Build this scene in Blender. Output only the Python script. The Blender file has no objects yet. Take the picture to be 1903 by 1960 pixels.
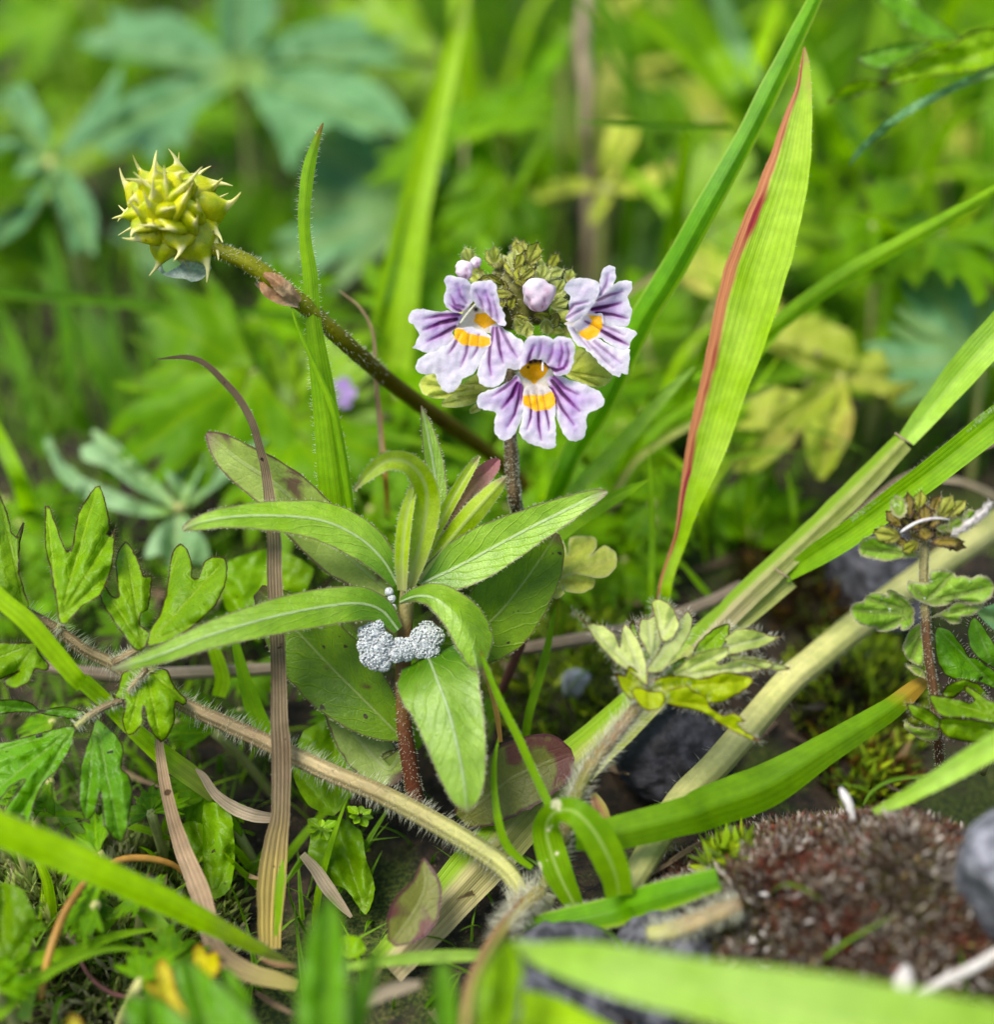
import bpy, bmesh, math, random
import numpy as np
from mathutils import Vector, Matrix, noise
from mathutils.geometry import delaunay_2d_cdt

# ---------------------------------------------------------------- camera, sky, sun, exposure
# One Blender unit is one centimetre: the whole picture is about 7 cm wide.
SC = bpy.context.scene
SC.unit_settings.system = 'METRIC'
SC.unit_settings.scale_length = 0.01
COL = SC.collection
TH = math.radians(33.0)          # camera looks down by this angle
CH = 7.2                         # camera height above the soil
HALF = 0.35                      # tan of half the horizontal field of view
CAM = Vector((0.0, -9.0, CH))
FW = Vector((0, math.cos(TH), -math.sin(TH)))
RT = Vector((1, 0, 0))
UP = Vector((0, math.sin(TH), math.cos(TH)))

cd = bpy.data.cameras.new('camera')
cam = bpy.data.objects.new('camera', cd)
COL.objects.link(cam)
cam.location = CAM
cam.rotation_euler = (math.pi / 2 - TH, 0, 0)
cd.sensor_fit = 'HORIZONTAL'
cd.sensor_width = 36.0
cd.lens = 18.0 / HALF
cd.clip_start = 0.05
cd.clip_end = 3000.0
cd.dof.use_dof = True
cd.dof.focus_distance = 9.75
cd.dof.aperture_fstop = 0.001 * cd.lens / 0.34     # aperture about 3.4 mm across
SC.camera = cam

SUN_EL, SUN_AZ = math.radians(64), math.radians(238)   # azimuth measured from +Y towards +X
world = bpy.data.worlds.new('World')
SC.world = world
world.use_nodes = True
wn = world.node_tree
bg = wn.nodes['Background']
sky = wn.nodes.new('ShaderNodeTexSky')
sky.sky_type = 'NISHITA'
sky.sun_disc = False
sky.sun_elevation = SUN_EL
sky.sun_rotation = SUN_AZ
sky.air_density = 1.0
sky.dust_density = 2.0
wn.links.new(sky.outputs[0], bg.inputs[0])
bg.inputs[1].default_value = 0.065

sd = bpy.data.lights.new('sun', 'SUN')
sd.energy = 1.5
sd.angle = math.radians(28)
sd.color = (1.0, 0.95, 0.86)
sun = bpy.data.objects.new('sun', sd)
COL.objects.link(sun)
sdir = Vector((math.sin(SUN_AZ) * math.cos(SUN_EL), math.cos(SUN_AZ) * math.cos(SUN_EL), math.sin(SUN_EL)))
sun.rotation_euler = (-sdir).to_track_quat('-Z', 'Y').to_euler()

SC.view_settings.view_transform = 'Standard'
SC.view_settings.look = 'None'
SC.view_settings.gamma = 1.0
SC.view_settings.exposure = 1.95
SC.render.engine = 'CYCLES'
SC.cycles.use_denoising = True
SC.cycles.max_bounces = 5
SC.cycles.diffuse_bounces = 2
SC.cycles.use_adaptive_sampling = True
SC.cycles.adaptive_threshold = 0.02
SC.cycles.glossy_bounces = 2
SC.cycles.transmission_bounces = 4
SC.cycles.caustics_reflective = False
SC.cycles.caustics_refractive = False

# ---------------------------------------------------------------- helpers
RNG = random.Random(7)
K0 = HALF / 951.5


def P(x, y, d):
    """A point seen at (x, y) of the 1903 x 1960 sheet, d centimetres along the view axis."""
    k = K0 * d
    return CAM + FW * d + RT * ((x - 951.5) * k) + UP * ((980 - y) * k)


def ground_d(x, y, z=0.0):
    t = (y - 980) * K0
    return (CH - z) / (math.sin(TH) + t * math.cos(TH))


def zoom(ox, oy, s):
    """converter from an enlarged crop to the 1903 x 1960 sheet, for points with any extra values"""
    def f(pts):
        return [(ox + p[0] * s, oy + p[1] * s) + tuple(p[2:]) for p in pts]
    f.s = s
    return f


Q = 1100 / 1903 * 0.6293
R1, R2, R3 = zoom(0, 0, Q), zoom(629.3, 0, Q), zoom(1210.8, 0, Q)
R4, R5, R6 = zoom(0, 629.3, Q), zoom(629.3, 629.3, Q), zoom(1210.8, 629.3, Q)
R7, R8, R9 = zoom(0, 1267.4, Q), zoom(629.3, 1267.4, Q), zoom(1210.8, 1267.4, Q)
RF = zoom(755.2, 440.5, 0.26456)
RS = zoom(188.8, 264.3, 0.17196)
RR = zoom(314.7, 786.6, 0.46296)
RY = zoom(1069.8, 1132.7, 0.24802)
RE = zoom(1604.7, 893.6, 0.29859)
RC = zoom(629.3, 1069.8, 500 / 1903 * 0.6293)
RD = zoom(0, 0, 1)


def lin(r, g, b, f=1.0):
    def c(v):
        v /= 255.0
        return (v / 12.92 if v <= 0.04045 else ((v + 0.055) / 1.055) ** 2.4) * f
    return (c(r), c(g), c(b), 1.0)


def tag(o, label=None, cat=None, group=None, kind=None):
    if label: o['label'] = label
    if cat: o['category'] = cat
    if group: o['group'] = group
    if kind: o['kind'] = kind
    return o


def empty(name, loc, label, cat, group=None):
    o = bpy.data.objects.new(name, None)
    o.empty_display_size = 0.2
    o.location = loc
    COL.objects.link(o)
    return tag(o, label, cat, group)


def mk(name, verts, faces, mat, parent=None, attrs=None, cols=None, smooth=True):
    me = bpy.data.meshes.new(name)
    off = parent.matrix_basis.translation if parent is not None else Vector((0, 0, 0))
    if parent is not None and parent.parent is not None:
        off = off + parent.parent.matrix_basis.translation
    me.from_pydata([(v[0] - off[0], v[1] - off[1], v[2] - off[2]) for v in verts], [], faces)
    if smooth:
        me.polygons.foreach_set('use_smooth', [True] * len(me.polygons))
    if attrs:
        for k, vals in attrs.items():
            a = me.attributes.new(k, 'FLOAT', 'POINT')
            a.data.foreach_set('value', np.asarray(vals, dtype=np.float32))
    if cols is not None:
        a = me.attributes.new('col', 'FLOAT_COLOR', 'POINT')
        a.data.foreach_set('color', np.asarray(cols, dtype=np.float32).ravel())
    me.update()
    o = bpy.data.objects.new(name, me)
    if mat is not None:
        me.materials.append(mat)
    COL.objects.link(o)
    if parent is not None:
        o.parent = parent
    return o


def cr(p0, p1, p2, p3, t):
    return 0.5 * ((2 * p1) + (-p0 + p2) * t + (2 * p0 - 5 * p1 + 4 * p2 - p3) * t * t + (-p0 + 3 * p1 - 3 * p2 + p3) * t ** 3)


def resample(ctrl, n):
    """Catmull-Rom through control rows, n rows out, even in arc length of the first two columns."""
    c = np.array(ctrl, float)
    c = np.vstack([2 * c[0] - c[1], c, 2 * c[-1] - c[-2]])
    out = []
    for i in range(1, len(c) - 2):
        for t in np.linspace(0, 1, 14, endpoint=False):
            out.append(cr(c[i - 1], c[i], c[i + 1], c[i + 2], t))
    out.append(c[-2])
    out = np.array(out)
    L = np.concatenate([[0], np.cumsum(np.linalg.norm(np.diff(out[:, :2], axis=0), axis=1) + 1e-6)])
    s = np.linspace(0, L[-1], n)
    return np.stack([np.interp(s, L, out[:, j]) for j in range(out.shape[1])], 1)


def ribbon(name, ctrl, mat, parent=None, fold=0.3, roll=0.0, n=36, nu=7, wob=0.0, twist=0.0, asym=0.5, arch=0.0, seed=None):
    """A leaf blade: ctrl rows are (x, y, depth, width), width in sheet pixels at that depth.
    fold > 0 makes a channel towards the viewer, fold < 0 a keel."""
    r = resample(ctrl, n)
    pts = [P(a[0], a[1], a[2]) for a in r]
    sx = RNG.random() * 50 if seed is None else seed
    V, F, au, av, ae, am = [], [], [], [], [], []
    for i in range(n):
        t = (pts[min(i + 1, n - 1)] - pts[max(i - 1, 0)]).normalized()
        view = (pts[i] - CAM).normalized()
        w = t.cross(view)
        if w.length < 1e-4: w = RT.copy()
        w.normalize()
        nrm = w.cross(t).normalized()
        ang = roll + twist * (i / (n - 1) - 0.5)
        w2 = w * math.cos(ang) + nrm * math.sin(ang)
        n2 = -w * math.sin(ang) + nrm * math.cos(ang)
        if n2.dot(view) > 0: n2 = -n2
        wid = max(r[i][3], 0.6) * K0 * r[i][2]
        for j in range(nu):
            u = j / (nu - 1)
            s = u - asym
            h = abs(s) * 2
            z = fold * wid * 0.5 * h - arch * wid * 0.5 * h * h
            z += wob * wid * noise.noise(Vector((sx + i * 0.23, u * 2.2, sx * 0.3)))
            jit = 1 + 0.05 * noise.noise(Vector((sx * 1.7 + i * 0.31, 5 * (u > 0.5), 3.1)))
            V.append(pts[i] + w2 * (s * wid * jit) + n2 * z)
            au.append(u); av.append(i / (n - 1))
            ae.append(min(u, 1 - u) * wid); am.append(abs(s) * wid)
    for i in range(n - 1):
        for j in range(nu - 1):
            a = i * nu + j
            F.append((a, a + 1, a + nu + 1, a + nu))
    return mk(name, V, F, mat, parent, {'au': au, 'av': av, 'ae': ae, 'am': am})


def tube3(name, pts, rad, mat, parent=None, ns=9, ridges=0, bump=0.0, cap=True):
    n = len(pts)
    V, F, au, av = [], [], [], []
    ref = Vector((0.3, -0.8, 0.5)).normalized()
    for i in range(n):
        t = (pts[min(i + 1, n - 1)] - pts[max(i - 1, 0)]).normalized()
        a = t.cross(ref).normalized()
        b = t.cross(a).normalized()
        for j in range(ns):
            th = 2 * math.pi * j / ns
            q = rad[i] * (1 + (0.1 * math.cos(ridges * th) if ridges else 0))
            if bump: q *= 1 + bump * noise.noise(Vector((pts[i].x * 9 + j, pts[i].y * 9, pts[i].z * 9)))
            V.append(pts[i] + a * (math.cos(th) * q) + b * (math.sin(th) * q))
            au.append(j / ns); av.append(i / max(n - 1, 1))
    for i in range(n - 1):
        for j in range(ns):
            a0 = i * ns + j; a1 = i * ns + (j + 1) % ns
            F.append((a0, a1, a1 + ns, a0 + ns))
    if cap:
        F.append(tuple(range(ns - 1, -1, -1)))
        F.append(tuple(range((n - 1) * ns, n * ns)))
    m = len(V)
    return mk(name, V, F, mat, parent, {'au': au, 'av': av, 'ae': [9] * m, 'am': [9] * m})


def tube(name, ctrl, mat, parent=None, n=40, **kw):
    """ctrl rows (x, y, depth, diameter in sheet pixels)"""
    r = resample(ctrl, n)
    pts = [P(a[0], a[1], a[2]) for a in r]
    o = tube3(name, pts, [max(a[3], 0.5) * 0.5 * K0 * a[2] for a in r], mat, parent, **kw)
    return o, pts, [max(a[3], 0.5) * 0.5 * K0 * a[2] for a in r]


def hair_mesh(name, hairs, mat, parent):
    """hairs: (root, direction with length, base radius, bend vector)"""
    V, F = [], []
    for p, d, r, b in hairs:
        L = d.length
        if L < 1e-6: continue
        t = d / L
        a = t.orthogonal().normalized()
        c = t.cross(a)
        m = p + d * 0.55 + b * 0.3
        e = p + d + b
        k = len(V)
        for q, s in ((p, 1.0), (m, 0.7)):
            for j in range(3):
                th = j * 2.0944
                V.append(q + (a * math.cos(th) + c * math.sin(th)) * (r * s))
        V.append(e)
        for j in range(3):
            j2 = (j + 1) % 3
            F.append((k + j, k + j2, k + 3 + j2, k + 3 + j))
            F.append((k + 3 + j, k + 3 + j2, k + 6))
    o = mk(name, V, F, mat, parent)
    o['kind'] = 'stuff'
    return o


def tube_hairs(pts, rad, count, length, mat, parent, lean=0.2, r=0.0022, name='hairs', t0=0.0, t1=1.0, jitter=0.35):
    hs = []
    n = len(pts)
    for _ in range(count):
        f = RNG.uniform(t0, t1) * (n - 1)
        i = min(int(f), n - 2)
        p = pts[i].lerp(pts[i + 1], f - i)
        t = (pts[i + 1] - pts[i]).normalized()
        a = t.orthogonal().normalized()
        a.rotate(Matrix.Rotation(RNG.uniform(0, 6.283), 3, t))
        d = (a + t * (lean + RNG.uniform(-jitter, jitter))).normalized()
        L = length * RNG.uniform(0.45, 1.25)
        hs.append((p + a * rad[i] * 0.95, d * L, r * RNG.uniform(0.7, 1.2), Vector((RNG.uniform(-.15, .15), RNG.uniform(-.15, .15), RNG.uniform(-.2, .1))) * L))
    return hair_mesh(name, hs, mat, parent)


def closed_curve(pts, step, jitter=0.0):
    c = np.array([p[:2] for p in pts], float)
    n = len(c)
    out = []
    for i in range(n):
        p0, p1, p2, p3 = c[i - 1], c[i], c[(i + 1) % n], c[(i + 2) % n]
        m = max(1, int(np.linalg.norm(p2 - p1) / step))
        # softened tangents keep narrow notches from overshooting
        for t in np.linspace(0, 1, m, endpoint=False):
            q = cr(p0, p1, p2, p3, t) * 0.65 + (p1 + (p2 - p1) * t) * 0.35
            out.append(q)
    out = np.array(out)
    if jitter:
        for i in range(len(out)):
            out[i] += (noise.noise(Vector((out[i][0] * 0.11, out[i][1] * 0.11, 0.3))) * jitter,
                       noise.noise(Vector((out[i][0] * 0.11, out[i][1] * 0.11, 7.3))) * jitter)
    return out


def seg_dist(px, py, a, b):
    ax, ay = a; bx, by = b
    dx, dy = bx - ax, by - ay
    L = dx * dx + dy * dy + 1e-9
    t = np.clip(((px - ax) * dx + (py - ay) * dy) / L, 0, 1)
    return np.hypot(px - ax - t * dx, py - ay - t * dy), t


def poly_dist(px, py, pts):
    best = np.full(px.shape, 1e9)
    par = np.zeros(px.shape)
    n = len(pts) - 1
    for i in range(n):
        d, t = seg_dist(px, py, pts[i], pts[i + 1])
        m = d < best
        best[m] = d[m]; par[m] = (i + t[m]) / n
    return best, par


def in_poly(px, py, poly):
    r = np.zeros(px.shape, bool)
    n = len(poly)
    for i in range(n):
        x1, y1 = poly[i][:2]; x2, y2 = poly[(i + 1) % n][:2]
        c = ((y1 > py) != (y2 > py)) & (px < (x2 - x1) * (py - y1) / ((y2 - y1) + 1e-12) + x1)
        r ^= c
    return r


def sheet(pts, step, jitter=0.0):
    """triangulate an outline: returns arrays of 2d points, faces and the outline"""
    ol = closed_curve(pts, step, jitter)
    x0, y0 = ol.min(0); x1, y1 = ol.max(0)
    gx, gy = [], []
    row = 0
    y = y0
    while y < y1:
        x = x0 + (step * 0.5 if row % 2 else 0)
        while x < x1:
            gx.append(x + RNG.uniform(-.2, .2) * step); gy.append(y + RNG.uniform(-.2, .2) * step)
            x += step
        y += step * 0.87; row += 1
    gx, gy = np.array(gx), np.array(gy)
    ins = in_poly(gx, gy, ol)
    gx, gy = gx[ins], gy[ins]
    dist = np.full(gx.shape, 1e9)
    for i in range(len(ol)):
        d = np.hypot(gx - ol[i][0], gy - ol[i][1])
        dist = np.minimum(dist, d)
    ok = dist > step * 0.55
    vs = [Vector((a, b)) for a, b in ol] + [Vector((a, b)) for a, b in zip(gx[ok], gy[ok])]
    m = len(ol)
    r = delaunay_2d_cdt(vs, [(i, (i + 1) % m) for i in range(m)], [], 1, 1e-4)
    v2 = np.array([(v.x, v.y) for v in r[0]])
    return v2, [tuple(f) for f in r[2]], ol


def edge_dist(v2, ol):
    d = np.full(len(v2), 1e9)
    m = len(ol)
    for i in range(m):
        q, _ = seg_dist(v2[:, 0], v2[:, 1], ol[i], ol[(i + 1) % m])
        d = np.minimum(d, q)
    return d


def traced(name, pts, d0, mat, parent=None, gx=0.0, gy=0.0, cup=0.0, fold=0.0, wob=0.02, curl=0.0, step=6,
           base=None, tips=None, jitter=1.5, colfn=None, radial=None, seed=0.0, hair=None, hair_n=0, hair_len=0.06, hair_mat=None):
    """A lobed leaf or petal with its own outline, lying on a tilted, cupped and folded surface.
    gx, gy: depth gained per 100 sheet pixels; base, tips: the veins."""
    v2, faces, ol = sheet(pts, step, jitter)
    e = edge_dist(v2, ol)
    k = K0 * d0
    cx, cy = ol.mean(0) if base is None else base
    mx, my = ol.mean(0)
    R = np.max(np.hypot(v2[:, 0] - mx, v2[:, 1] - my))
    m = np.full(len(v2), 1e3)
    av = np.clip(np.hypot(v2[:, 0] - cx, v2[:, 1] - cy) / (np.max(np.hypot(v2[:, 0] - cx, v2[:, 1] - cy)) + 1e-6), 0, 1)
    if tips:
        for tp in tips:
            b0 = base if base is not None else (mx, my)
            q, t = poly_dist(v2[:, 0], v2[:, 1], [b0, tp])
            m = np.minimum(m, q * (1 + 0.5 * t))
    dd = gx * (v2[:, 0] - mx) / 100 + gy * (v2[:, 1] - my) / 100
    dd = dd + cup * (np.hypot(v2[:, 0] - mx, v2[:, 1] - my) / R) ** 2
    dd = dd - fold * np.minimum(m / 25.0, 1.2) * (m < 900)
    dd = dd + curl * np.exp(-e / 6.0)
    if radial is not None:
        dd = dd + radial(v2[:, 0], v2[:, 1])
    s = seed + d0 * 3.7 + mx * 0.013
    dd = dd + np.array([noise.noise(Vector((a * 0.022, b * 0.022, s))) + 0.4 * noise.noise(Vector((a * 0.07, b * 0.07, s + 4))) for a, b in v2]) * wob
    V = [P(a, b, d0 + z) for (a, b), z in zip(v2, dd)]
    # faces must look at the camera
    F = []
    for f in faces:
        a, b, c = (V[i] for i in f[:3])
        nrm = (b - a).cross(c - a)
        F.append(f if nrm.dot(a - CAM) < 0 else f[::-1])
    cols = colfn(v2[:, 0], v2[:, 1], e) if colfn else None
    o = mk(name, V, F, mat, parent, {'au': (v2[:, 0] - mx) / (2 * R) + 0.5, 'av': av, 'ae': e * k, 'am': m * k}, cols)
    if hair_n:
        hs = []
        ctr = P(mx, my, d0)
        pl = len(ol)
        dvals = gx * (ol[:, 0] - mx) / 100 + gy * (ol[:, 1] - my) / 100 + cup * (np.hypot(ol[:, 0] - mx, ol[:, 1] - my) / R) ** 2 + curl
        if radial is not None: dvals = dvals + radial(ol[:, 0], ol[:, 1])
        idx = np.random.RandomState(int(abs(mx + my)) % 9999)
        # nearest sheet vertex for every outline point keeps the hairs rooted on the leaf
        for _ in range(hair_n):
            i = idx.randint(pl)
            j = int(np.argmin(np.hypot(v2[:, 0] - ol[i][0], v2[:, 1] - ol[i][1])))
            p = V[j]
            tx, ty = ol[(i + 1) % pl] - ol[i - 1]
            nl = math.hypot(tx, ty) + 1e-6
            ox, oy = ty / nl, -tx / nl
            q = in_poly(np.array([ol[i][0] + ox * 3]), np.array([ol[i][1] + oy * 3]), ol)[0]
            if q: ox, oy = -ox, -oy
            dv = RT * ox - UP * oy + (p - ctr).normalized() * 0.5 + Vector((RNG.uniform(-.4, .4), RNG.uniform(-.5, .3), RNG.uniform(-.4, .4)))
            L = hair_len * RNG.uniform(0.4, 1.2)
            hs.append((p, dv.normalized() * L, 0.0011, Vector((RNG.uniform(-.2, .2), 0, RNG.uniform(-.1, .2))) * L))
        hair_mesh('hairs', hs, hair_mat, o)
    return o


# ---------------------------------------------------------------- materials
class NT:
    def __init__(self, name):
        self.m = bpy.data.materials.new(name)
        self.m.use_nodes = True
        self.t = self.m.node_tree
        self.t.nodes.clear()
        self.out = self.t.nodes.new('ShaderNodeOutputMaterial')

    def n(self, ty, **kw):
        q = self.t.nodes.new('ShaderNode' + ty)
        for k, v in kw.items():
            if hasattr(q, k): setattr(q, k, v)
            else: q.inputs[k.replace('_', ' ')].default_value = v
        return q

    def l(self, a, b): self.t.links.new(a, b)

    def attr(self, name):
        return self.n('Attribute', attribute_name=name)

    def math(self, op, a, b=None, clamp=False):
        q = self.n('Math', operation=op, use_clamp=clamp)
        for i, v in enumerate((a, b)):
            if v is None: continue
            if isinstance(v, (int, float)): q.inputs[i].default_value = v
            else: self.l(v, q.inputs[i])
        return q.outputs[0]

    def ramp(self, v, a, b, c=0.0, d=1.0):
        q = self.n('MapRange', interpolation_type='SMOOTHSTEP')
        self.l(v, q.inputs[0])
        for i, x in enumerate((a, b, c, d)): q.inputs[i + 1].default_value = x
        return q.outputs[0]

    def mix(self, f, a, b, blend='MIX'):
        q = self.n('Mix', data_type='RGBA', blend_type=blend)
        for i, v in ((0, f), (6, a), (7, b)):
            if isinstance(v, (int, float)): q.inputs[i].default_value = v
            elif isinstance(v, tuple): q.inputs[i].default_value = v
            else: self.l(v, q.inputs[i])
        return q.outputs[2]

    def noise(self, scale, vec, detail=2.0, dist=0.0):
        q = self.n('TexNoise')
        q.inputs['Scale'].default_value = scale
        q.inputs['Detail'].default_value = detail
        q.inputs['Distortion'].default_value = dist
        self.l(vec, q.inputs['Vector'])
        return q.outputs[0]

    def coords(self):
        tc = self.n('TexCoord')
        oi = self.n('ObjectInfo')
        add = self.n('VectorMath', operation='ADD')
        mul = self.n('VectorMath', operation='SCALE')
        cmb = self.n('CombineXYZ')
        for i in range(3): self.l(oi.outputs['Random'], cmb.inputs[i])
        self.l(cmb.outputs[0], mul.inputs[0]); mul.inputs['Scale'].default_value = 37.0
        self.l(tc.outputs['Object'], add.inputs[0]); self.l(mul.outputs[0], add.inputs[1])
        return add.outputs[0], oi.outputs['Random']

    def leaf(self, col, rough, trans, height=None, bump=0.0, spec=0.35, tcol=None, coat=0.0):
        p = self.n('BsdfPrincipled')
        self.l(col, p.inputs['Base Color'])
        p.inputs['Roughness'].default_value = rough
        p.inputs['Specular IOR Level'].default_value = spec
        tr = self.n('BsdfTranslucent')
        tc = self.mix(1.0, col, tcol or (1.2, 1.25, 0.7, 1), 'MULTIPLY')
        self.l(tc, tr.inputs[0])
        mx = self.n('MixShader')
        mx.inputs[0].default_value = trans
        self.l(p.outputs[0], mx.inputs[1]); self.l(tr.outputs[0], mx.inputs[2])
        if height is not None and bump:
            b = self.n('Bump')
            b.inputs['Strength'].default_value = bump
            b.inputs['Distance'].default_value = 0.02
            self.l(height, b.inputs['Height'])
            self.l(b.outputs[0], p.inputs['Normal']); self.l(b.outputs[0], tr.inputs['Normal'])
        self.l(mx.outputs[0], self.out.inputs[0])
        return self.m


def leafmat(name, c1, c2, mid=None, mid_w=0.012, mid_s=0.8, edge=None, edge_w=0.012, edge_s=0.9, tip=None, tip_a=0.75, tip_b=1.0,
            base=None, base_b=0.25, spots=None, spot_scale=6.0, spot_t=0.62, spot_w=0.14, spots2=None, stripes=0, stripe_amt=0.16, side=None,
            rough=0.42, trans=0.42, spec=0.22, bump=0.5, grain=60.0, vary=0.18, scale=2.2, cellb=0.16, tcol=None, sat=1.1, val=1.0, hue=.483, chevron=0):
    t = NT(name)
    vec, rnd = t.coords()
    col = t.mix(t.ramp(t.noise(scale, vec, 3), 0.32, 0.68), c1, c2)
    fine = t.noise(grain, vec, 2)
    med = t.noise(12.0, vec, 3)
    col = t.mix(0.55, col, t.mix(t.ramp(med, 0.3, 0.7), (0.82, 0.84, 0.8, 1), (1.18, 1.15, 1.15, 1)), 'MULTIPLY')
    col = t.mix(0.18 if stripes else 0.5, col, t.mix(t.ramp(fine, 0.3, 0.7), (0.86, 0.86, 0.86, 1), (1.14, 1.14, 1.14, 1)), 'MULTIPLY')
    av = t.attr('av').outputs['Fac']
    au = t.attr('au').outputs['Fac']
    am = t.attr('am').outputs['Fac']
    ae = t.attr('ae').outputs['Fac']
    big = t.noise(4.0, vec, 2)
    avn = t.math('ADD', av, t.math('MULTIPLY', t.math('SUBTRACT', big, 0.5), 0.18))
    height = t.math('MULTIPLY', fine, 0.1 if stripes else 0.35)
    if base: col = t.mix(t.ramp(avn, 0.0, base_b, 1.0, 0.0), col, base)
    if tip: col = t.mix(t.ramp(avn, tip_a, tip_b), col, tip)
    for sc_ in ([side] if isinstance(side, tuple) else (side or [])):   # (colour, u where it starts, u where it ends)
        un = t.math('ADD', au, t.math('MULTIPLY', t.math('SUBTRACT', big, 0.5), 0.12))
        sf = t.ramp(un, sc_[1], sc_[2])
        if len(sc_) > 3:   # a band that ends again and comes and goes along the blade
            sf = t.math('MULTIPLY', sf, t.ramp(un, sc_[3], sc_[3] + .05, 1.0, 0.0))
            sf = t.math('MULTIPLY', sf, t.ramp(t.noise(1.3, vec, 2), .42, .58))
        col = t.mix(sf, col, sc_[0])
    if stripes:
        sw = t.math('SINE', t.math('MULTIPLY', au, stripes * 6.2832))
        sw2 = t.math('SINE', t.math('MULTIPLY', au, stripes * 2.63 * 6.2832))
        sv = t.math('ADD', t.math('MULTIPLY', sw, 0.6), t.math('MULTIPLY', sw2, 0.4))
        lo, hi = 1 - stripe_amt, 1 + stripe_amt
        col = t.mix(1.0, col, t.mix(t.ramp(sv, -0.9, 0.9), (lo, lo, lo, 1), (hi, hi, hi, 1)), 'MULTIPLY')
        height = t.math('ADD', height, t.math('MULTIPLY', sv, 0.5))
    if chevron:   # side veins leaving the midrib at a slant
        off = t.math('ABSOLUTE', t.math('SUBTRACT', au, 0.5))
        ph = t.math('SUBTRACT', t.math('MULTIPLY', avn, chevron), t.math('MULTIPLY', off, 5.0))
        cv = t.ramp(t.math('SINE', t.math('MULTIPLY', ph, 6.2832)), .86, 1.0)
        col = t.mix(t.math('MULTIPLY', cv, .16), col, (min(c2[0] * 1.6, 1), min(c2[1] * 1.35, 1), min(c2[2] * 1.8, 1), 1))
        height = t.math('SUBTRACT', height, t.math('MULTIPLY', cv, .5))
        blot = t.noise(5.5, vec, 4, .4)
        col = t.mix(.8, col, t.mix(t.ramp(blot, .3, .7), (.8, .86, .72, 1), (1.14, 1.1, 1.2, 1)), 'MULTIPLY')
        height = t.math('ADD', height, t.math('MULTIPLY', blot, .9))
    if cellb:
        vo = t.n('TexVoronoi', feature='DISTANCE_TO_EDGE')
        vo.inputs['Scale'].default_value = 9.0
        t.l(vec, vo.inputs['Vector'])
        vv = t.ramp(vo.outputs['Distance'], 0.0, 0.09)
        height = t.math('ADD', height, t.math('MULTIPLY', vv, cellb * 0.8))
        if not stripes:
            col = t.mix(t.math('MULTIPLY', t.math('SUBTRACT', 1.0, vv), 0.22 * cellb), col, (min(c2[0] * 1.7, 1), min(c2[1] * 1.5, 1), c2[2] * 1.6, 1))
    if mid:
        mf = t.ramp(am, mid_w * 0.35, mid_w, 1.0, 0.0)
        mf = t.math('MULTIPLY', mf, t.ramp(av, 0.75, 1.0, mid_s, mid_s * 0.4))
        col = t.mix(mf, col, mid)
        height = t.math('SUBTRACT', height, t.math('MULTIPLY', mf, 0.8))
    if spots:
        sp = t.ramp(t.noise(spot_scale, vec, 4, 0.6), spot_t, spot_t + spot_w)
        col = t.mix(t.math('MULTIPLY', sp, 0.85), col, spots)
    if spots2:
        sp = t.ramp(t.noise(spots2[1], vec, 2), spots2[2], spots2[2] + 0.03)
        col = t.mix(t.math('MULTIPLY', sp, 0.9), col, spots2[0])
    if edge:
        en = t.math('ADD', ae, t.math('MULTIPLY', t.math('SUBTRACT', med, 0.5), edge_w * 1.2))
        col = t.mix(t.ramp(en, edge_w * 0.3, edge_w, edge_s, 0.0), col, edge)
    if vary:
        col = t.mix(1.0, col, t.mix(rnd, (1 - vary, 1 - vary, 1 - vary, 1), (1 + vary, 1 + vary * 0.8, 1 + vary * 0.4, 1)), 'MULTIPLY')
    hs_ = t.n('HueSaturation')
    hs_.inputs['Saturation'].default_value = sat
    green = c1[1] > 1.12 * c1[0] and c1[1] > 1.3 * c1[2]
    hs_.inputs['Hue'].default_value = hue if green else 0.5
    hs_.inputs['Value'].default_value = val
    t.l(col, hs_.inputs['Color'])
    return t.leaf(hs_.outputs[0], rough, trans, height, bump, spec, tcol)


def plain(name, c1, c2, scale=8.0, rough=0.6, trans=0.0, spec=0.3, bump=0.4, detail=4, grain=50):
    t = NT(name)
    vec, rnd = t.coords()
    n1 = t.noise(scale, vec, detail)
    col = t.mix(t.ramp(n1, 0.35, 0.65), c1, c2)
    fine = t.noise(grain, vec, 2)
    col = t.mix(0.6, col, t.mix(t.ramp(fine, 0.3, 0.7), (0.75, 0.75, 0.75, 1), (1.25, 1.25, 1.25, 1)), 'MULTIPLY')
    return t.leaf(col, rough, trans, t.math('ADD', n1, t.math('MULTIPLY', fine, 0.5)), bump, spec, (1.1, 1.1, 1, 1))


def colmat(name, rough=0.5, trans=0.3, spec=0.3, bump=0.2, grain=70, tcol=(1, 1, 1, 1)):
    t = NT(name)
    vec, rnd = t.coords()
    fine = t.noise(grain, vec, 2)
    col = t.mix(0.35, t.attr('col').outputs['Color'], t.mix(t.ramp(fine, 0.3, 0.7), (0.85, 0.85, 0.85, 1), (1.12, 1.12, 1.12, 1)), 'MULTIPLY')
    return t.leaf(col, rough, trans, fine, bump, spec, tcol)


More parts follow.
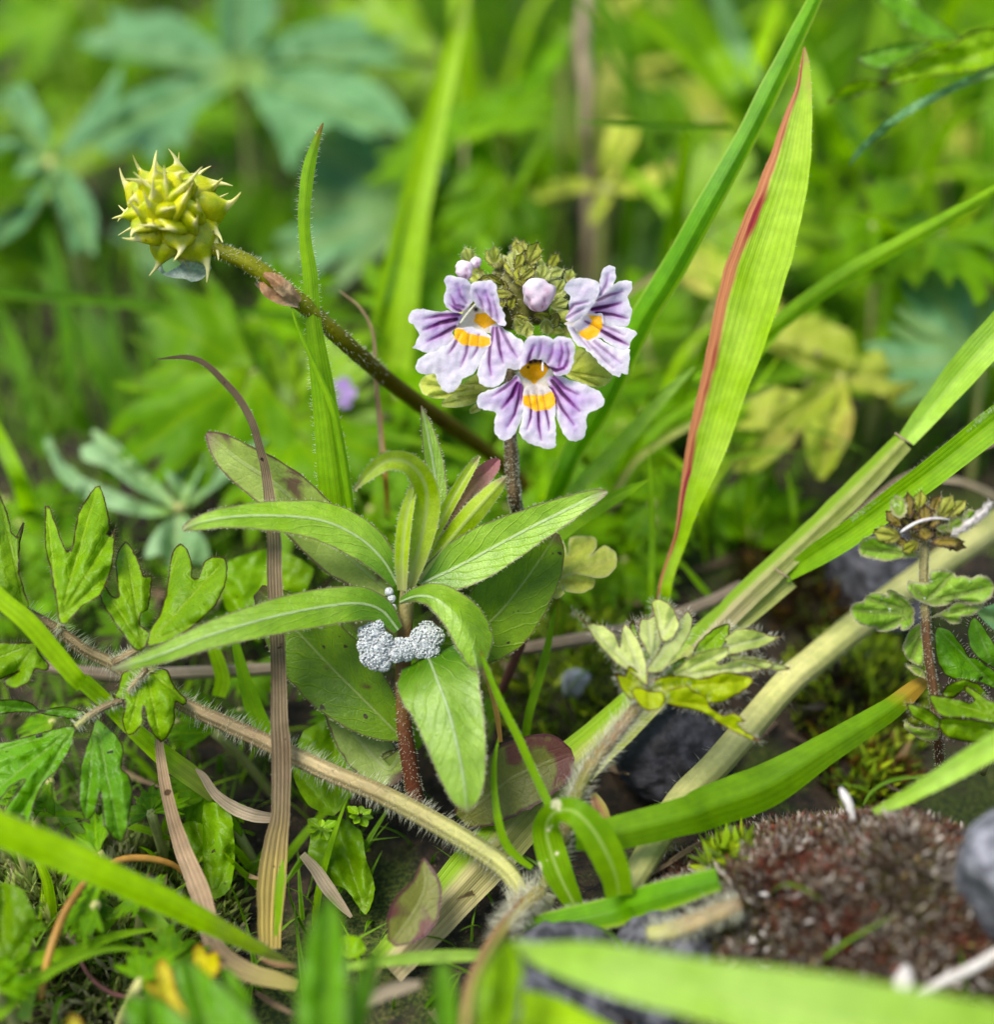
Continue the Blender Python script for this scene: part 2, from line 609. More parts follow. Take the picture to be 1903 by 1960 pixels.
G = 0.62   # photographed leaf colour to surface colour
M = {}
M['hair'] = plain('pale_hair', lin(240, 240, 222, .9), lin(220, 220, 200, .9), rough=0.35, trans=0.55, bump=0)
M['hair_brown'] = plain('grey_hair', lin(170, 160, 135, .7), lin(140, 130, 100, .7), rough=0.4, trans=0.4, bump=0)
M['rosette'] = leafmat('rosette_leaf', lin(128, 182, 58, .74), lin(150, 198, 88, .76), mid=lin(196, 220, 176, .75), mid_w=0.013, mid_s=0.65,
                       edge=lin(124, 108, 84, .66), edge_w=0.013, edge_s=0.8, base=lin(84, 146, 44, .62), base_b=.3, tip=lin(150, 138, 110, .6), tip_a=0.9, tip_b=1.04, rough=0.36, trans=0.36, cellb=.07,
                       spots=lin(120, 130, 60, .5), spot_scale=3.0, spot_t=0.66, bump=0.6, spec=0.5, chevron=9, grain=80)
M['rosette_dark'] = leafmat('rosette_lower_leaf', lin(86, 136, 28, .6), lin(110, 156, 46, .62), mid=lin(160, 180, 120, .65), mid_w=0.012, mid_s=0.5,
                            edge=lin(96, 74, 50, .6), edge_w=0.014, edge_s=0.7, tip=lin(110, 84, 70, .5), tip_a=0.9, tip_b=1.03, rough=0.45, trans=0.3,
                            spots=lin(88, 62, 44, .6), spot_scale=5.0, spot_t=0.64, bump=0.4, spots2=(lin(60, 42, 34, .6), 9.0, 0.7), chevron=8)
M['rosette_purple'] = leafmat('rosette_stained_leaf', lin(124, 152, 76, .7), lin(142, 170, 96, .72), mid=lin(166, 184, 132, .6), mid_w=0.018, mid_s=0.5,
                              edge=lin(92, 66, 60, .6), edge_w=0.02, edge_s=0.8, spots=lin(100, 70, 72, .6), spot_scale=2.6, spot_t=0.54, rough=0.5, trans=0.25,
                              tip=lin(120, 100, 88, .6), tip_a=0.9)
M['rosette_young'] = leafmat('rosette_young_leaf', lin(158, 202, 62, .74), lin(180, 214, 92, .76), mid=lin(200, 220, 150, .7), mid_w=0.02, mid_s=0.5,
                             edge=lin(190, 205, 140, .7), edge_w=0.012, edge_s=0.5, tip=lin(156, 128, 110, .6), tip_a=0.88, rough=0.42, trans=0.45, bump=0.25,
                             base=lin(190, 200, 130, .65), base_b=0.3)
M['bud_brown'] = leafmat('rosette_bud_brown', lin(150, 122, 98, .6), lin(122, 96, 84, .6), tip=lin(170, 110, 116, .6), tip_a=0.7, rough=0.5, trans=0.2)
M['rosette_stem'] = leafmat('rosette_stem', lin(132, 92, 60, .55), lin(150, 118, 74, .55), base=lin(176, 178, 120, .6), base_b=0.34, tip=lin(110, 66, 48, .55), tip_a=0.45, tip_b=0.8,
                            rough=0.5, trans=0.08, cellb=0.2)
M['cup_leaf'] = leafmat('buttercup_leaf', lin(112, 170, 34, .66), lin(134, 190, 52, .66), mid=lin(152, 190, 88, .65), mid_w=0.02, mid_s=0.45,
                        edge=lin(72, 44, 34, .6), edge_w=0.015, edge_s=0.9, rough=0.42, trans=0.4, bump=0.5, cellb=0.28,
                        spots2=(lin(60, 48, 30, .5), 10.0, 0.74))
M['cup_leaf_cool'] = leafmat('buttercup_leaf_cool', lin(90, 160, 44, .66), lin(112, 178, 70, .66), mid=lin(140, 184, 100, .6), mid_w=0.02, mid_s=0.4,
                             edge=lin(70, 52, 40, .6), edge_w=0.014, edge_s=0.9, rough=0.4, trans=0.38, bump=0.5, cellb=0.28, spots2=(lin(50, 46, 40, .5), 8.0, 0.7))
M['young_leaf'] = leafmat('young_silky_leaf', lin(152, 180, 92, .74), lin(182, 202, 134, .78), mid=lin(190, 200, 160, .7), mid_w=0.02, mid_s=0.5,
                          edge=lin(120, 92, 76, .65), edge_w=0.009, edge_s=0.9, rough=0.55, trans=0.38, bump=0.4)
M['young_yellow'] = leafmat('young_inner_leaf', lin(156, 190, 26, .74), lin(176, 206, 48, .76), mid=lin(186, 204, 96, .7), mid_w=0.02, mid_s=0.4,
                            edge=lin(100, 58, 34, .65), edge_w=0.011, edge_s=0.95, rough=0.42, trans=0.48, bump=0.4)
M['runner'] = leafmat('buttercup_stalk', lin(190, 172, 122, .64), lin(166, 142, 102, .62), tip=lin(200, 202, 118, .66), tip_a=0.55, tip_b=0.95, base=lin(140, 118, 80, .6), base_b=0.3, sat=.95,
                      rough=0.5, trans=0.1, stripes=3, stripe_amt=0.14, cellb=0.2)
M['petiole_pink'] = leafmat('young_leaf_stalk', lin(170, 140, 116, .6), lin(150, 150, 90, .6), rough=0.5, trans=0.1, stripes=3, cellb=0.2, base=lin(160, 166, 96, .6), base_b=0.2)
M['petiole_red'] = leafmat('red_leaf_stalk', lin(174, 138, 92, .6), lin(160, 114, 80, .6), sat=.95, base=lin(178, 176, 80, .6), base_b=0.18, rough=0.45, trans=0.12, stripes=2, cellb=0.2, side=(lin(180, 168, 84, .6), 0.6, 0.8))
M['grass'] = leafmat('grass_blade', lin(118, 186, 26, .7), lin(138, 202, 46, .72), stripes=7, stripe_amt=0.1, mid=lin(170, 212, 100, .65), mid_w=0.012, mid_s=0.3,
                     tip=lin(170, 120, 70, .6), tip_a=0.95, tip_b=1.02, rough=0.4, trans=0.45, bump=0.35, cellb=0)
M['grass_pale'] = leafmat('grass_blade_pale', lin(160, 214, 92, .78), lin(176, 226, 118, .8), stripes=9, stripe_amt=0.07, mid=lin(184, 222, 130, .7), mid_w=0.014, mid_s=0.3,
                          rough=0.42, trans=0.45, bump=0.3, cellb=0)
M['grass_dark'] = leafmat('grass_blade_dark', spec=.12, hue=.492, c1=lin(66, 134, 8, .56), c2=lin(92, 158, 18, .58), stripes=8, stripe_amt=0.14, rough=0.36, trans=0.38, bump=0.35, cellb=0, edge=lin(150, 190, 90, .65), edge_w=0.016, edge_s=0.6)
M['grass_blur'] = leafmat('grass_blade_lime', lin(160, 218, 50, .8), lin(176, 230, 84, .8), stripes=3, stripe_amt=0.1, rough=0.5, trans=0.55, bump=0.1, cellb=0, tip=lin(150, 170, 90, .6), tip_a=0.85)
M['grass_red'] = leafmat('grass_blade_red_edge', lin(144, 198, 62, .76), lin(168, 212, 94, .78), stripes=9, stripe_amt=0.09, rough=0.42, trans=0.42, bump=0.35, cellb=0,
                         tip=lin(206, 162, 130, .65), tip_a=0.93, tip_b=1.02, side=[(lin(226, 168, 122, .7), 0.76, 0.84), (lin(176, 78, 78, .66), 0.70, 0.77, 0.84)])
M['dead'] = leafmat('dead_blade', lin(142, 108, 72, .62), lin(170, 138, 96, .62), stripes=6, stripe_amt=0.34, tip=lin(150, 112, 88, .6), tip_a=0.7, rough=0.6, trans=0.2, bump=0.9, cellb=0,
                    base=lin(214, 190, 92, .65), base_b=0.26, spots2=(lin(70, 50, 36, .6), 14.0, 0.72))
M['straw'] = leafmat('dry_straw', lin(212, 192, 160, .64), lin(192, 172, 140, .62), sat=.95, stripes=4, stripe_amt=0.16, rough=0.6, trans=0.2, bump=0.6, cellb=0)
M['straw_grey'] = leafmat('grey_twig', lin(168, 150, 128, .58), lin(190, 172, 150, .6), stripes=4, stripe_amt=0.15, rough=0.65, trans=0.05, bump=0.6, cellb=0)
M['straw_tan'] = leafmat('tan_blade', lin(198, 168, 132, .64), lin(176, 146, 112, .62), sat=.95, stripes=4, stripe_amt=0.18, rough=0.55, trans=0.22, bump=0.6, cellb=0, base=lin(196, 184, 96, .62), base_b=0.3,
                         spots2=(lin(86, 58, 30, .6), 7.0, 0.7))
M['sheath'] = leafmat('grass_sheath', lin(196, 202, 128, .64), lin(182, 194, 108, .62), stripes=8, stripe_amt=0.1, rough=0.45, trans=0.25, bump=0.35, cellb=0, base=lin(214, 200, 156, .62), base_b=0.5,
                      side=(lin(150, 190, 60, .62), 0.55, 0.8))
M['stalk_yellow'] = leafmat('yellow_stalk', lin(212, 212, 132, .66), lin(196, 202, 112, .64), sat=.95, stripes=4, stripe_amt=0.08, rough=0.45, trans=0.15, bump=0.3, cellb=0, spots2=(lin(110, 104, 60, .5), 5.0, 0.72))
M['amber'] = leafmat('amber_stem', lin(212, 162, 58, .65), lin(196, 142, 50, .62), sat=.95, rough=0.4, trans=0.2, cellb=0, bump=0.2)
M['yellow_leaf'] = leafmat('yellow_leaf', lin(226, 216, 104, .68), lin(206, 200, 70, .66), edge=lin(190, 140, 70, .6), edge_w=0.02, rough=0.45, trans=0.4)
M['eye_leaf'] = leafmat('eyebright_leaf', lin(116, 170, 58, .8), lin(146, 192, 88, .82), mid=lin(120, 80, 90, .55), mid_w=0.03, mid_s=0.35, edge=lin(176, 170, 140, .7), edge_w=0.02, edge_s=0.8,
                        rough=0.42, trans=0.32, bump=0.6, cellb=0.28, spots2=(lin(220, 228, 215, .8), 26.0, 0.7))
M['eye_leaf_lime'] = leafmat('eyebright_lime_leaf', lin(184, 206, 96, .82), lin(200, 214, 116, .84), mid=lin(150, 110, 96, .6), mid_w=0.03, mid_s=0.15, edge=lin(206, 210, 150, .7), edge_w=0.02, edge_s=0.7,
                             rough=0.42, trans=0.4, base=lin(138, 82, 88, .6), base_b=0.14)
M['bract'] = leafmat('eyebright_bract', lin(136, 152, 56, .72), lin(172, 184, 96, .76), mid=lin(96, 84, 40, .6), mid_w=0.014, mid_s=0.6, edge=lin(72, 58, 40, .6), edge_w=0.009, edge_s=0.8,
                     rough=0.5, trans=0.35, bump=0.6)
M['bract_pale'] = leafmat('eyebright_pale_bract', lin(176, 196, 96, .8), lin(198, 214, 130, .82), mid=lin(140, 150, 70, .6), mid_w=0.016, mid_s=0.6, edge=lin(196, 206, 150, .7), edge_w=0.014, edge_s=0.6,
                          rough=0.42, trans=0.38, bump=0.6, spots=lin(146, 110, 80, .6), spot_scale=4.0, spot_t=0.7)
M['bract_brown'] = leafmat('eyebright_dry_bract', lin(128, 110, 68, .6), lin(150, 140, 82, .6), mid=lin(170, 150, 60, .6), mid_w=0.016, mid_s=0.5, edge=lin(78, 54, 44, .6), edge_w=0.018, edge_s=0.85, rough=0.55, trans=0.28, bump=0.7)
M['eye_stem'] = leafmat('eyebright_stem', lin(98, 80, 58, .6), lin(124, 106, 78, .6), rough=0.6, trans=0.05, stripes=4, stripe_amt=0.2, base=lin(160, 160, 110, .6), base_b=0.12, cellb=0.2)
M['stem_pale'] = leafmat('eyebright_stem_pale', lin(168, 168, 120, .6), lin(140, 130, 92, .6), rough=0.5, trans=0.08, stripes=3, tip=lin(112, 84, 62, .6), tip_a=0.25, tip_b=0.45, cellb=0.2)
M['stem_purple'] = leafmat('purple_stem', lin(128, 88, 84, .6), lin(110, 74, 70, .6), rough=0.5, trans=0.06, cellb=0.2)
M['petal'] = colmat('eyebright_petal', rough=0.5, trans=0.42, spec=0.25, bump=0.15, tcol=(1, 1, 1, 1))
M['achene'] = leafmat('achene', lin(216, 216, 14, .8), lin(184, 204, 16, .76), tip=lin(244, 240, 176, .8), tip_a=0.7, tip_b=0.8, spots=lin(128, 96, 44, .55), spot_scale=5.0, spot_t=0.61,
                      edge=lin(226, 226, 100, .75), edge_w=0.5, edge_s=0.75, rough=0.3, trans=0.3, bump=0.3, cellb=0.1, spec=0.5, vary=0.14, tcol=(1.2, 1.25, 0.4, 1))
M['cup_stem'] = leafmat('seed_head_stalk', lin(128, 146, 30, .58), lin(150, 160, 48, .58), spots=lin(100, 78, 40, .5), spot_scale=5.0, spot_t=0.58, tip=lin(112, 104, 20, .55), tip_a=0.3, tip_b=0.5, rough=0.45, trans=0.1, cellb=0.2)
M['film'] = plain('petal_film', lin(206, 218, 208, .75), lin(178, 200, 184, .7), scale=12, rough=0.3, trans=0.5, bump=0.6)
M['sepal'] = plain('dry_sepal', lin(168, 126, 84, .65), lin(206, 176, 132, .65), scale=5, rough=0.5, trans=0.25, bump=0.7)
M['white_fibre'] = plain('white_fibre', lin(238, 234, 230, .85), lin(214, 206, 200, .85), rough=0.5, trans=0.3, bump=0.2)
M['bg_blue'] = leafmat('bluish_leaf', lin(96, 152, 100, .66), lin(120, 174, 124, .68), mid=lin(136, 178, 108, .62), mid_w=0.07, mid_s=0.7, rough=0.5, trans=0.32, bump=0.4, base=lin(140, 186, 80, .62), base_b=0.22, cellb=0.3, tcol=(1.1, 1.2, 0.7, 1))
M['bg_blue_light'] = leafmat('pale_bluish_leaf', lin(122, 168, 116, .72), lin(146, 186, 142, .74), mid=lin(160, 196, 140, .7), mid_w=0.05, mid_s=0.6, rough=0.5, trans=0.32, bump=0.4, base=lin(140, 190, 96, .7), base_b=0.25, spots=lin(176, 170, 140, .6), spot_scale=3.0, spot_t=0.66)
M['grass_keel'] = leafmat('grass_blade_keeled', lin(84, 164, 18, .68), lin(100, 178, 30, .7), stripes=8, stripe_amt=0.1, rough=0.36, trans=0.42, bump=0.35, cellb=0, side=(lin(150, 206, 70, .7), .2, .08), edge=lin(170, 206, 110, .7), edge_w=0.016, edge_s=0.6)
M['bg_green'] = leafmat('far_buttercup_leaf', lin(88, 152, 16, .6), lin(120, 184, 36, .62), mid=lin(160, 200, 90, .65), mid_w=0.03, mid_s=0.4, rough=0.45, trans=0.42, bump=0.4, edge=lin(90, 80, 30, .6), edge_w=0.02, edge_s=0.4, vary=0.3, spec=.1, sat=1.15, hue=.492)
M['bg_lime'] = leafmat('lime_leaf', lin(174, 204, 60, .74), lin(196, 212, 90, .74), sat=1.0, mid=lin(206, 210, 110, .66), mid_w=0.04, mid_s=0.4, spots=lin(204, 194, 90, .62), spot_scale=1.6, spot_t=0.56, spots2=(lin(150, 130, 110, .6), 2.4, 0.66), rough=0.5, trans=0.42, vary=0.2)
M['far_grass'] = leafmat('far_grass', lin(84, 156, 14, .55), lin(110, 182, 28, .58), stripes=2, stripe_amt=0.1, rough=0.6, spec=.08, trans=0.45, bump=0, cellb=0, hue=.49)
M['herb'] = leafmat('small_herb_leaf', lin(112, 178, 36, G), lin(138, 196, 62, G), mid=lin(164, 206, 100, .65), mid_w=0.014, mid_s=0.5, rough=0.4, trans=0.42, bump=0.4, vary=0.3, spots2=(lin(100, 90, 50, .5), 6.0, 0.72))
M['litter'] = leafmat('leaf_litter', lin(112, 92, 70, .55), lin(156, 134, 106, .55), sat=.9, rough=0.7, trans=0.15, bump=0.9, vary=0.4)

# ================================================================ the setting: soil, moss, stones
MND = P(1700, 1705, 8.6)


def gz(x, y):
    z = 0.12 * noise.noise(Vector((x * 0.5, y * 0.5, 1.3))) + 0.05 * noise.noise(Vector((x * 1.7, y * 1.7, 4.1))) + 0.02 * noise.noise(Vector((x * 6, y * 6, 2.0)))
    z *= max(0.0, 1 - (math.hypot(x, y) / 300) ** 2) if math.hypot(x, y) < 300 else 0
    e = max(0.0, min(1.0, (1.6 - y) / 2.8))
    if y > -40: z -= 0.55 * e * e * (3 - 2 * e)
    z += 1.45 * math.exp(-((x - MND.x) / 1.55) ** 2 - ((y - MND.y) / 1.15) ** 2)
    m_ = math.exp(-((x - MND.x) / 1.55) ** 2 - ((y - MND.y) / 1.15) ** 2)
    if m_ > .02: z += m_ * (.14 * noise.noise(Vector((x * 2.6, y * 2.6, 9))) + .08 * noise.noise(Vector((x * 7, y * 7, 3))))
    return z - 0.05


def hit(x, y):
    """depth at which the line of sight meets the soil"""
    d = 6.0
    while d < 60:
        p = P(x, y, d)
        if p.z <= gz(p.x, p.y): return d
        d += 0.03
    return d


def axis(lo, hi, step, far):
    a = list(np.arange(lo, hi + 1e-6, step))
    v, s = hi, step
    up = []
    while v < far:
        s *= 1.45; v += s; up.append(v)
    v, s = lo, step
    dn = []
    while v > -far:
        s *= 1.45; v -= s; dn.append(v)
    return dn[::-1] + a + up


gxs, gys = axis(-8, 8, 0.085, 900), axis(-6, 9, 0.085, 900)
V = [(x, y, gz(x, y)) for y in gys for x in gxs]
nx = len(gxs)
F = [(j * nx + i, j * nx + i + 1, (j + 1) * nx + i + 1, (j + 1) * nx + i) for j in range(len(gys) - 1) for i in range(nx - 1)]


def soil_mat():
    t = NT('soil')
    tc = t.n('TexCoord').outputs['Object']
    n1 = t.noise(1.1, tc, 5)
    n2 = t.noise(9.0, tc, 4, 0.5)
    n3 = t.noise(34.0, tc, 3)
    col = t.mix(t.ramp(n2, 0.35, 0.65), lin(22, 20, 15), lin(52, 42, 30))
    col = t.mix(t.ramp(n1, 0.48, 0.6), col, t.mix(t.ramp(n3, 0.4, 0.6), lin(30, 42, 10), lin(62, 72, 20)))
    col = t.mix(t.ramp(n3, 0.62, 0.72), col, lin(90, 74, 56))
    return t.leaf(col, 0.85, 0.0, t.math('ADD', n2, n3), 1.0, 0.25)


ground = mk('ground', V, F, soil_mat())
tag(ground, 'dark crumbly soil under the plants', kind='structure')


def moss_cloud(name, label, n, place, palette, length, spread, seed):
    """thousands of tiny pointed moss leaves, coloured one by one"""
    rg = random.Random(seed)
    V, F, C = [], [], []
    for _ in range(n):
        p, up = place(rg)
        q0 = noise.noise(p * 2.3) * .9 + noise.noise(p * 6.0) * .5
        base_c = palette[int(max(0, min(.999, .5 + .45 * q0 + rg.gauss(0, .22))) * len(palette))]
        for k in range(rg.choice((2, 3, 3, 4))):
            d = (up + Vector((rg.gauss(0, spread), rg.gauss(0, spread), rg.gauss(0, spread * .6)))).normalized()
            L = length * rg.uniform(0.5, 1.3)
            s = d.orthogonal().normalized()
            s.rotate(Matrix.Rotation(rg.uniform(0, 6.28), 3, d))
            w = L * rg.uniform(0.1, 0.2)
            bend = s.cross(d) * (L * rg.uniform(-.3, .3))
            a = len(V)
            q = p + Vector((rg.gauss(0, .012), rg.gauss(0, .012), 0))
            V += [q - s * w * .5, q + s * w * .5, q + d * L * .55 + s * w * .6 + bend * .4, q + d * L * .55 - s * w * .6 + bend * .4, q + d * L + bend]
            F += [(a, a + 1, a + 2, a + 3), (a + 3, a + 2, a + 4)]
            f = rg.uniform(.7, 1.3)
            c = (base_c[0] * f, base_c[1] * f, base_c[2] * f, 1)
            C += [c] * 4 + [(min(c[0] * 1.5, 1), min(c[1] * 1.5, 1), min(c[2] * 1.5, 1), 1)]
    o = mk(name, V, F, MOSS, None, None, C)
    return tag(o, label, 'moss', kind='stuff')


MOSS = colmat('moss', rough=0.55, trans=0.25, spec=0.35, bump=0)


def on_mound(rg):
    while True:
        x = MND.x + rg.gauss(0, 1.2); y = MND.y + rg.gauss(0, 0.85)
        if gz(x, y) > -0.15: break
    e = 0.03
    nrm = Vector((gz(x - e, y) - gz(x + e, y), gz(x, y - e) - gz(x, y + e), 2 * e)).normalized()
    return Vector((x, y, gz(x, y) - 0.01)), (nrm * 0.7 + Vector((0, -0.2, 0.5))).normalized()


moss_cloud('mound_moss', 'dark reddish brown cushion moss over the stony hummock', 21000, on_mound,
           [lin(86, 84, 36), lin(74, 66, 34), lin(96, 92, 40), lin(120, 112, 104), lin(58, 46, 34), lin(84, 68, 52), lin(176, 168, 158), lin(72, 54, 40), lin(100, 84, 66), lin(140, 128, 112), lin(88, 58, 42), lin(64, 46, 36), lin(116, 58, 42), lin(96, 52, 38)], 0.095, 0.6, 3)


def moss_patch(x, y, rad, n, seed, pal, label, L=0.14):
    c = P(x, y, hit(x, y))

    def pl(rg):
        a, r = rg.uniform(0, 6.28), rad * math.sqrt(rg.random())
        q = c + Vector((math.cos(a) * r, math.sin(a) * r, 0))
        h = max(0, 1 - (r / rad) ** 2) * rad * 0.35
        return Vector((q.x, q.y, gz(q.x, q.y) + h * rg.uniform(.2, 1))), Vector((math.cos(a) * r / rad * .8, math.sin(a) * r / rad * .8, 1)).normalized()
    return moss_cloud('moss_tuft', label, n, pl, pal, L, 0.45, seed)


LIMEM = [lin(120, 150, 16), lin(150, 170, 20), lin(96, 120, 14), lin(70, 90, 12)]
RUSTM = [lin(96, 72, 16), lin(72, 46, 16), lin(52, 34, 18), lin(70, 76, 14), lin(30, 26, 12), lin(24, 22, 12)]  # rusty moss browns, with near-black tones painting in the shadowed gaps
moss_patch(1400, 1655, 0.13, 45, 11, LIMEM, 'bright yellow green moss tuft beside the reddish hummock', 0.22)
moss_patch(1560, 1120, 0.7, 900, 12, RUSTM, 'rusty brown moss under the pale grass sheath')
moss_patch(1640, 1340, 0.6, 700, 13, RUSTM + LIMEM, 'dark moss speckled with rust under the yellow stalk')
moss_patch(1690, 1300, 0.3, 160, 14, LIMEM, 'lime green moss tuft under the small eyebright', 0.18)
moss_patch(1650, 1480, 0.4, 260, 15, LIMEM + RUSTM, 'lime green moss tuft at the back of the reddish hummock', 0.18)
moss_patch(180, 1790, 1.0, 1500, 16, [lin(100, 122, 44), lin(130, 142, 66), lin(78, 88, 34), lin(150, 146, 104)], 'grey green feathery moss between the fallen stems', 0.14)
moss_patch(1150, 1300, 0.9, 900, 17, LIMEM + [lin(60, 70, 24)], 'olive moss under the purple stem')


def stone(name, x, y, d, rx, ry, rz, label, seed, mat):
    bm = bmesh.new()
    bmesh.ops.create_icosphere(bm, subdivisions=5, radius=1.0)
    c = P(x, y, d)
    rk = random.Random(int(seed * 100))
    planes = []
    for _ in range(13):
        n_ = Vector((rk.gauss(0, 1), rk.gauss(0, 1), rk.gauss(0, 1))).normalized()
        planes.append((n_, rk.uniform(.62, .9)))
    for v in bm.verts:
        p = v.co.normalized()
        s = min([1.0] + [h / max(p.dot(n_), 1e-3) for n_, h in planes if p.dot(n_) > .2])
        s *= 1 + 0.06 * noise.noise(p * 3.5 + Vector((0, seed, 0))) + 0.035 * noise.noise(p * 9) + 0.02 * noise.noise(p * 22)
        v.co = Vector((p.x * s * rx, p.y * s * ry, p.z * s * rz)) * 1.15
    me = bpy.data.meshes.new(name)
    bm.to_mesh(me); bm.free()
    me.polygons.foreach_set('use_smooth', [True] * len(me.polygons))
    me.materials.append(mat)
    o = bpy.data.objects.new(name, me)
    o.location = c
    o.rotation_euler = (seed * .3, seed * .7, seed)
    COL.objects.link(o)
    return tag(o, label, 'stone')


STONE = plain('dark_stone', lin(46, 46, 50), lin(88, 88, 94), scale=9, rough=0.75, bump=1.0, grain=24)
STONE2 = plain('grey_stone', lin(72, 73, 80), lin(128, 129, 136), scale=11, rough=0.8, bump=1.0, grain=30)
stone('stone', 2055, 1690, 8.0, 0.62, 0.55, 0.62, 'pale blue grey stone at the edge of the reddish moss hummock', 1.3, STONE2)
stone('stone', 1265, 1885, 8.75, 0.42, 0.36, 0.4, 'dark grey stone beneath the hairy cut stalk', 2.1, STONE)
stone('stone', 1130, 1960, 8.9, 0.75, 0.5, 0.45, 'dark slate coloured stone under the widest pale grass blade', 3.4, STONE)
stone('stone', 1300, 1420, 10.75, 0.5, 0.4, 0.42, 'dark stone with painted-in shade between the furry young stalk and the yellow stalk', 4.2, plain('shaded_gap_stone', lin(26, 26, 29), lin(52, 52, 58), scale=9, rough=.8, bump=1.0, grain=24))  # darker copy of the stone colour, shade of the gap painted in
stone('stone', 1680, 1110, 12.2, 0.5, 0.4, 0.4, 'bluish grey stone behind the small eyebright', 5.5, STONE)
stone('stone', 1100, 1305, 11.3, 0.13, 0.12, 0.08, 'small pale pebble beside the purple stem', 6.3, plain('pebble', lin(170, 172, 176), lin(120, 122, 126), scale=6, rough=0.5))

# ================================================================ the turf behind
def lrib(name, pts, wid, wdir, mat, fold=0.3, nu=5):
    """leaf blade from 3d points around its own origin"""
    n = len(pts)
    V, F, au, av, ae, am = [], [], [], [], [], []
    for i in range(n):
        t = (pts[min(i + 1, n - 1)] - pts[max(i - 1, 0)]).normalized()
        nn = wdir.cross(t).normalized()
        for j in range(nu):
            s = j / (nu - 1) - .5
            V.append(pts[i] + wdir * (s * wid[i]) + nn * (abs(s) * wid[i] * fold))
            au.append(s + .5); av.append(i / (n - 1)); ae.append((.5 - abs(s)) * wid[i]); am.append(abs(s) * wid[i])
    for i in range(n - 1):
        for j in range(nu - 1):
            a = i * nu + j
            F.append((a, a + 1, a + nu + 1, a + nu))
    return V, F, {'au': au, 'av': av, 'ae': ae, 'am': am}


def blade_points(h, lean, droop, n=14):
    pts = []
    for i in range(n):
        t = i / (n - 1)
        pts.append(Vector((lean * h * t ** 1.6 + droop * h * max(0, t - .55) ** 2 * 2.2, 0, h * (t - 0.35 * abs(droop) * t ** 3))))
    return pts


def free_obj(name, V, F, attrs, mat):
    o = mk(name, V, F, mat, None, attrs)
    COL.objects.unlink(o)
    return o


BL = []
for i in range(12):
    r = random.Random(100 + i)
    h = 1.0
    n = 14
    w = r.uniform(0.025, 0.06)
    pts = blade_points(h, r.uniform(0.05, 0.6), r.uniform(0, 0.9), n)
    wid = [w * (0.55 + 0.45 * min(1, t * 5)) * (1 - t ** 3 * .96) for t in np.linspace(0, 1, n)]
    BL.append(free_obj('grass_leaf', *lrib('b', pts, wid, Vector((0, 1, 0)), None, r.uniform(.2, .7)), M[['grass', 'grass_dark', 'grass', 'grass_blur'][i % 4]]))

rb = random.Random(5)
# exclusion: nothing nearer than dmin in front of the big readable leaves behind the flower
EXC = [(455, 150, 330, 18), (345, 880, 210, 12.9), (1560, 730, 260, 13.6), (90, 330, 170, 16), (1000, 90, 90, 17), (1230, 320, 160, 16), (1760, 170, 200, 14), (870, 450, 130, 14.5), (1430, 970, 170, 12.8), (770, 450, 120, 14.5), (190, 650, 300, 15.6)]


def clear(x, y, d):
    return all(math.hypot(x - cx, y - cy) > r or d > dm for cx, cy, r, dm in EXC)


def far_spot(ylo, yhi, zlo, zhi, dmin=13.0):
    while True:
        x, y = rb.uniform(-150, 2050), rb.uniform(ylo, yhi)
        z = rb.uniform(zlo, zhi)
        d = ground_d(x, y, z)
        if d > dmin and d < 45 and clear(x, y, d): return x, y, d, z


NB = 0
TINT = ['bright', 'dark']
for k in range(190):
    x, y, d, z = far_spot(-60, 900, 0.6, 3.6, 13.5)
    p = P(x, y, d)
    src = BL[rb.randrange(len(BL))]
    o = src.copy()
    COL.objects.link(o)
    h = max(1.2, p.z * rb.uniform(1.1, 1.7))
    if x < 900 and d < 21: h = rb.uniform(.8, 1.3)
    o.location = (p.x, p.y, gz(p.x, p.y) - .05)
    o.scale = (h, h * rb.uniform(.9, 2.0), h)
    o.rotation_euler = (rb.uniform(-.2, .2), rb.uniform(-.2, .2), rb.uniform(0, 6.28))
    if d < 17:
        tag(o, 'slender grass blade out of focus in the turf just behind the flowers', 'grass blade', 'slender blades close behind the flowers')
    else:
        tag(o, 'slender grass blade strongly blurred in the far turf', 'grass blade', 'slender blades in the far turf')

# the mass of turf beyond
V, F = [], []
AT = {'au': [], 'av': [], 'ae': [], 'am': []}
for k in range(4600):
    d = rb.uniform(20, 60)
    x = rb.uniform(-500, 2400)
    if x < 750 and rb.random() < .5: continue
    q = P(x, 300, d)
    q = Vector((q.x, -9 + d * math.cos(TH) * rb.uniform(.95, 1.2), 0))
    h = rb.uniform(1.0, 3.0) * (1 if d < 26 else 1.5)
    n = 6
    pts = blade_points(h, rb.uniform(0.05, .7), rb.uniform(0, .9), n)
    w = rb.uniform(.05, .13)
    wid = [w * (1 - t ** 2.5 * .95) for t in np.linspace(0, 1, n)]
    v, f, a = lrib('b', pts, wid, Vector((0, 1, 0)), None, .4, 3)
    rot = Matrix.Rotation(rb.uniform(0, 6.28), 3, 'Z')
    b = len(V)
    V += [rot @ vv + q for vv in v]
    F += [tuple(i + b for i in ff) for ff in f]
    for kk in AT: AT[kk] += a[kk]
far = mk('far_grass', V, F, M['far_grass'], None, AT)
tag(far, 'blurred mass of grass filling the turf far behind the flowers', 'grass', kind='stuff')

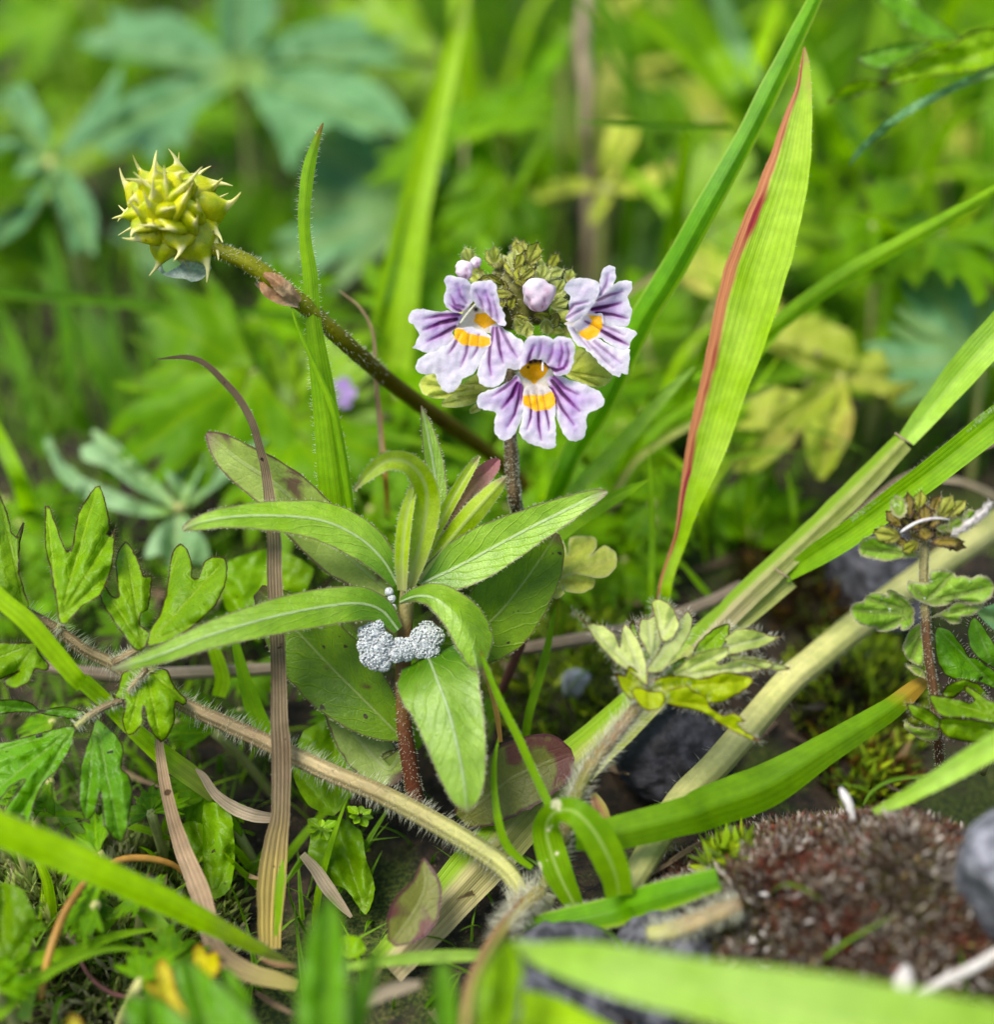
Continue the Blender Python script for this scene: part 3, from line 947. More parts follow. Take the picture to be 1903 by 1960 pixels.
# low undergrowth on the soil between the plants
V, F = [], []
AT = {'au': [], 'av': [], 'ae': [], 'am': []}
for k in range(4200):
    x, y = rb.uniform(-200, 2100), rb.uniform(520, 1950)
    if x > 1150 and y > 950 and rb.random() < 0.93: continue
    if y > 1300 and rb.random() < (0.5 if x < 450 else 0.85): continue
    g = P(x, y, hit(x, y))
    h = rb.uniform(.2, .75) * (1.6 if y < 900 else .8)
    n = 6
    pts = blade_points(h, rb.uniform(0.1, 1.2), rb.uniform(0, .9), n)
    w = rb.uniform(.02, .055)
    wid = [w * (1 - t ** 2.5 * .95) for t in np.linspace(0, 1, n)]
    v, f, a = lrib('b', pts, wid, Vector((0, 1, 0)), None, .4, 3)
    rot = Matrix.Rotation(rb.uniform(0, 6.28), 3, 'Z')
    b = len(V)
    q = Vector((g.x, g.y, gz(g.x, g.y) - .03))
    V += [rot @ vv + q for vv in v]
    F += [tuple(i + b for i in ff) for ff in f]
    for kk in AT: AT[kk] += a[kk]
und = mk('undergrowth_grass', V, F, M['grass_dark'], None, AT)
tag(und, 'short fine grass and seedlings covering the soil between the plants', 'grass', kind='stuff')


# buttercup leaves, three leaflets on a stalk
def local_leaf(name, pts, mat, step=4.0, cup=0.0, fold=0.1, base=(0, 0), tips=(), s=0.01, seed=0.0):
    v2, faces, ol = sheet(pts, step, 1.5)
    e = edge_dist(v2, ol)
    m = np.full(len(v2), 1e3)
    for tp in tips:
        q, t = poly_dist(v2[:, 0], v2[:, 1], [base, tp])
        m = np.minimum(m, q)
    rr = np.hypot(v2[:, 0] - base[0], v2[:, 1] - base[1])
    z = -cup * (rr / rr.max()) ** 2 * rr.max() + fold * np.minimum(m, 25) + np.array([noise.noise(Vector((a * .03, b * .03, seed))) * 9 for a, b in v2])
    V = [Vector((a, b, c)) * s for (a, b), c in zip(v2, z)]
    F = []
    for f in faces:
        a, b, c = (V[i] for i in f[:3])
        F.append(f if (b - a).cross(c - a).z > 0 else f[::-1])
    o = mk(name, V, F, mat, None, {'au': v2[:, 0] / 200 + .5, 'av': rr / rr.max(), 'ae': e * s, 'am': m * s})
    COL.objects.unlink(o)
    return o


def leaflet_outline(r, w=1.0):
    L = 100
    j = lambda a: a + r.uniform(-5, 5)
    half = [(4, 6), (16, 34), (26, 60), (40, 66), (36, 52), (30, 46)]
    right = [(5, 4), (j(20), 26), (j(38), 48), (j(50), 78), (j(40), 76), (j(27), 62), (j(30), 84), (j(26), 104), (j(16), 96), (j(12), 82)]
    top = [(j(8), 110), (j(2), 122), (j(-8), 108)]
    left = [(-x + r.uniform(-4, 4), y + r.uniform(-5, 5)) for x, y in right[::-1]]
    return [(x * w, y) for x, y in right + top + left]


LF = []
for i in range(5):
    r = random.Random(40 + i)
    parts = []
    mat = M[['bg_green', 'bg_green', 'cup_leaf', 'bg_blue', 'bg_lime'][i]]
    for a, sc in ((0, 1.0), (1.15, .9), (-1.15, .9)):
        ol = leaflet_outline(r, r.uniform(.85, 1.15))
        lf = local_leaf('leaflet', ol, mat, 5.5, r.uniform(.1, .35), .16, (0, 0), [(0, 115), (40, 72), (-40, 72)], .0078 * sc, i * 3.1 + a)
        parts.append((lf, a))
    LF.append(parts)


def cup_thing(x, y, d, size, kind, label, group, tilt=0.5, yaw=None, name='buttercup_leaf'):
    p = P(x, y, d)
    g = Vector((p.x + rb.uniform(-.4, .4), p.y + rb.uniform(0, .5), gz(p.x, p.y) - .1))
    e = empty(name, g, label, 'leaf', group)
    yaw = rb.uniform(0, 6.28) if yaw is None else yaw
    rot = Matrix.Rotation(tilt + rb.uniform(-.35, .35), 4, 'X') @ Matrix.Rotation(rb.uniform(-.3, .3), 4, 'Y') @ Matrix.Rotation(yaw, 4, 'Z')
    for lf, a in LF[kind]:
        c = lf.copy()
        COL.objects.link(c)
        c.parent = e
        c.matrix_local = Matrix.Translation(p - g) @ rot @ Matrix.Rotation(a, 4, 'Z') @ Matrix.Rotation(rb.uniform(-.25, .25), 4, 'X') @ Matrix.Scale(size, 4)
    n = 8
    pts = [g.lerp(p, t) + Vector((0, 0, 0.3 * math.sin(t * 3.14))) * (p - g).length * .2 for t in np.linspace(0, 1, n)]
    tube3('petiole', pts, [.035] * n, M['stalk_yellow'], e, ns=6)
    return e


for k in range(85):
    x, y, d, z = far_spot(-40, 1000, 0.3, 2.6, 12.6)
    kind = rb.choice((0, 0, 0, 1, 1, 2, 3, 4) if x > 1100 else (0, 0, 1, 1, 2, 3))
    near = d < 16.5
    lab = {0: 'green', 1: 'green', 2: 'brown rimmed', 3: 'bluish', 4: 'lime'}[kind]
    cup_thing(x, y, d, rb.uniform(.8, 1.7) * (1.0 if near else 1.4), kind, f'{lab} three lobed leaf ' + ('soft in the turf just behind the flowers' if near else 'strongly blurred in the far turf'),
              f'{lab} leaves in the ' + ('near turf' if near else 'far turf'), rb.uniform(.2, .8))

# low leaves that fill the ground between the plants
for k in range(46):
    while True:
        x, y = rb.uniform(-60, 1100), rb.uniform(960, 1900)
        if x < 480 - (y - 1400) * .3 or (y < 1450 and rb.random() < .6): break
    z = rb.uniform(.05, .25)
    d = ground_d(x, y, z)
    cup_thing(x, y, d, rb.uniform(.25, .5), rb.choice((0, 0, 1)), 'small lobed seedling leaf low on the soil among the stems', 'seedling leaves on the soil', .2)
for k in range(60):
    while True:
        x, y = rb.uniform(0, 1500) if k < 34 else rb.uniform(950, 1500), rb.uniform(720, 1100)
        z = rb.uniform(.2, .7)
        d = ground_d(x, y, z)
        if d > 12 and clear(x, y, d): break
    cup_thing(x, y, d, rb.uniform(.5, .9), rb.choice((0, 0, 1)), 'green three lobed leaf low on the soil between rosette and turf', 'green leaves low behind the rosette', .5)

for k in range(70):   # soft blades between the eyebright and the far turf
    x, y = rb.uniform(900, 1500), rb.uniform(760, 1120)
    d = hit(x, y)
    p = P(x, y, d)
    o = BL[rb.randrange(len(BL))].copy()
    COL.objects.link(o)
    h = rb.uniform(.8, 2.0)
    o.location = (p.x, p.y, gz(p.x, p.y) - .04)
    o.scale = (h, h * rb.uniform(.9, 1.6), h)
    o.rotation_euler = (rb.uniform(-.3, .3), rb.uniform(-.3, .3), rb.uniform(0, 6.28))
    tag(o, 'slender green blade in the low grass between eyebright and jointed stem', 'grass blade', 'blades between eyebright and jointed stem')
for k in range(80):   # tangle beneath the hairy runner
    x, y = rb.uniform(-40, 720), rb.uniform(1330, 1900)
    d = hit(x, y)
    p = P(x, y, d)
    o = BL[rb.randrange(len(BL))].copy()
    COL.objects.link(o)
    h = rb.uniform(.45, 1.0)
    o.location = (p.x, p.y, gz(p.x, p.y) - .04)
    o.scale = (h, h * rb.uniform(1.0, 2.0), h)
    o.rotation_euler = (rb.uniform(-.7, .7), rb.uniform(-.7, .7), rb.uniform(0, 6.28))
    tag(o, 'short green blade in the tangle beneath the hairy runner', 'grass blade', 'short blades beneath the hairy runner')

# -------- big readable leaves behind
def palm(name, d, lobes, mat, label, base, gy=0.0, gx=0.0, tips=None, group=None, stalk=None, cat='leaf', cup=0.0, step=9, wob=.12):
    b = P(base[0], base[1], d)
    g = Vector((b.x, b.y + .3, gz(b.x, b.y) - .05))
    e = empty(name, g, label, cat, group)
    for i, lo in enumerate(lobes):
        far_i = max(range(len(lo)), key=lambda i: math.hypot(lo[i][0] - base[0], lo[i][1] - base[1]))
        mx = sum(p[0] for p in lo) / len(lo); my = sum(p[1] for p in lo) / len(lo)
        traced('leaflet', lo, d + 0.02 * i + gy * (my - base[1]) / 100 + gx * (mx - base[0]) / 100, mat, e, gx=gx, gy=gy, fold=0.12, wob=wob, step=step, base=base, tips=[lo[far_i][:2]], jitter=3, cup=cup)
    pts = [g.lerp(b, t) + Vector((0, 0, .25 * math.sin(t * 3.14))) for t in np.linspace(0, 1, 9)]
    tube3('petiole', pts, [.06] * 9, M['stalk_yellow'], e, ns=7)
    return e


palm('palmate_leaf', 16.8, [
    [(455, 128), (400, 142), (300, 160), (205, 205), (150, 250), (132, 292), (180, 278), (215, 300), (262, 284), (300, 312), (322, 272), (350, 282), (372, 222), (420, 180), (462, 155)],
    [(450, 120), (408, 76), (330, 28), (262, 30), (206, 18), (220, 52), (150, 74), (185, 100), (300, 122), (400, 138)],
    [(458, 122), (500, 96), (545, 62), (620, 40), (690, 26), (700, 52), (775, 80), (740, 100), (772, 122), (690, 122), (560, 116), (480, 138)],
    [(458, 140), (520, 130), (600, 128), (690, 142), (752, 190), (802, 272), (740, 250), (700, 262), (640, 236), (600, 262), (568, 300), (556, 330), (530, 260), (486, 190)],
    [(446, 122), (418, 60), (424, -30), (460, -90), (520, -40), (530, 30), (490, 90), (464, 126)]],
     M['bg_blue'], 'large bluish green palmate leaf with five broad lobes above the seed head', (456, 134), gy=-0.55)
palm('palmate_leaf', 15.0, [
    [(95, 300), (60, 270), (10, 210), (5, 180), (45, 160), (70, 200), (95, 250)],
    [(95, 305), (40, 270), (-30, 268), (-60, 300), (-20, 330), (50, 335)],
    [(100, 310), (130, 325), (170, 370), (186, 420), (180, 490), (160, 470), (140, 490), (122, 420), (95, 360)],
    [(95, 310), (60, 340), (20, 400), (-30, 430), (-10, 470), (40, 440), (80, 380)],
    [(100, 300), (150, 230), (190, 180), (235, 120), (222, 190), (180, 250), (130, 300)]],
     M['bg_blue'], 'bluish green lobed leaf low behind the seed head and cut by the frame', (96, 306), gy=-.3)
palm('palmate_leaf', 12.3, [
    R4([(930, 950), (860, 830), (700, 690), (640, 620), (560, 565), (480, 530), (500, 600), (420, 620), (440, 690), (560, 730), (700, 830), (850, 920)]),
    R4([(940, 930), (870, 760), (815, 600), (850, 340), (900, 420), (960, 450), (1010, 330), (1090, 240), (1120, 330), (1165, 350), (1120, 540), (1060, 740), (975, 930)]),
    R4([(970, 950), (1040, 800), (1180, 640), (1300, 520), (1470, 370), (1440, 480), (1390, 600), (1270, 730), (1120, 850)]),
    R4([(930, 975), (880, 1010), (800, 1090), (760, 1200), (860, 1190), (900, 1290), (1000, 1230), (1100, 1240), (1080, 1110), (980, 990)]),
    R4([(920, 960), (760, 920), (600, 850), (470, 800), (330, 690), (260, 560), (230, 600), (300, 760), (420, 880), (620, 960), (800, 990)])],
     M['bg_blue_light'], 'pale bluish palmate leaf with spread fingers beside the curled dead blade', (345, 978), gy=-.28)
palm('lime_leaf', 12.9, [
    R6([(1100, 250), (900, 200), (760, 120), (680, 90), (760, 20), (800, -40), (960, -70), (1050, -30), (1150, 30), (1180, 140)]),
    R6([(1100, 250), (1010, 260), (880, 330), (700, 300), (560, 400), (620, 460), (540, 520), (700, 540), (600, 610), (520, 740), (640, 760), (800, 640), (920, 520), (1050, 400)]),
    R6([(1100, 250), (1040, 400), (940, 480), (905, 570), (930, 720), (990, 800), (1060, 730), (1150, 560), (1160, 420)]),
    R6([(1110, 240), (1180, 160), (1300, 110), (1350, 200), (1420, 260), (1330, 350), (1250, 330), (1180, 330)])],
     M['bg_lime'], 'yellowing lime leaf with brown blotches beyond the red edged blade', R6([(1105, 250)])[0], gy=-.3)
palm('lime_leaf', 13.6, [
    R6([(1330, 300), (1450, 120), (1600, 20), (1750, -60), (1820, 60), (1700, 170), (1560, 260), (1420, 340)]),
    R6([(1330, 300), (1420, 330), (1560, 330), (1700, 400), (1640, 450), (1480, 470), (1370, 420)])],
     M['bg_lime'], 'lime green leaf with pale blotches behind the tall grass sheath', R6([(1330, 300)])[0], gy=-.3)
palm('sunny_leaf', 12.6, [
    R6([(640, 1100), (600, 980), (640, 880), (700, 830), (740, 770), (790, 850), (850, 830), (900, 850), (860, 900), (990, 900), (920, 960), (860, 990), (780, 1010)]),
    R6([(640, 1100), (780, 1020), (900, 1010), (1000, 1040), (900, 1090), (960, 1130), (780, 1150), (680, 1150)]),
    R6([(640, 1100), (540, 1000), (480, 880), (420, 840), (440, 960), (400, 1040), (500, 1100)])],
     M['bg_green'], 'fresh green toothed leaf behind the pale grass sheath', R6([(640, 1105)])[0], gy=-.25)
palm('forked_leaf', 15.2, [
    R2([(1450, 960), (1440, 820), (1470, 700), (1490, 640), (1620, 650), (1610, 760), (1540, 860), (1500, 950)]),
    R2([(1460, 980), (1300, 930), (1180, 960), (1060, 1010), (980, 1060), (1080, 1070), (1200, 1030), (1330, 1010)]),
    R2([(1470, 980), (1560, 960), (1700, 880), (1830, 860), (1840, 900), (1720, 980), (1580, 1030)]),
    R2([(1450, 980), (1400, 1050), (1370, 1130), (1390, 1190), (1440, 1120), (1490, 1040)])],
     M['bg_lime'], 'pale narrow lobed leaf above the eyebright and out of focus', R2([(1460, 975)])[0], gy=-.3)
palm('broad_leaf', 15.0, [
    [(800, 640), (770, 560), (780, 450), (830, 350), (880, 335), (930, 400), (945, 500), (910, 590), (850, 640)]],
     M['bg_green'], 'broad pale green oval leaf blurred behind the eyebright bracts', (815, 640), gy=-.3)
palm('broad_leaf', 16.5, [
    R2([(960, 480), (1000, 400), (1080, 290), (1180, 210), (1260, 170), (1250, 300), (1170, 420), (1060, 500)])],
     M['bg_green'], 'pale oval leaf hanging beside the beige stalk', R2([(1255, 175)])[0], gy=-.2)
tube('dry_stalk', R2([(1365, -60, 16.8, 26), (1340, 120, 16.7, 28), (1330, 250, 16.6, 32), (1355, 450, 16.5, 28), (1350, 700, 16.6, 26), (1370, 900, 16.9, 24)]) + [(1130, 640, 17.2, 24)], M['straw_grey'])
tag(bpy.data.objects['dry_stalk'], 'blurred beige dry stalk standing upright above the eyebright', 'stalk')
o = empty('violet_flower', P(655, 830, 13.2), 'tiny blurred violet flower behind the hairy upright blade', 'flower')
for a in range(5):
    cx, cy = 655 + 14 * math.cos(a * 1.256), 752 + 18 * math.sin(a * 1.256)
    traced('petal', [(655, 755), (cx - 10, cy - 10), (cx + 10, cy - 10), (cx + 12, cy + 8), (cx - 6, cy + 12)], 12.6 + .02 * a, plain('violet', lin(186, 160, 214, .75), lin(166, 130, 204, .75), trans=.4), o, step=5, gy=-.2)
tube('stem', [(655, 755, 12.65, 6), (655, 820, 12.8, 6), (652, 900, 13.3, 6)], M['grass'], o, n=8)

# ================================================================ grass blades one can tell apart
def blade(name, ctrl, mat, label, cat='grass blade', hair=0, hair_len=.05, group=None, **kw):
    kw.setdefault('nu', 9); kw.setdefault('n', 48)
    o = ribbon(name, ctrl, M[mat] if isinstance(mat, str) else mat, None, **kw)
    tag(o, label, cat, group)
    if hair:
        me = o.data
        nu = kw['nu']; n = kw['n']
        hs = []
        for _ in range(hair):
            i = RNG.randrange(2, n - 2)
            sd_ = RNG.random() < .5
            a = me.vertices[i * nu + (0 if sd_ else nu - 1)].co
            b = me.vertices[i * nu + (1 if sd_ else nu - 2)].co
            t = (me.vertices[(i + 1) * nu + (0 if sd_ else nu - 1)].co - a)
            p = a + t * RNG.random()
            dv = (a - b).normalized() + Vector((RNG.uniform(-.5, .5), RNG.uniform(-.6, .4), RNG.uniform(-.2, .7)))
            L = hair_len * .62 * RNG.uniform(.4, 1.2)
            hs.append((p, dv.normalized() * L, .001, Vector((0, 0, RNG.uniform(-.2, .2))) * L))
        hair_mesh('hairs', hs, M['hair'], o)
    return o


GX = lambda x, y: (x, y, ground_d(x, y) + .05)
blade('grass_leaf', ([GX(1236, 1250) + (22,)] + R6([(155, 1450, 10.6, 26), (185, 1300, 10.5, 25), (255, 1100, 10.45, 27), (305, 900, 10.4, 44), (395, 600, 10.35, 78), (480, 300, 10.3, 90)])
       + R3([(548, 1800, 10.25, 106), (630, 1500, 10.2, 117), (725, 1200, 10.15, 108), (810, 920, 10.15, 85), (868, 640, 10.15, 56), (900, 470, 10.15, 30), (908, 330, 10.15, 16), (905, 250, 10.15, 3)])),
      'grass_red', 'broad upright grass blade with a scorched red and orange edge', hair=120, hair_len=.03, fold=.25, wob=.02, nu=15, n=80)
blade('grass_leaf', ([GX(1010, 1090) + (30,)] + R5([(1200, 860, 11.0, 36), (1300, 620, 10.8, 42), (1450, 380, 10.6, 46)]) + R3([(40, 1700, 10.4, 50), (200, 1440, 10.3, 50), (400, 1080, 10.2, 47), (600, 720, 10.2, 42), (760, 400, 10.2, 40), (960, 0, 10.3, 28)]) + [(1590, -60, 10.4, 18), (1700, -300, 10.6, 10), (1780, -480, 10.7, 2)]),
      'grass_keel', 'long dark green keeled grass blade slanting behind the flowers', fold=-.75, nu=11, n=70)
blade('grass_leaf', [GX(655, 980) + (70,)] + [(691, 866, 13.4, 82), (720, 775, 13.3, 92), (749, 665, 13.3, 88), (767, 527, 13.3, 76), (793, 400, 13.3, 60), (818, 291, 13.4, 52), (844, 182, 13.5, 42), (866, 91, 13.6, 34), (891, 0, 13.7, 20), (905, -50, 13.8, 10)],
      'grass_blur', 'tall lime green grass blade blurred close behind the flower cluster', fold=.4)
blade('grass_leaf', [(655, 1020, 10.0, 60), (646, 950, 9.95, 66), (633, 848, 9.9, 55), (618, 738, 9.85, 44), (600, 618, 9.8, 31), (593, 527, 9.8, 29), (583, 455, 9.8, 24), (582, 393, 9.8, 24), (589, 327, 9.8, 25), (603, 275, 9.8, 16), (618, 236, 9.8, 3)],
      'grass', 'upright softly hairy grass blade with a reddish tip crossing the seed head stalk', hair=360, hair_len=.05, fold=-.5, twist=.5, nu=9, n=70)
blade('sedge_leaf', [(676, 1000, 9.85, 14), (669, 957, 9.8, 15), (658, 884, 9.75, 16), (640, 793, 9.7, 14), (611, 720, 9.7, 11), (589, 670, 9.7, 9), (567, 618, 9.7, 6), (553, 567, 9.7, 2)],
      'grass', 'thin folded sedge leaf leaning against the hairy upright blade', fold=-.9, nu=5)
blade('grass_leaf', [GX(735, 930) + (8,), (732, 880, 10.6, 10)] + [(728, 830, 10.6, 9), (719, 720, 10.6, 8), (714, 640, 10.6, 6), (690, 590, 10.6, 5), (650, 557, 10.6, 2)],
      'straw_tan', 'hair thin orange dead blade with a bent tip beside the lime blade', nu=3, n=40)
blade('grass_leaf', [GX(742, 1010) + (8,), (740, 940, 10.8, 10), (732, 850, 10.7, 10), (724, 770, 10.65, 9), (716, 690, 10.6, 5)], 'amber', 'narrow amber blade rising behind the rosette', nu=3, n=30)

# the flowering stem on the far side, with its sheath and two blades
gs = empty('jointed_grass', P(830, 1780, 9.3), 'pale jointed grass stem slanting up with two leafy joints', 'grass')
ribbon('lower_sheath', [(740, 1850, 9.3, 80), (930, 1640, 9.62, 100), (1060, 1500, 9.9, 94), (1200, 1370, 10.12, 78), (1300, 1270, 10.3, 66), (1360, 1215, 10.35, 66), (1440, 1150, 10.4, 66), (1506, 1098, 10.4, 62)], M['sheath'], gs, fold=-.9, nu=11, n=60, arch=-.5)
ribbon('upper_sheath', R6([(330, 1680, 10.32, 40), (560, 1440, 10.33, 50), (780, 1230, 10.33, 48), (950, 1070, 10.33, 46), (1200, 830, 10.35, 48), (1430, 590, 10.4, 40)]), M['sheath'], gs, fold=-.95, nu=11, n=50, arch=-.5)
ribbon('blade', R6([(1440, 585, 10.4, 34), (1600, 390, 10.35, 50), (1750, 210, 10.3, 60), (1960, -20, 10.2, 66), (2350, -420, 9.9, 52), (2650, -720, 9.6, 5)]), M['grass_pale'], gs, fold=.5, nu=11, n=40)
o_ = ribbon('blade', R6([(800, 1300, 10.42, 26), (1000, 1170, 10.3, 46), (1200, 1040, 10.2, 50), (1400, 890, 10.1, 52), (1600, 740, 10.0, 54), (1980, 440, 9.9, 58), (2400, 130, 9.7, 46), (2800, -140, 9.5, 4)]), M['grass'], gs, fold=.5, nu=11, n=40)
for nm, q in (('ligule', (1425, 580)), ('ligule', (790, 1290))):
    x, y = R6([q])[0]
    tube(nm, [(x - 16, y - 12, 10.3, 3), (x, y, 10.28, 5), (x + 16, y + 10, 10.3, 3)], M['straw'], gs, n=10)
hs = []
for _ in range(420):
    f = RNG.random()
    a = np.array([(1200, 1040, 10.2), (1960, 450, 9.9)])
    q = a[0] + (a[1] - a[0]) * f
    x, y = R6([(q[0] - 40, q[1] - 55)])[0]
    p = P(x, y + RNG.uniform(0, 14), q[2] - .03)
    hs.append((p, (RT * -.5 + UP * .8 + Vector((RNG.uniform(-.4, .4), -.3, 0))) * .035 * RNG.uniform(.4, 1.2), .001, Vector((0, 0, 0))))
hair_mesh('hairs', hs, M['hair'], o_)
blade('grass_leaf', R6([(1120, 1030, 10.9, 12), (1280, 895, 10.8, 16), (1430, 785, 10.75, 18), (1680, 690, 10.7, 20), (1960, 560, 10.7, 20), (2500, 330, 10.8, 6)]), 'straw_grey', 'bleached grey dead blade tucked behind the jointed stem', fold=.3)
blade('grass_leaf', R6([(1620, 790, 11.2, 14), (1760, 810, 11.2, 16), (1960, 900, 11.2, 16)]), 'straw', 'short buff dead blade curving behind the small eyebright', fold=.3)
blade(
    'grass_leaf', [(1330, 730, 11.5, 20), (1400, 690, 11.4, 22)] + R3([(720, 1740, 11.2, 30), (900, 1600, 11.1, 34), (1150, 1430, 11.0, 36), (1400, 1290, 10.9, 32), (1650, 1150, 10.8, 26), (1903, 1000, 10.8, 16)]) + [(1950, 335, 10.8, 6)],
    'grass', 'slender two toned grass blade crossing behind the red edged blade', fold=-.6)
blade('grass_leaf', [GX(1040, 1010) + (18,), (1090, 950, 11.2, 26), (1170, 870, 11.1, 30), (1235, 800, 11.0, 26), (1290, 740, 11.0, 18), (1330, 703, 11.0, 4)], 'grass_pale', 'pale pointed grass blade rising behind the eyebright stem', fold=.3)
blade('grass_leaf', [GX(1150, 1000) + (20,), (1210, 870, 11.9, 24), (1290, 790, 11.8, 26), (1400, 720, 11.6, 24), (1480, 640, 11.5, 20), (1510, 600, 11.5, 8)], 'grass', 'green grass blade leaning under the red edged blade', fold=.4)
blade('grass_leaf', [GX(1130, 1050) + (12,), (1200, 900, 11.9, 16), (1280, 835, 11.8, 17), (1390, 780, 11.8, 16), (1480, 740, 11.8, 8)], 'sheath', 'straw yellow narrow blade leaning low behind the eyebright', fold=.3)
blade('grass_leaf', [(960, 1090, 10.35, 20), (1040, 1040, 10.3, 34), (1110, 990, 10.3, 34), (1190, 945, 10.3, 22), (1242, 918, 10.3, 3)], 'grass', 'short green blade with a wine red tip under the long rosette leaf', fold=.3)
for (x0, y0, x1, y1, d, w, lab) in ((1245, 1160, 1243, 858, 10.9, 12, 'thin upright seedling blade next to the red edged blade'), (1010, 1380, 1068, 1140, 10.3, 16, 'straight green blade behind the purple stem'),
                                 (1370, 1165, 1290, 1060, 11.3, 12, 'short green blade slanting under the red edged blade'), (1520, 1000, 1505, 900, 12.0, 10, 'tiny upright blade behind the pale sheath')):
    blade('grass_leaf', [GX(x0 - 4, y0 + 90) + (w * .8,), (x0, y0, d, w), ((x0 + x1) / 2 + 4, (y0 + y1) / 2, d, w), (x1, y1, d, 2)], 'grass', lab, fold=.4, nu=5, n=24)
st, sp_, sr_ = tube('yellow_stalk', R6([(2900, 420, 12.6, 44), (2400, 720, 12.1, 48), (1960, 1000, 11.6, 52), (1500, 1320, 11.2, 54), (1180, 1560, 10.9, 56), (950, 1750, 10.6, 56), (800, 1880, 10.4, 56)]) + R9([(450, 530, 10.0, 56), (250, 730, 9.75, 55), (100, 980, 9.4, 54), (-30, 1200, 9.15, 50)]), M['stalk_yellow'], None, n=60, ns=14)
tag(st, 'thick pale yellow stalk slanting behind the furry young leaf', 'stalk')
tube_hairs(sp_, sr_, 500, .06, M['hair'], st, r=.001)
blade('grass_leaf', R8([(1300, 930, 8.95, 40), (1480, 905, 9.0, 62), (1903, 800, 9.1, 72)]) + R9([(400, 760, 9.2, 80), (700, 650, 9.3, 84), (950, 500, 9.4, 64), (1150, 375, 9.5, 52), (1350, 250, 9.6, 44), (1510, 120, 9.7, 30), (1560, 90, 9.75, 16)]),
      leafmat('grass_blade_amber_tip', lin(92, 152, 26, .66), lin(112, 170, 40, .68), stripes=7, stripe_amt=.04, bump=.12, tip=lin(206, 180, 84, .62), tip_a=.88, tip_b=.97, rough=.38, trans=.36, cellb=0), 'dark green folded grass blade with an amber tip over the stony ground', fold=-.5, nu=11)
blade('grass_leaf', R9([(1270, 790, 8.9, 14), (1400, 730, 8.8, 24), (1550, 650, 8.7, 32), (1700, 560, 8.6, 40), (1903, 440, 8.5, 46), (2000, 380, 8.45, 48), (2350, 170, 8.2, 40), (2650, 20, 8.0, 4)]), 'grass_pale', 'pale green blade rising from the reddish moss hummock', hair=160, hair_len=.035, fold=.3)
blade('sedge_leaf', R9([(1215, 750, 9.1, 3), (1260, 680, 9.1, 5), (1350, 625, 9.15, 7), (1480, 605, 9.2, 6), (1600, 620, 9.2, 3)]), 'grass_dark', 'hair thin curled green blade above the reddish moss hummock', nu=3)
blade('grass_leaf', R8([(1040, 1425, 9.05, 40), (1150, 1390, 9.05, 52), (1500, 1310, 9.0, 56)]) + R9([(0, 1275, 8.9, 56), (200, 1215, 8.8, 54), (450, 1140, 8.72, 42)]), 'grass_keel', 'short cut grass blade lying level above the dark stones', hair=420, hair_len=.045, fold=-.35, nu=11)
cs, cp_, cr_ = tube('cut_stalk', R9([(575, 1270, 8.42, 30), (460, 1310, 8.45, 33), (330, 1365, 8.5, 33), (200, 1410, 8.55, 32), (90, 1430, 8.62, 28)]), M['runner'], None, n=30, ns=12, ridges=3)
tag(cs, 'short cut hairy tan stalk lying on the dark stone', 'stalk')
tube_hairs(cp_, cr_, 420, .085, M['hair'], cs)
blade('curled_grass_leaf', R8([(1330, 1330, 9.15, 30), (1280, 1250, 9.12, 38), (1215, 1120, 9.1, 54), (1165, 980, 9.12, 58), (1145, 880, 9.1, 54), (1165, 815, 9.0, 46), (1215, 778, 8.9, 44), (1300, 790, 8.8, 52), (1390, 880, 8.78, 62), (1460, 1000, 8.8, 64), (1510, 1120, 8.85, 58), (1530, 1225, 8.9, 52)]),
      leafmat('curled_blade', lin(108, 172, 30, G), lin(132, 190, 56, G), stripes=7, stripe_amt=.08, mid=lin(186, 218, 140, .7), mid_w=.014, mid_s=.6, rough=.4, trans=.42, cellb=0, spots2=(lin(226, 228, 196, .85), 6.0, .63)),
      'grass blade looped over itself with pale insect marks', fold=.18, nu=11, n=70)
blade('grass_leaf', [(-950, 1240, 7.4, 5), (-520, 1400, 7.6, 46), (-120, 1535, 7.9, 66)] + R7([(0, 880, 8.0, 64), (300, 1000, 8.15, 62), (700, 1180, 8.35, 52), (1000, 1320, 8.55, 46), (1250, 1450, 8.75, 32), (1440, 1540, 8.9, 18)]) + [(560, 1850, 9.0, 8)],
      'grass_blur', 'thick bright hairy grass blade slanting over the tangled stems', hair=520, hair_len=.05, fold=-.55, nu=11, n=60)
blade('grass_leaf', [(985, 1803, 7.45, 12), (1020, 1822, 7.4, 36), (1150, 1850, 7.2, 88), (1350, 1895, 7.0, 112), (1600, 1945, 6.8, 150), (1950, 2030, 6.6, 185), (2350, 2130, 6.4, 170), (2700, 2210, 6.2, 90), (2950, 2260, 6.1, 5)],
      'grass_pale', 'very wide pale green grass blade stretched over the slate coloured stone', fold=.22, nu=13, n=60, wob=.015)
blade('grass_leaf', [(1000, 1935, 7.6, 80), (1060, 1945, 7.5, 70), (1180, 2010, 7.3, 70)], 'grass_blur', 'blunt yellow green blade below the widest pale blade', fold=.2)
blade('grass_leaf', R8([(1180, 790, 9.15, 16), (1170, 770, 9.15, 17), (1080, 580, 9.2, 16), (1000, 400, 9.2, 16), (900, 200, 9.2, 14), (820, 0, 9.2, 9), (800, -60, 9.2, 2)]), 'grass', 'slim straight grass blade in front of the purple stained rosette leaf', fold=.4, hair=60, hair_len=.025)
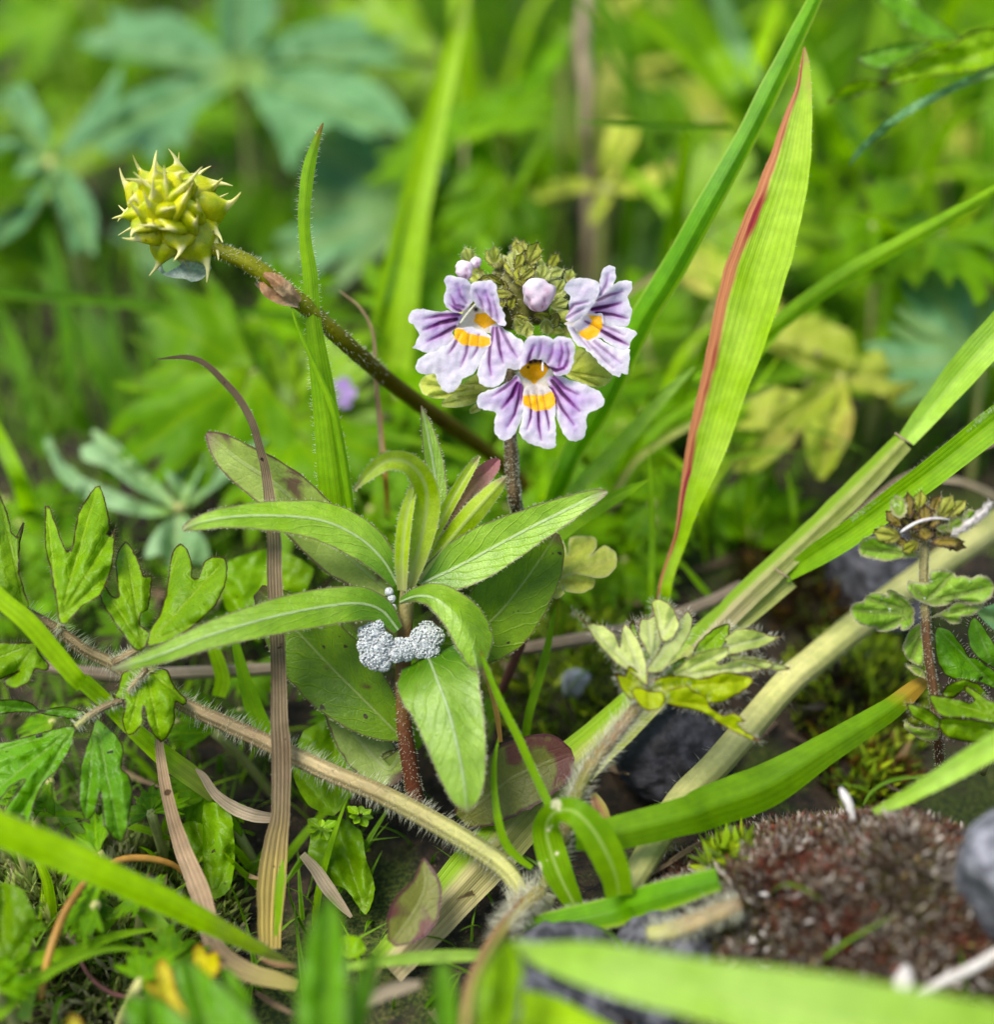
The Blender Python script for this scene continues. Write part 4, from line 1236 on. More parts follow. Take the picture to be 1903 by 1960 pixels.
blade('grass_leaf', R8([(1070, 1080, 9.2, 10), (1000, 1030, 9.2, 14), (930, 950, 9.2, 17), (890, 820, 9.2, 15), (870, 650, 9.25, 12), (875, 500, 9.25, 8), (895, 395, 9.25, 2)]), 'grass', 'thin curved yellowish blade beside the slim straight one', fold=.4)
blade('grass_leaf', R8([(905, 420, 9.75, 8), (880, 250, 9.75, 11), (830, 60, 9.75, 8), (800, -40, 9.75, 3)]), 'amber', 'thin yellow dead blade behind the slim straight one', nu=3)
blade('grass_leaf', [(-420, 820, 9.0, 4), (-220, 960, 9.1, 28), (-60, 1090, 9.2, 40)] + R4([(0, 1420, 9.2, 34), (150, 1545, 9.2, 36), (300, 1720, 9.25, 36), (420, 1860, 9.3, 32)]) + R7([(420, 90, 9.35, 32), (560, 210, 9.5, 30), (720, 370, 9.6, 32), (900, 520, 9.7, 40), (1060, 640, 9.8, 36), (1120, 720, 9.85, 14)]),
      'grass_blur', 'bright yellow green blade passing under the hairy runner', fold=.35, n=60)
blade('dead_grass_leaf', R7([(1030, 560, 9.75, 4), (1070, 600, 9.75, 14), (1130, 690, 9.75, 18), (1220, 760, 9.75, 24), (1330, 805, 9.75, 24), (1440, 820, 9.8, 18)]), 'straw', 'papery white withered blade tip beside the tall dead blade', 'dead blade', fold=.5)
blade('grass_leaf', R7([(200, 800, 10.1, 10), (400, 800, 10.05, 12), (560, 830, 10.0, 12), (760, 880, 10.0, 14), (900, 930, 10.0, 8)]), 'grass', 'thin level green blade under the lobed leaf', fold=.3)
blade('grass_leaf', R7([(0, 1620, 8.8, 28), (150, 1570, 8.8, 28), (380, 1520, 8.9, 22), (600, 1440, 9.0, 16), (820, 1400, 9.1, 6)]), 'grass', 'soft green blade arching low beneath the amber stem', fold=.3)
blade('grass_leaf', R7([(-20, 1860, 8.5, 24), (150, 1710, 8.6, 22), (330, 1590, 8.7, 18), (560, 1510, 8.8, 12), (840, 1515, 8.9, 4)]), 'grass', 'olive blade crossing the foot of the amber stem', fold=.3)
blade('grass_leaf', R7([(120, 1880, 8.7, 24), (170, 1700, 8.8, 22), (250, 1480, 9.0, 14), (360, 1350, 9.1, 4)]), 'grass_pale', 'short grey green blade standing behind the amber stem', fold=.3)
blade('grass_leaf', R7([(700, 1240, 9.3, 26), (820, 1370, 9.2, 32), (930, 1500, 9.1, 30), (1010, 1580, 9.0, 20)]), 'grass', 'green blade tucked under the thick bright hairy blade', fold=.3)
blade('grass_leaf', R7([(1150, 180, 10.4, 26), (1170, 80, 10.4, 28), (1120, -80, 10.4, 22), (1080, -180, 10.45, 6)]), 'grass_blur', 'yellow green blade behind the tall dead blade', fold=.3)
blade('grass_leaf', R7([(1420, 420, 10.2, 30), (1340, 250, 10.2, 34), (1290, 100, 10.2, 26), (1240, -100, 10.25, 14), (1235, -160, 10.25, 3)]), 'grass', 'pointed bright blade rising beside the tall dead blade', fold=.4)
blade('grass_leaf', R7([(200, 700, 10.2, 18), (330, 800, 10.1, 20), (450, 930, 10.0, 18), (560, 1040, 9.9, 10)]), 'grass_pale', 'pale slanting blade under the drooping leaflets', fold=.3)
blade('grass_leaf', [GX(60, 1010) + (30,)] + [(40, 930, 12, 30), (0, 840, 12, 26), (-30, 780, 12, 20)], 'grass', 'green blade cut by the frame beside the bluish palmate leaf', fold=.3)
for k, (x0, y0, x1, y1, w) in enumerate(((330, 900, 90, 480, 40), (260, 860, 20, 420, 36), (180, 900, -30, 640, 46), (420, 860, 300, 560, 26), (220, 830, 190, 480, 24), (60, 800, -20, 560, 30), (140, 760, 60, 330, 26), (500, 760, 420, 560, 26), (290, 780, 240, 430, 22))):
    blade('grass_leaf', [GX(x0 + 30, y0 + 70) + (w,), (x0, y0, 14.4, w), ((x0 + x1) / 2 + 12, (y0 + y1) / 2, 14.6, w * .9), (x1, y1, 15.0, 6)], 'grass_dark', 'dark green turf blade leaning away below the seed head', group='dark turf blades below the seed head', fold=.4)
for k, (x0, y0, x1, y1, w, m) in enumerate(((1560, 340, 1215, 10, 34, 'grass'), (1440, 220, 1290, -40, 44, 'grass'), (1450, 200, 1370, -30, 38, 'bg_blue'), (1600, 260, 1480, -40, 30, 'grass'), (1690, 360, 1500, -20, 22, 'grass_dark'), (1420, 190, 1500, -30, 30, 'grass_blur'),
                                             (1750, 620, 1900, 420, 30, 'grass'), (1860, 700, 1900, 380, 26, 'grass_dark'), (1820, 640, 1700, 360, 26, 'grass'), (1640, 560, 1760, 330, 24, 'grass_blur'))):
    blade('grass_leaf', [GX(x0 + (x0 - x1) * .15, y0 + 60) + (w * .7,), (x0, y0, 15.5, w), ((x0 + x1) / 2, (y0 + y1) / 2, 15.2, w), (x1, y1, 15, w * .7)], m, 'soft green blade of the turf crossing behind the red edged blade', group='turf blades behind the red edged blade', fold=.4)
blade('grass_leaf', [(1400, 243, 12.2, 12), (1320, 243, 12.1, 13), (1220, 240, 12.0, 11), (1150, 236, 12.0, 8), (1103, 233, 12.0, 2)], 'grass_dark', 'thin level green blade with a dark tip over the beige stalk', fold=.3, nu=5)
blade('grass_leaf', [GX(960, 470) + (18,), (985, 380, 14.6, 18), (1020, 300, 14.5, 14), (1056, 232, 14.5, 3)], 'grass', 'short blurred blade standing over the eyebright bracts', fold=.3)
blade('grass_leaf', [GX(700, 720) + (14,), (730, 620, 13.0, 14), (760, 500, 12.9, 13), (787, 372, 12.9, 3)], 'grass_dark', 'narrow dark blade with a brown tip against the lime blade', fold=.3, nu=5)
blade('grass_leaf', [(-30, 555, 12.6, 18), (120, 570, 12.7, 18), (300, 585, 12.8, 17), (500, 600, 12.9, 14), (720, 612, 13.0, 6)], 'grass_dark', 'level green blade running behind the seed head stalk', fold=.3)
blade('dry_straw', [(1080, 640, 12.5, 8), (1180, 575, 12.4, 10), (1250, 530, 12.4, 9), (1300, 500, 12.4, 6)], 'straw_tan', 'thin brown straw poking out behind the flowers', 'straw', nu=3)

# dead stems
TDB = blade('dead_grass_leaf', R7([(1420, 1510, 9.2, 40), (1420, 1350, 9.3, 46), (1430, 1150, 9.35, 54), (1452, 950, 9.4, 45), (1475, 800, 9.42, 36), (1480, 500, 9.45, 37), (1470, 300, 9.48, 33), (1465, 0, 9.5, 29)]) + R4([(1445, 1300, 9.55, 29), (1440, 1080, 9.6, 27), (1400, 760, 9.7, 18), (1365, 620, 9.7, 15), (1330, 500, 9.7, 15), (1260, 370, 9.7, 14), (1180, 280, 9.7, 13), (1080, 185, 9.7, 11), (980, 150, 9.7, 9), (830, 160, 9.7, 2)]),
      leafmat('tall_dead_blade', lin(150, 128, 98, .62), lin(188, 166, 130, .66), sat=1.0, stripes=5, stripe_amt=.42, tip=lin(160, 134, 108, .6), tip_a=.75, rough=.6, trans=.2, bump=1.0, cellb=0, base=lin(220, 196, 104, .66), base_b=.27,
              spots2=(lin(66, 46, 34, .6), 12.0, .7)),
      'tall brown striped dead blade with a hooked tip and yellow foot', 'dead blade', hair=90, hair_len=.03, fold=.2, wob=.03, nu=15, n=110)
ribbon('green_streak', R7([(1450, 1440, 9.16, 6), (1462, 1340, 9.18, 13), (1468, 1220, 9.2, 16), (1478, 1120, 9.23, 14), (1490, 1040, 9.26, 3)]), M['grass'], TDB, fold=.1, nu=5, n=20)
blade('dead_grass_leaf', R7([(1560, 1700, 8.85, 20), (1450, 1670, 8.85, 30), (1330, 1640, 8.87, 34), (1210, 1580, 8.9, 38), (1125, 1490, 8.95, 36), (1090, 1330, 9.1, 34), (1050, 1200, 9.25, 38), (1000, 1080, 9.35, 34), (950, 950, 9.45, 30), (905, 800, 9.5, 24), (870, 650, 9.55, 22), (845, 500, 9.6, 18), (835, 400, 9.6, 14)]), 'straw_tan', 'tan withered blade bent into a hook at its yellow foot', 'dead blade', fold=.25, wob=.03, nu=9, n=60)
am, ap, ar = tube('amber_straw', R7([(215, 1770, 8.7, 12), (235, 1640, 8.7, 15), (270, 1500, 8.75, 16), (330, 1340, 8.85, 16), (400, 1220, 8.95, 15), (480, 1130, 9.1, 14), (620, 1045, 9.3, 14), (760, 1030, 9.4, 14), (900, 1060, 9.5, 12), (980, 1120, 9.6, 8)]), M['amber'], None, n=40)
tag(am, 'bent amber yellow dead stem looping under the thick hairy blade', 'stem')
tw, _, _ = tube('dry_twig', [(930, 1255, 10.9, 22), (1060, 1232, 10.9, 26), (1200, 1205, 11.0, 26), (1340, 1160, 11.1, 24), (1420, 1120, 11.2, 20)], M['straw_grey'], None, n=30, bump=.2)
tag(tw, 'pinkish grey dry twig lying behind the furry young leaf', 'twig')
tw, _, _ = tube('dry_twig', [(60, 1270, 10.6, 24), (200, 1290, 10.6, 28), (350, 1288, 10.6, 26), (520, 1280, 10.6, 24), (640, 1270, 10.7, 20)], M['straw_grey'], None, n=30, bump=.2)
tag(tw, 'brown grey dry twig lying behind the lobed buttercup leaf', 'twig')
tw, _, _ = tube('dry_twig', R9([(-20, 1180, 9.4, 10), (150, 1080, 9.4, 12), (300, 985, 9.4, 12), (420, 920, 9.4, 9)]), M['straw_tan'], None, n=20, bump=.2)
tag(tw, 'thin brown twig behind the looped blade', 'twig')
tw, _, _ = tube('red_runner', R7([(395, 1250, 9.4, 5), (385, 1400, 9.3, 6), (420, 1560, 9.2, 8), (500, 1680, 9.1, 9), (620, 1750, 9.0, 9), (780, 1760, 8.9, 7)]), M['stem_purple'], None, n=30)
tag(tw, 'thin reddish brown stem curving beneath the amber stem', 'stem')
blade('dead_grass_leaf', R7([(1590, 1010, 9.75, 14), (1660, 1090, 9.72, 22), (1720, 1180, 9.7, 26), (1790, 1270, 9.7, 18), (1850, 1340, 9.7, 6)]), 'straw', 'buff dry blade beside the brown stained low leaf', 'dead blade', fold=.3)
blade('dead_grass_leaf', R8([(120, 1860, 8.2, 14), (250, 1760, 8.2, 22), (380, 1710, 8.2, 24), (480, 1690, 8.2, 14)]), 'straw', 'pale tan dry blade lying above the slate stone', 'dead blade', fold=.4)
blade('dead_grass_leaf', R8([(100, 1600, 8.6, 14), (300, 1570, 8.6, 20), (600, 1545, 8.7, 24), (900, 1540, 8.8, 16)]), 'grass_pale', 'pale green limp blade lying behind the wide pale blade', 'grass blade', fold=.3)
ws, _, _ = tube('white_straw', R9([(2250, 1330, 8.0, 12), (1960, 1505, 7.9, 18), (1800, 1600, 7.85, 20), (1650, 1670, 7.8, 18), (1500, 1745, 7.8, 12)]), M['white_fibre'], None, n=24, bump=.15)
tag(ws, 'white bleached straw lying on the reddish moss', 'straw')
sdm, _, _ = tube('pale_seed', R9([(1440, 1590, 7.9, 8), (1435, 1640, 7.85, 30), (1425, 1700, 7.8, 40), (1415, 1750, 7.8, 24), (1410, 1775, 7.8, 6)]), M['white_fibre'], None, n=18, ns=12, bump=.2)
tag(sdm, 'pale oval seed husk beside the white straw', 'seed')
sdm, _, _ = tube('pale_seed', R9([(1095, 660, 8.75, 5), (1115, 700, 8.72, 16), (1140, 750, 8.7, 15), (1165, 830, 8.7, 7)]), M['white_fibre'], None, n=14, bump=.2)
tag(sdm, 'slim white husk standing in the reddish moss', 'seed')
blade('dead_leaf', R8([(1390, 690, 9.3, 12), (1420, 760, 9.28, 28), (1440, 820, 9.28, 30), (1455, 865, 9.3, 10)]), M['petiole_red'], 'small rusty curled leaf scrap behind the looped blade', 'dead leaf', fold=.5)
# loose litter on the soil
rl = random.Random(21)
for k in range(60):
    while True:
        x, y = rl.uniform(0, 1900), rl.uniform(1050, 1950)
        if x < 1000 or y < 1500: break
    z = rl.uniform(.02, .12)
    d = hit(x, y) - z - .03
    a = rl.uniform(0, 3.14)
    L = rl.uniform(30, 110)
    dx, dy = math.cos(a) * L, math.sin(a) * L * .5
    ddz = (ground_d(x, y + dy, z) - d)
    blade('dead_grass_leaf', [(x - dx, y - dy, d - ddz, 3), (x - dx * .3, y - dy * .3 - 5, d - ddz * .3, rl.uniform(6, 15)), (x + dx * .4, y + dy * .4, d + ddz * .4, rl.uniform(6, 14)), (x + dx, y + dy, d + ddz, 3)],
          rl.choice(['straw', 'litter', 'straw_tan', 'litter']), 'scrap of dry brown blade lying loose on the soil', 'dead blade', group='dry scraps on the soil', fold=.4, nu=5, n=12)

rg_ = random.Random(77)
for k in range(34):
    x, y = rg_.uniform(1420, 1900), rg_.uniform(1570, 1880)
    d = hit(x, y) - .05
    a = rg_.uniform(0, 3.14); L = rg_.uniform(5, 14)
    w = rg_.uniform(4, 9)
    o, _, _ = tube('husk', [(x - math.cos(a) * L, y - math.sin(a) * L, d, w * .3), (x, y - 2, d - .02, w), (x + math.cos(a) * L, y + math.sin(a) * L, d, w * .3)], M[rg_.choice(['white_fibre', 'litter', 'straw', 'petiole_red'])], None, n=8, ns=7)
    tag(o, 'tiny seed husk or grit lying in the reddish moss', 'seed', 'husks in the reddish moss')

# ================================================================ eyebright in flower
EB = empty('eyebright', P(1010, 1120, 11.4), 'flowering eyebright with three white and violet flowers on a dark hairy stem', 'wildflower')
LAV, WHT, PUR, MAG, YEL, CRM = (np.array(lin(*c)[:3]) for c in ((190, 138, 228), (250, 246, 254), (70, 6, 74), (186, 66, 204), (255, 184, 0), (226, 216, 200)))


def petal_colour(stripes, patch=None, cream=None, lav=0.6, fade=34.0, extra=None):
    def f(x, y, e):
        w = np.clip(e / fade, 0, 1)[:, None] ** 0.8
        c = WHT * (1 - w * lav) + LAV * (w * lav)
        nn = np.array([noise.noise(Vector((a * .06, b * .06, 3))) for a, b in zip(x, y)])[:, None]
        c = c * (1 - .25 * np.clip(nn, 0, 1)) + MAG * (.25 * np.clip(nn, 0, 1)) * w + c * 0
        for pts, wid, st in stripes:
            q, t = poly_dist(x, y, pts)
            ww = wid * 1.15 * (1 - .6 * t) * (.65 + .35 * np.minimum(1, t * 5))
            core = np.clip(1.9 - 1.5 * q / ww, 0, 1)[:, None]
            halo = np.clip(1.15 - q / (ww * 2.6), 0, 1)[:, None]
            k = (1 - .6 * np.clip((t - .7) / .3, 0, 1))[:, None]
            c = c * (1 - halo * .62 * k * st) + MAG * (halo * .62 * k * st)
            col = PUR * (1 - np.clip((t - .5), 0, 1)[:, None] * .8) + MAG * np.clip((t - .5), 0, 1)[:, None] * .8
            c = c * (1 - core * k * st) + col * (core * k * st)
        if cream is not None:
            m = in_poly(x, y, cream)[:, None]
            q = np.ones_like(x)[:, None]
            c = np.where(m, c * .25 + CRM * .75, c)
        if patch is not None:
            m = in_poly(x, y, patch)
            ed = np.full(len(x), 1e9)
            for i in range(len(patch)):
                ed = np.minimum(ed, seg_dist(x, y, patch[i][:2], patch[(i + 1) % len(patch)][:2])[0])
            k = np.where(m, np.clip(ed / 2.0, 0, 1), 0)[:, None]
            c = c * (1 - k) + YEL * 1.3 * k
            for pts, wid, st in stripes:   # veins drawn over the patch
                q, t = poly_dist(x, y, pts)
                kk = (np.clip(1.1 - q / (wid * .55), 0, 1) * st * m)[:, None] * .75
                c = c * (1 - kk) + PUR * kk
        if extra is not None: c = extra(x, y, c)
        return np.concatenate([c * .72, np.ones((len(x), 1))], 1)
    return f


def stripes(conv, rows):
    return [(conv(p), w, s) for p, w, s in rows]


def flower(throat_c, d, parts, throat, label, flow):
    """one eyebright flower: a tube with its open throat, then the lips as pieces of their own"""
    tx, ty = RF([throat_c])[0]
    tb = RF([flow])[0]
    # the tube of the corolla runs back into the bracts
    r = resample([(tx, ty, d + .14, 26), (tx + (tb[0] - tx) * .4, ty + (tb[1] - ty) * .4, d + .24, 26), (tb[0], tb[1], d + .4, 18)], 14)
    pts = [P(a[0], a[1], a[2]) for a in r]
    fl = tube3('flower', pts, [a[3] * .5 * K0 * a[2] for a in r], M['bract_pale'], EB, ns=14, cap=False)
    fl['label'] = label
    tpts, tcol = throat
    traced('throat', RF(tpts), d, M['petal'], fl, colfn=tcol, step=1.6, jitter=.4, wob=.01, radial=lambda x, y: .07 * np.exp(-((x - tx) ** 2 + (y - ty + 4) ** 2) / 300.0))
    for nm, pts_, st, patch, cream, dz, grow, lav in parts:
        ol = RF(pts_)
        f = petal_colour(stripes(RF, st), RF(patch) if patch else None, RF(cream) if cream else None, lav)
        def radial(x, y, g=grow):
            rr = np.hypot(x - tx, y - ty)
            return -g * (rr / 100.0) + .5 * g * (rr / 130.0) ** 2.4
        sv = [s_[0] for s_ in stripes(RF, st)]
        def rip(x, y, g=grow, sv=sv):
            v = radial(x, y, g)
            for pts2 in sv:
                q, t = poly_dist(x, y, pts2)
                v = v + .008 * np.exp(-(q / 4.0) ** 2)
            return v
        traced(nm, ol, d + dz, M['petal'], fl, colfn=f, step=1.35, jitter=2.2, wob=.02, radial=rip, curl=.006)
    return fl


def throat_col(patch, spots):
    def f(x, y, e):
        c = np.repeat(CRM[None, :], len(x), 0)
        m = in_poly(x, y, RF(patch))[:, None]
        c = np.where(m, YEL * .9, c)
        for (sx, sy), r in spots:
            q = np.hypot(x - RF([(sx, sy)])[0][0], y - RF([(sx, sy)])[0][1])
            k = np.clip(1.4 - q / r, 0, 1)[:, None]
            c = c * (1 - k) + np.array([.02, .008, .012]) * k
        return np.concatenate([c * .9, np.ones((len(x), 1))], 1)
    return f


fl1 = flower((1020, 1040), 9.66, [
    ('petal_lobe', [(890, 1050), (840, 1085), (760, 1130), (660, 1165), (610, 1195), (592, 1240), (610, 1285), (650, 1300), (700, 1310), (735, 1330), (720, 1400), (730, 1470), (760, 1510), (800, 1522), (840, 1505), (870, 1470), (910, 1390), (935, 1290), (940, 1200), (925, 1110)],
     [([(880, 1070), (800, 1140), (710, 1200)], 4.2, .75), ([(890, 1110), (850, 1200), (780, 1290)], 5.2, 1), ([(912, 1120), (900, 1210), (870, 1330), (820, 1420)], 3.8, .9), ([(930, 1120), (925, 1180), (915, 1260)], 2.6, .8)], None, None, .0, .16, .75),
    ('petal_lobe', [(1100, 1070), (1180, 1050), (1290, 1090), (1400, 1125), (1480, 1170), (1520, 1220), (1515, 1265), (1470, 1300), (1395, 1330), (1390, 1370), (1390, 1440), (1365, 1510), (1310, 1530), (1250, 1510), (1200, 1430), (1170, 1340), (1155, 1240), (1120, 1140)],
     [([(1150, 1060), (1230, 1140), (1330, 1190)], 4.2, .8), ([(1140, 1090), (1220, 1190), (1340, 1310)], 5.2, 1), ([(1140, 1150), (1210, 1290), (1300, 1410)], 4.0, .85), ([(1125, 1140), (1160, 1230), (1175, 1290)], 2.6, .8)], None, None, .0, .16, .75),
    ('petal_lobe', [(930, 1170), (932, 1290), (915, 1400), (903, 1465), (930, 1510), (990, 1550), (1060, 1570), (1120, 1588), (1168, 1560), (1168, 1460), (1162, 1330), (1168, 1240), (1140, 1160), (1090, 1130), (1020, 1110), (960, 1130)],
     [([(970, 1170), (990, 1290), (985, 1360), (960, 1440)], 2.9, .95), ([(1015, 1110), (1040, 1280), (1045, 1420), (1062, 1520)], 3.6, 1), ([(1070, 1170), (1095, 1300), (1115, 1390), (1120, 1450)], 2.8, .9)],
     [(915, 1195), (990, 1190), (1080, 1190), (1130, 1165), (1165, 1180), (1170, 1260), (1130, 1300), (1020, 1315), (930, 1265)], [(900, 1100), (1140, 1100), (1160, 1200), (915, 1210)], -.03, .14, .45),
    ('upper_lip', [(905, 1010), (925, 900), (940, 810), (985, 765), (1060, 763), (1120, 773), (1150, 792), (1180, 770), (1235, 773), (1285, 792), (1304, 840), (1302, 910), (1288, 990), (1262, 1035), (1220, 1055), (1160, 1048), (1125, 990), (1080, 945), (1010, 935), (960, 960)],
     [([(965, 960), (985, 890), (1010, 840)], 3.6, .8), ([(1120, 1000), (1170, 1015), (1225, 1000), (1250, 960)], 4.4, .95), ([(1110, 960), (1140, 890), (1150, 830)], 3.0, .5), ([(1190, 985), (1215, 890), (1205, 815)], 3.0, .6), ([(1245, 985), (1262, 900), (1250, 830)], 3.0, .55), ([(1040, 930), (1060, 860), (1065, 800)], 2.6, .35)], None, None, -.1, .12, 1.0)],
    ([(890, 1030), (960, 945), (1060, 930), (1120, 970), (1150, 1060), (1130, 1110), (1090, 1150), (940, 1160), (905, 1100)],
     throat_col([(895, 1005), (960, 940), (1080, 940), (1120, 1000), (1090, 1050), (1040, 1090), (1012, 1122), (985, 1090), (925, 1060)], [((968, 992), 3.2), ((985, 955), 6), ((1020, 945), 7), ((1060, 945), 7.5), ((1100, 958), 7.5), ((1122, 985), 6)])),  # one dark spot, then shade painted along the top of the throat
    'lowest flower, facing forward with two spread violet striped lobes', (1000, 800))
tube('stigma', RF([(1075, 940, 9.6, 3.5), (1072, 980, 9.52, 4), (1072, 1020, 9.47, 4)]), M['white_fibre'], fl1, n=8)

fl2 = flower((600, 650), 9.72, [
    ('petal_lobe', [(490, 610), (400, 585), (300, 590), (200, 570), (130, 583), (98, 630), (110, 672), (150, 700), (176, 760), (152, 830), (133, 852), (180, 870), (240, 890), (320, 865), (400, 835), (440, 790), (420, 740), (455, 690)],
     [([(470, 612), (330, 618), (230, 640)], 4.0, .85), ([(450, 645), (330, 672), (215, 722)], 5.2, 1), ([(440, 700), (350, 750), (240, 805)], 4.4, .9)], None, None, .0, .12, .7),
    ('petal_lobe', [(430, 790), (330, 860), (240, 893), (180, 930), (153, 980), (170, 1030), (230, 1046), (290, 1035), (310, 1090), (340, 1150), (400, 1177), (460, 1140), (490, 1080), (560, 1045), (600, 1000), (650, 900), (705, 850), (700, 770), (620, 720), (520, 700), (440, 720)],
     [([(470, 760), (430, 840), (395, 890)], 3.6, .75), ([(540, 760), (520, 890), (480, 990)], 3.6, .65), ([(610, 760), (600, 860), (560, 930)], 3.0, .6)],
     [(405, 735), (450, 705), (500, 715), (530, 742), (590, 755), (650, 765), (697, 778), (697, 832), (640, 852), (560, 842), (490, 835), (430, 785)], None, -.03, .13, .25),
    ('petal_lobe', [(690, 690), (770, 700), (850, 750), (920, 800), (962, 870), (968, 930), (930, 992), (870, 1012), (820, 1005), (792, 1090), (740, 1128), (670, 1137), (618, 1110), (598, 1040), (620, 960), (660, 870), (695, 830), (700, 770)],
     [([(715, 710), (690, 850), (685, 960), (700, 1050)], 3.6, .8), ([(740, 710), (760, 860), (785, 960)], 3.8, .85), ([(770, 710), (840, 850), (890, 920)], 3.6, .6)], None, None, -.05, .13, .55),
    ('upper_lip', [(362, 360), (400, 325), (450, 342), (510, 350), (552, 390), (560, 460), (565, 520), (532, 562), (482, 592), (430, 592), (390, 572), (358, 530), (355, 490), (370, 420)],
     [([(500, 560), (440, 545), (410, 480)], 4.0, .65), ([(520, 530), (480, 480), (460, 400)], 3.0, .4), ([(480, 585), (450, 575), (400, 540)], 3.5, .8)], None, None, -.08, .12, 1.0),
    ('upper_lip', [(552, 398), (600, 370), (690, 363), (730, 390), (748, 450), (762, 530), (797, 610), (803, 692), (760, 692), (710, 640), (650, 592), (590, 545), (550, 480)],
     [([(640, 590), (630, 520), (590, 450)], 3.2, .45), ([(700, 630), (690, 540), (660, 450)], 3.2, .5), ([(750, 670), (740, 590), (710, 480)], 2.8, .35)], None, None, -.1, .12, 1.0)],
    ([(430, 720), (460, 650), (530, 555), (600, 545), (660, 590), (730, 640), (760, 700), (720, 745), (640, 740), (540, 730)],
     throat_col([(590, 605), (660, 600), (740, 670), (700, 690), (650, 715), (575, 665)], [((590, 575), 5), ((560, 560), 4)])),
    'flower with a rounded hood beside the pale calyx, turned aside', (800, 500))
tube('stigma', RF([(585, 535, 9.6, 3), (530, 600, 9.5, 4), (475, 675, 9.46, 3)]), M['hair'], fl2, n=10)

fl3 = flower((1340, 650), 9.8, [
    ('petal_lobe', [(1400, 600), (1470, 500), (1540, 440), (1600, 385), (1650, 363), (1712, 375), (1720, 430), (1692, 480), (1702, 530), (1718, 590), (1700, 680), (1670, 700), (1600, 695), (1510, 690), (1495, 620)],
     [([(1470, 510), (1560, 470), (1650, 445)], 3.6, .7), ([(1430, 575), (1540, 552), (1640, 528)], 4.8, 1), ([(1460, 600), (1580, 612), (1685, 640)], 4.0, .95)], None, None, .0, .12, .6),
    ('petal_lobe', [(1390, 610), (1500, 605), (1525, 690), (1600, 695), (1680, 705), (1740, 728), (1757, 752), (1712, 800), (1702, 850), (1640, 872), (1560, 830), (1490, 780), (1420, 805), (1350, 775), (1325, 725), (1290, 690)],
     [([(1500, 730), (1600, 785), (1695, 832)], 4.4, 1), ([(1510, 690), (1600, 730), (1660, 760)], 3.0, .5), ([(1380, 660), (1440, 690), (1500, 730)], 2.6, .7)],
     [(1395, 610), (1500, 618), (1512, 700), (1470, 772), (1400, 803), (1342, 770), (1328, 735), (1400, 700), (1425, 660)], None, -.03, .12, .35),
    ('petal_lobe', [(1248, 680), (1300, 700), (1340, 765), (1410, 805), (1480, 785), (1560, 835), (1640, 870), (1705, 860), (1703, 960), (1688, 1042), (1645, 1035), (1622, 1064), (1580, 1047), (1500, 980), (1420, 900), (1370, 855), (1320, 832), (1280, 770)],
     [([(1440, 800), (1540, 880), (1640, 965)], 3.6, .45), ([(1400, 810), (1480, 900), (1580, 1000)], 3.0, .35), ([(1300, 720), (1360, 800), (1420, 870)], 3.0, .3)], None, None, -.05, .12, .45),
    ('upper_lip', [(1223, 430), (1250, 378), (1310, 350), (1380, 348), (1450, 363), (1484, 400), (1478, 460), (1452, 522), (1400, 592), (1340, 642), (1290, 672), (1238, 645), (1262, 582), (1258, 540), (1272, 480)],
     [([(1250, 600), (1300, 540), (1400, 520)], 3.2, .6), ([(1240, 640), (1310, 600), (1370, 570)], 3.2, .5)], None, None, -.12, .12, .35),
    ('upper_lip', [(1478, 400), (1495, 320), (1520, 270), (1560, 256), (1597, 270), (1602, 330), (1588, 390), (1552, 432), (1500, 472), (1462, 500)],
     [([(1490, 470), (1530, 400), (1545, 330)], 3.2, .45)], None, None, -.1, .12, .8)],
    ([(1225, 680), (1280, 650), (1340, 632), (1400, 590), (1430, 620), (1430, 690), (1330, 745), (1290, 710)],
     throat_col([(1400, 600), (1430, 620), (1420, 680), (1400, 660)], [((1210, 660), 5)])),
    'flower seen from the side with browned lobe tips', (1150, 600))

# bracts of the head
def bract_outline(cx, cy, ang, L, Wd, teeth=3):
    pts = []
    def add(t, s):
        x = t * L; y = s * Wd * .5
        pts.append((cx + math.cos(ang) * x - math.sin(ang) * y, cy + math.sin(ang) * x + math.cos(ang) * y))
    prof = lambda t: math.sin(math.pi * min(1, t * .86 + .1)) ** .8
    seq = []
    for k in range(teeth):
        t0 = .12 + .62 * k / teeth
        seq += [(t0, prof(t0) * .82), (t0 + .62 / teeth * .85, prof(t0 + .15) * 1.08)]
    seq.append((.86, .34)); 
    add(0, .12)
    for t, s in seq: add(t, s)
    add(1.0, 0)
    for t, s in seq[::-1]: add(t, -s)
    add(0, -.12)
    return pts


def bract(conv, x, y, ang, L, Wd, d, mat, parent, name='bract', gx=0, gy=0, hair=0, teeth=3, step=3.5):
    """ang in degrees, 0 = to the side, 90 = down the picture"""
    q = conv([(x, y)])[0]
    a = math.radians(ang)
    ol = bract_outline(q[0], q[1], a, L, Wd, teeth)
    tips = [(q[0] + math.cos(a) * L * .95, q[1] + math.sin(a) * L * .95)] + [(q[0] + math.cos(a + s) * L * .62, q[1] + math.sin(a + s) * L * .62) for s in (.5, -.5)]
    return traced(name, ol, d, M[mat], parent, gx=gx, gy=gy, fold=.03, wob=.03, step=step, base=q[:2], tips=tips, jitter=.8, hair_n=hair, hair_len=.025, hair_mat=M['hair'])


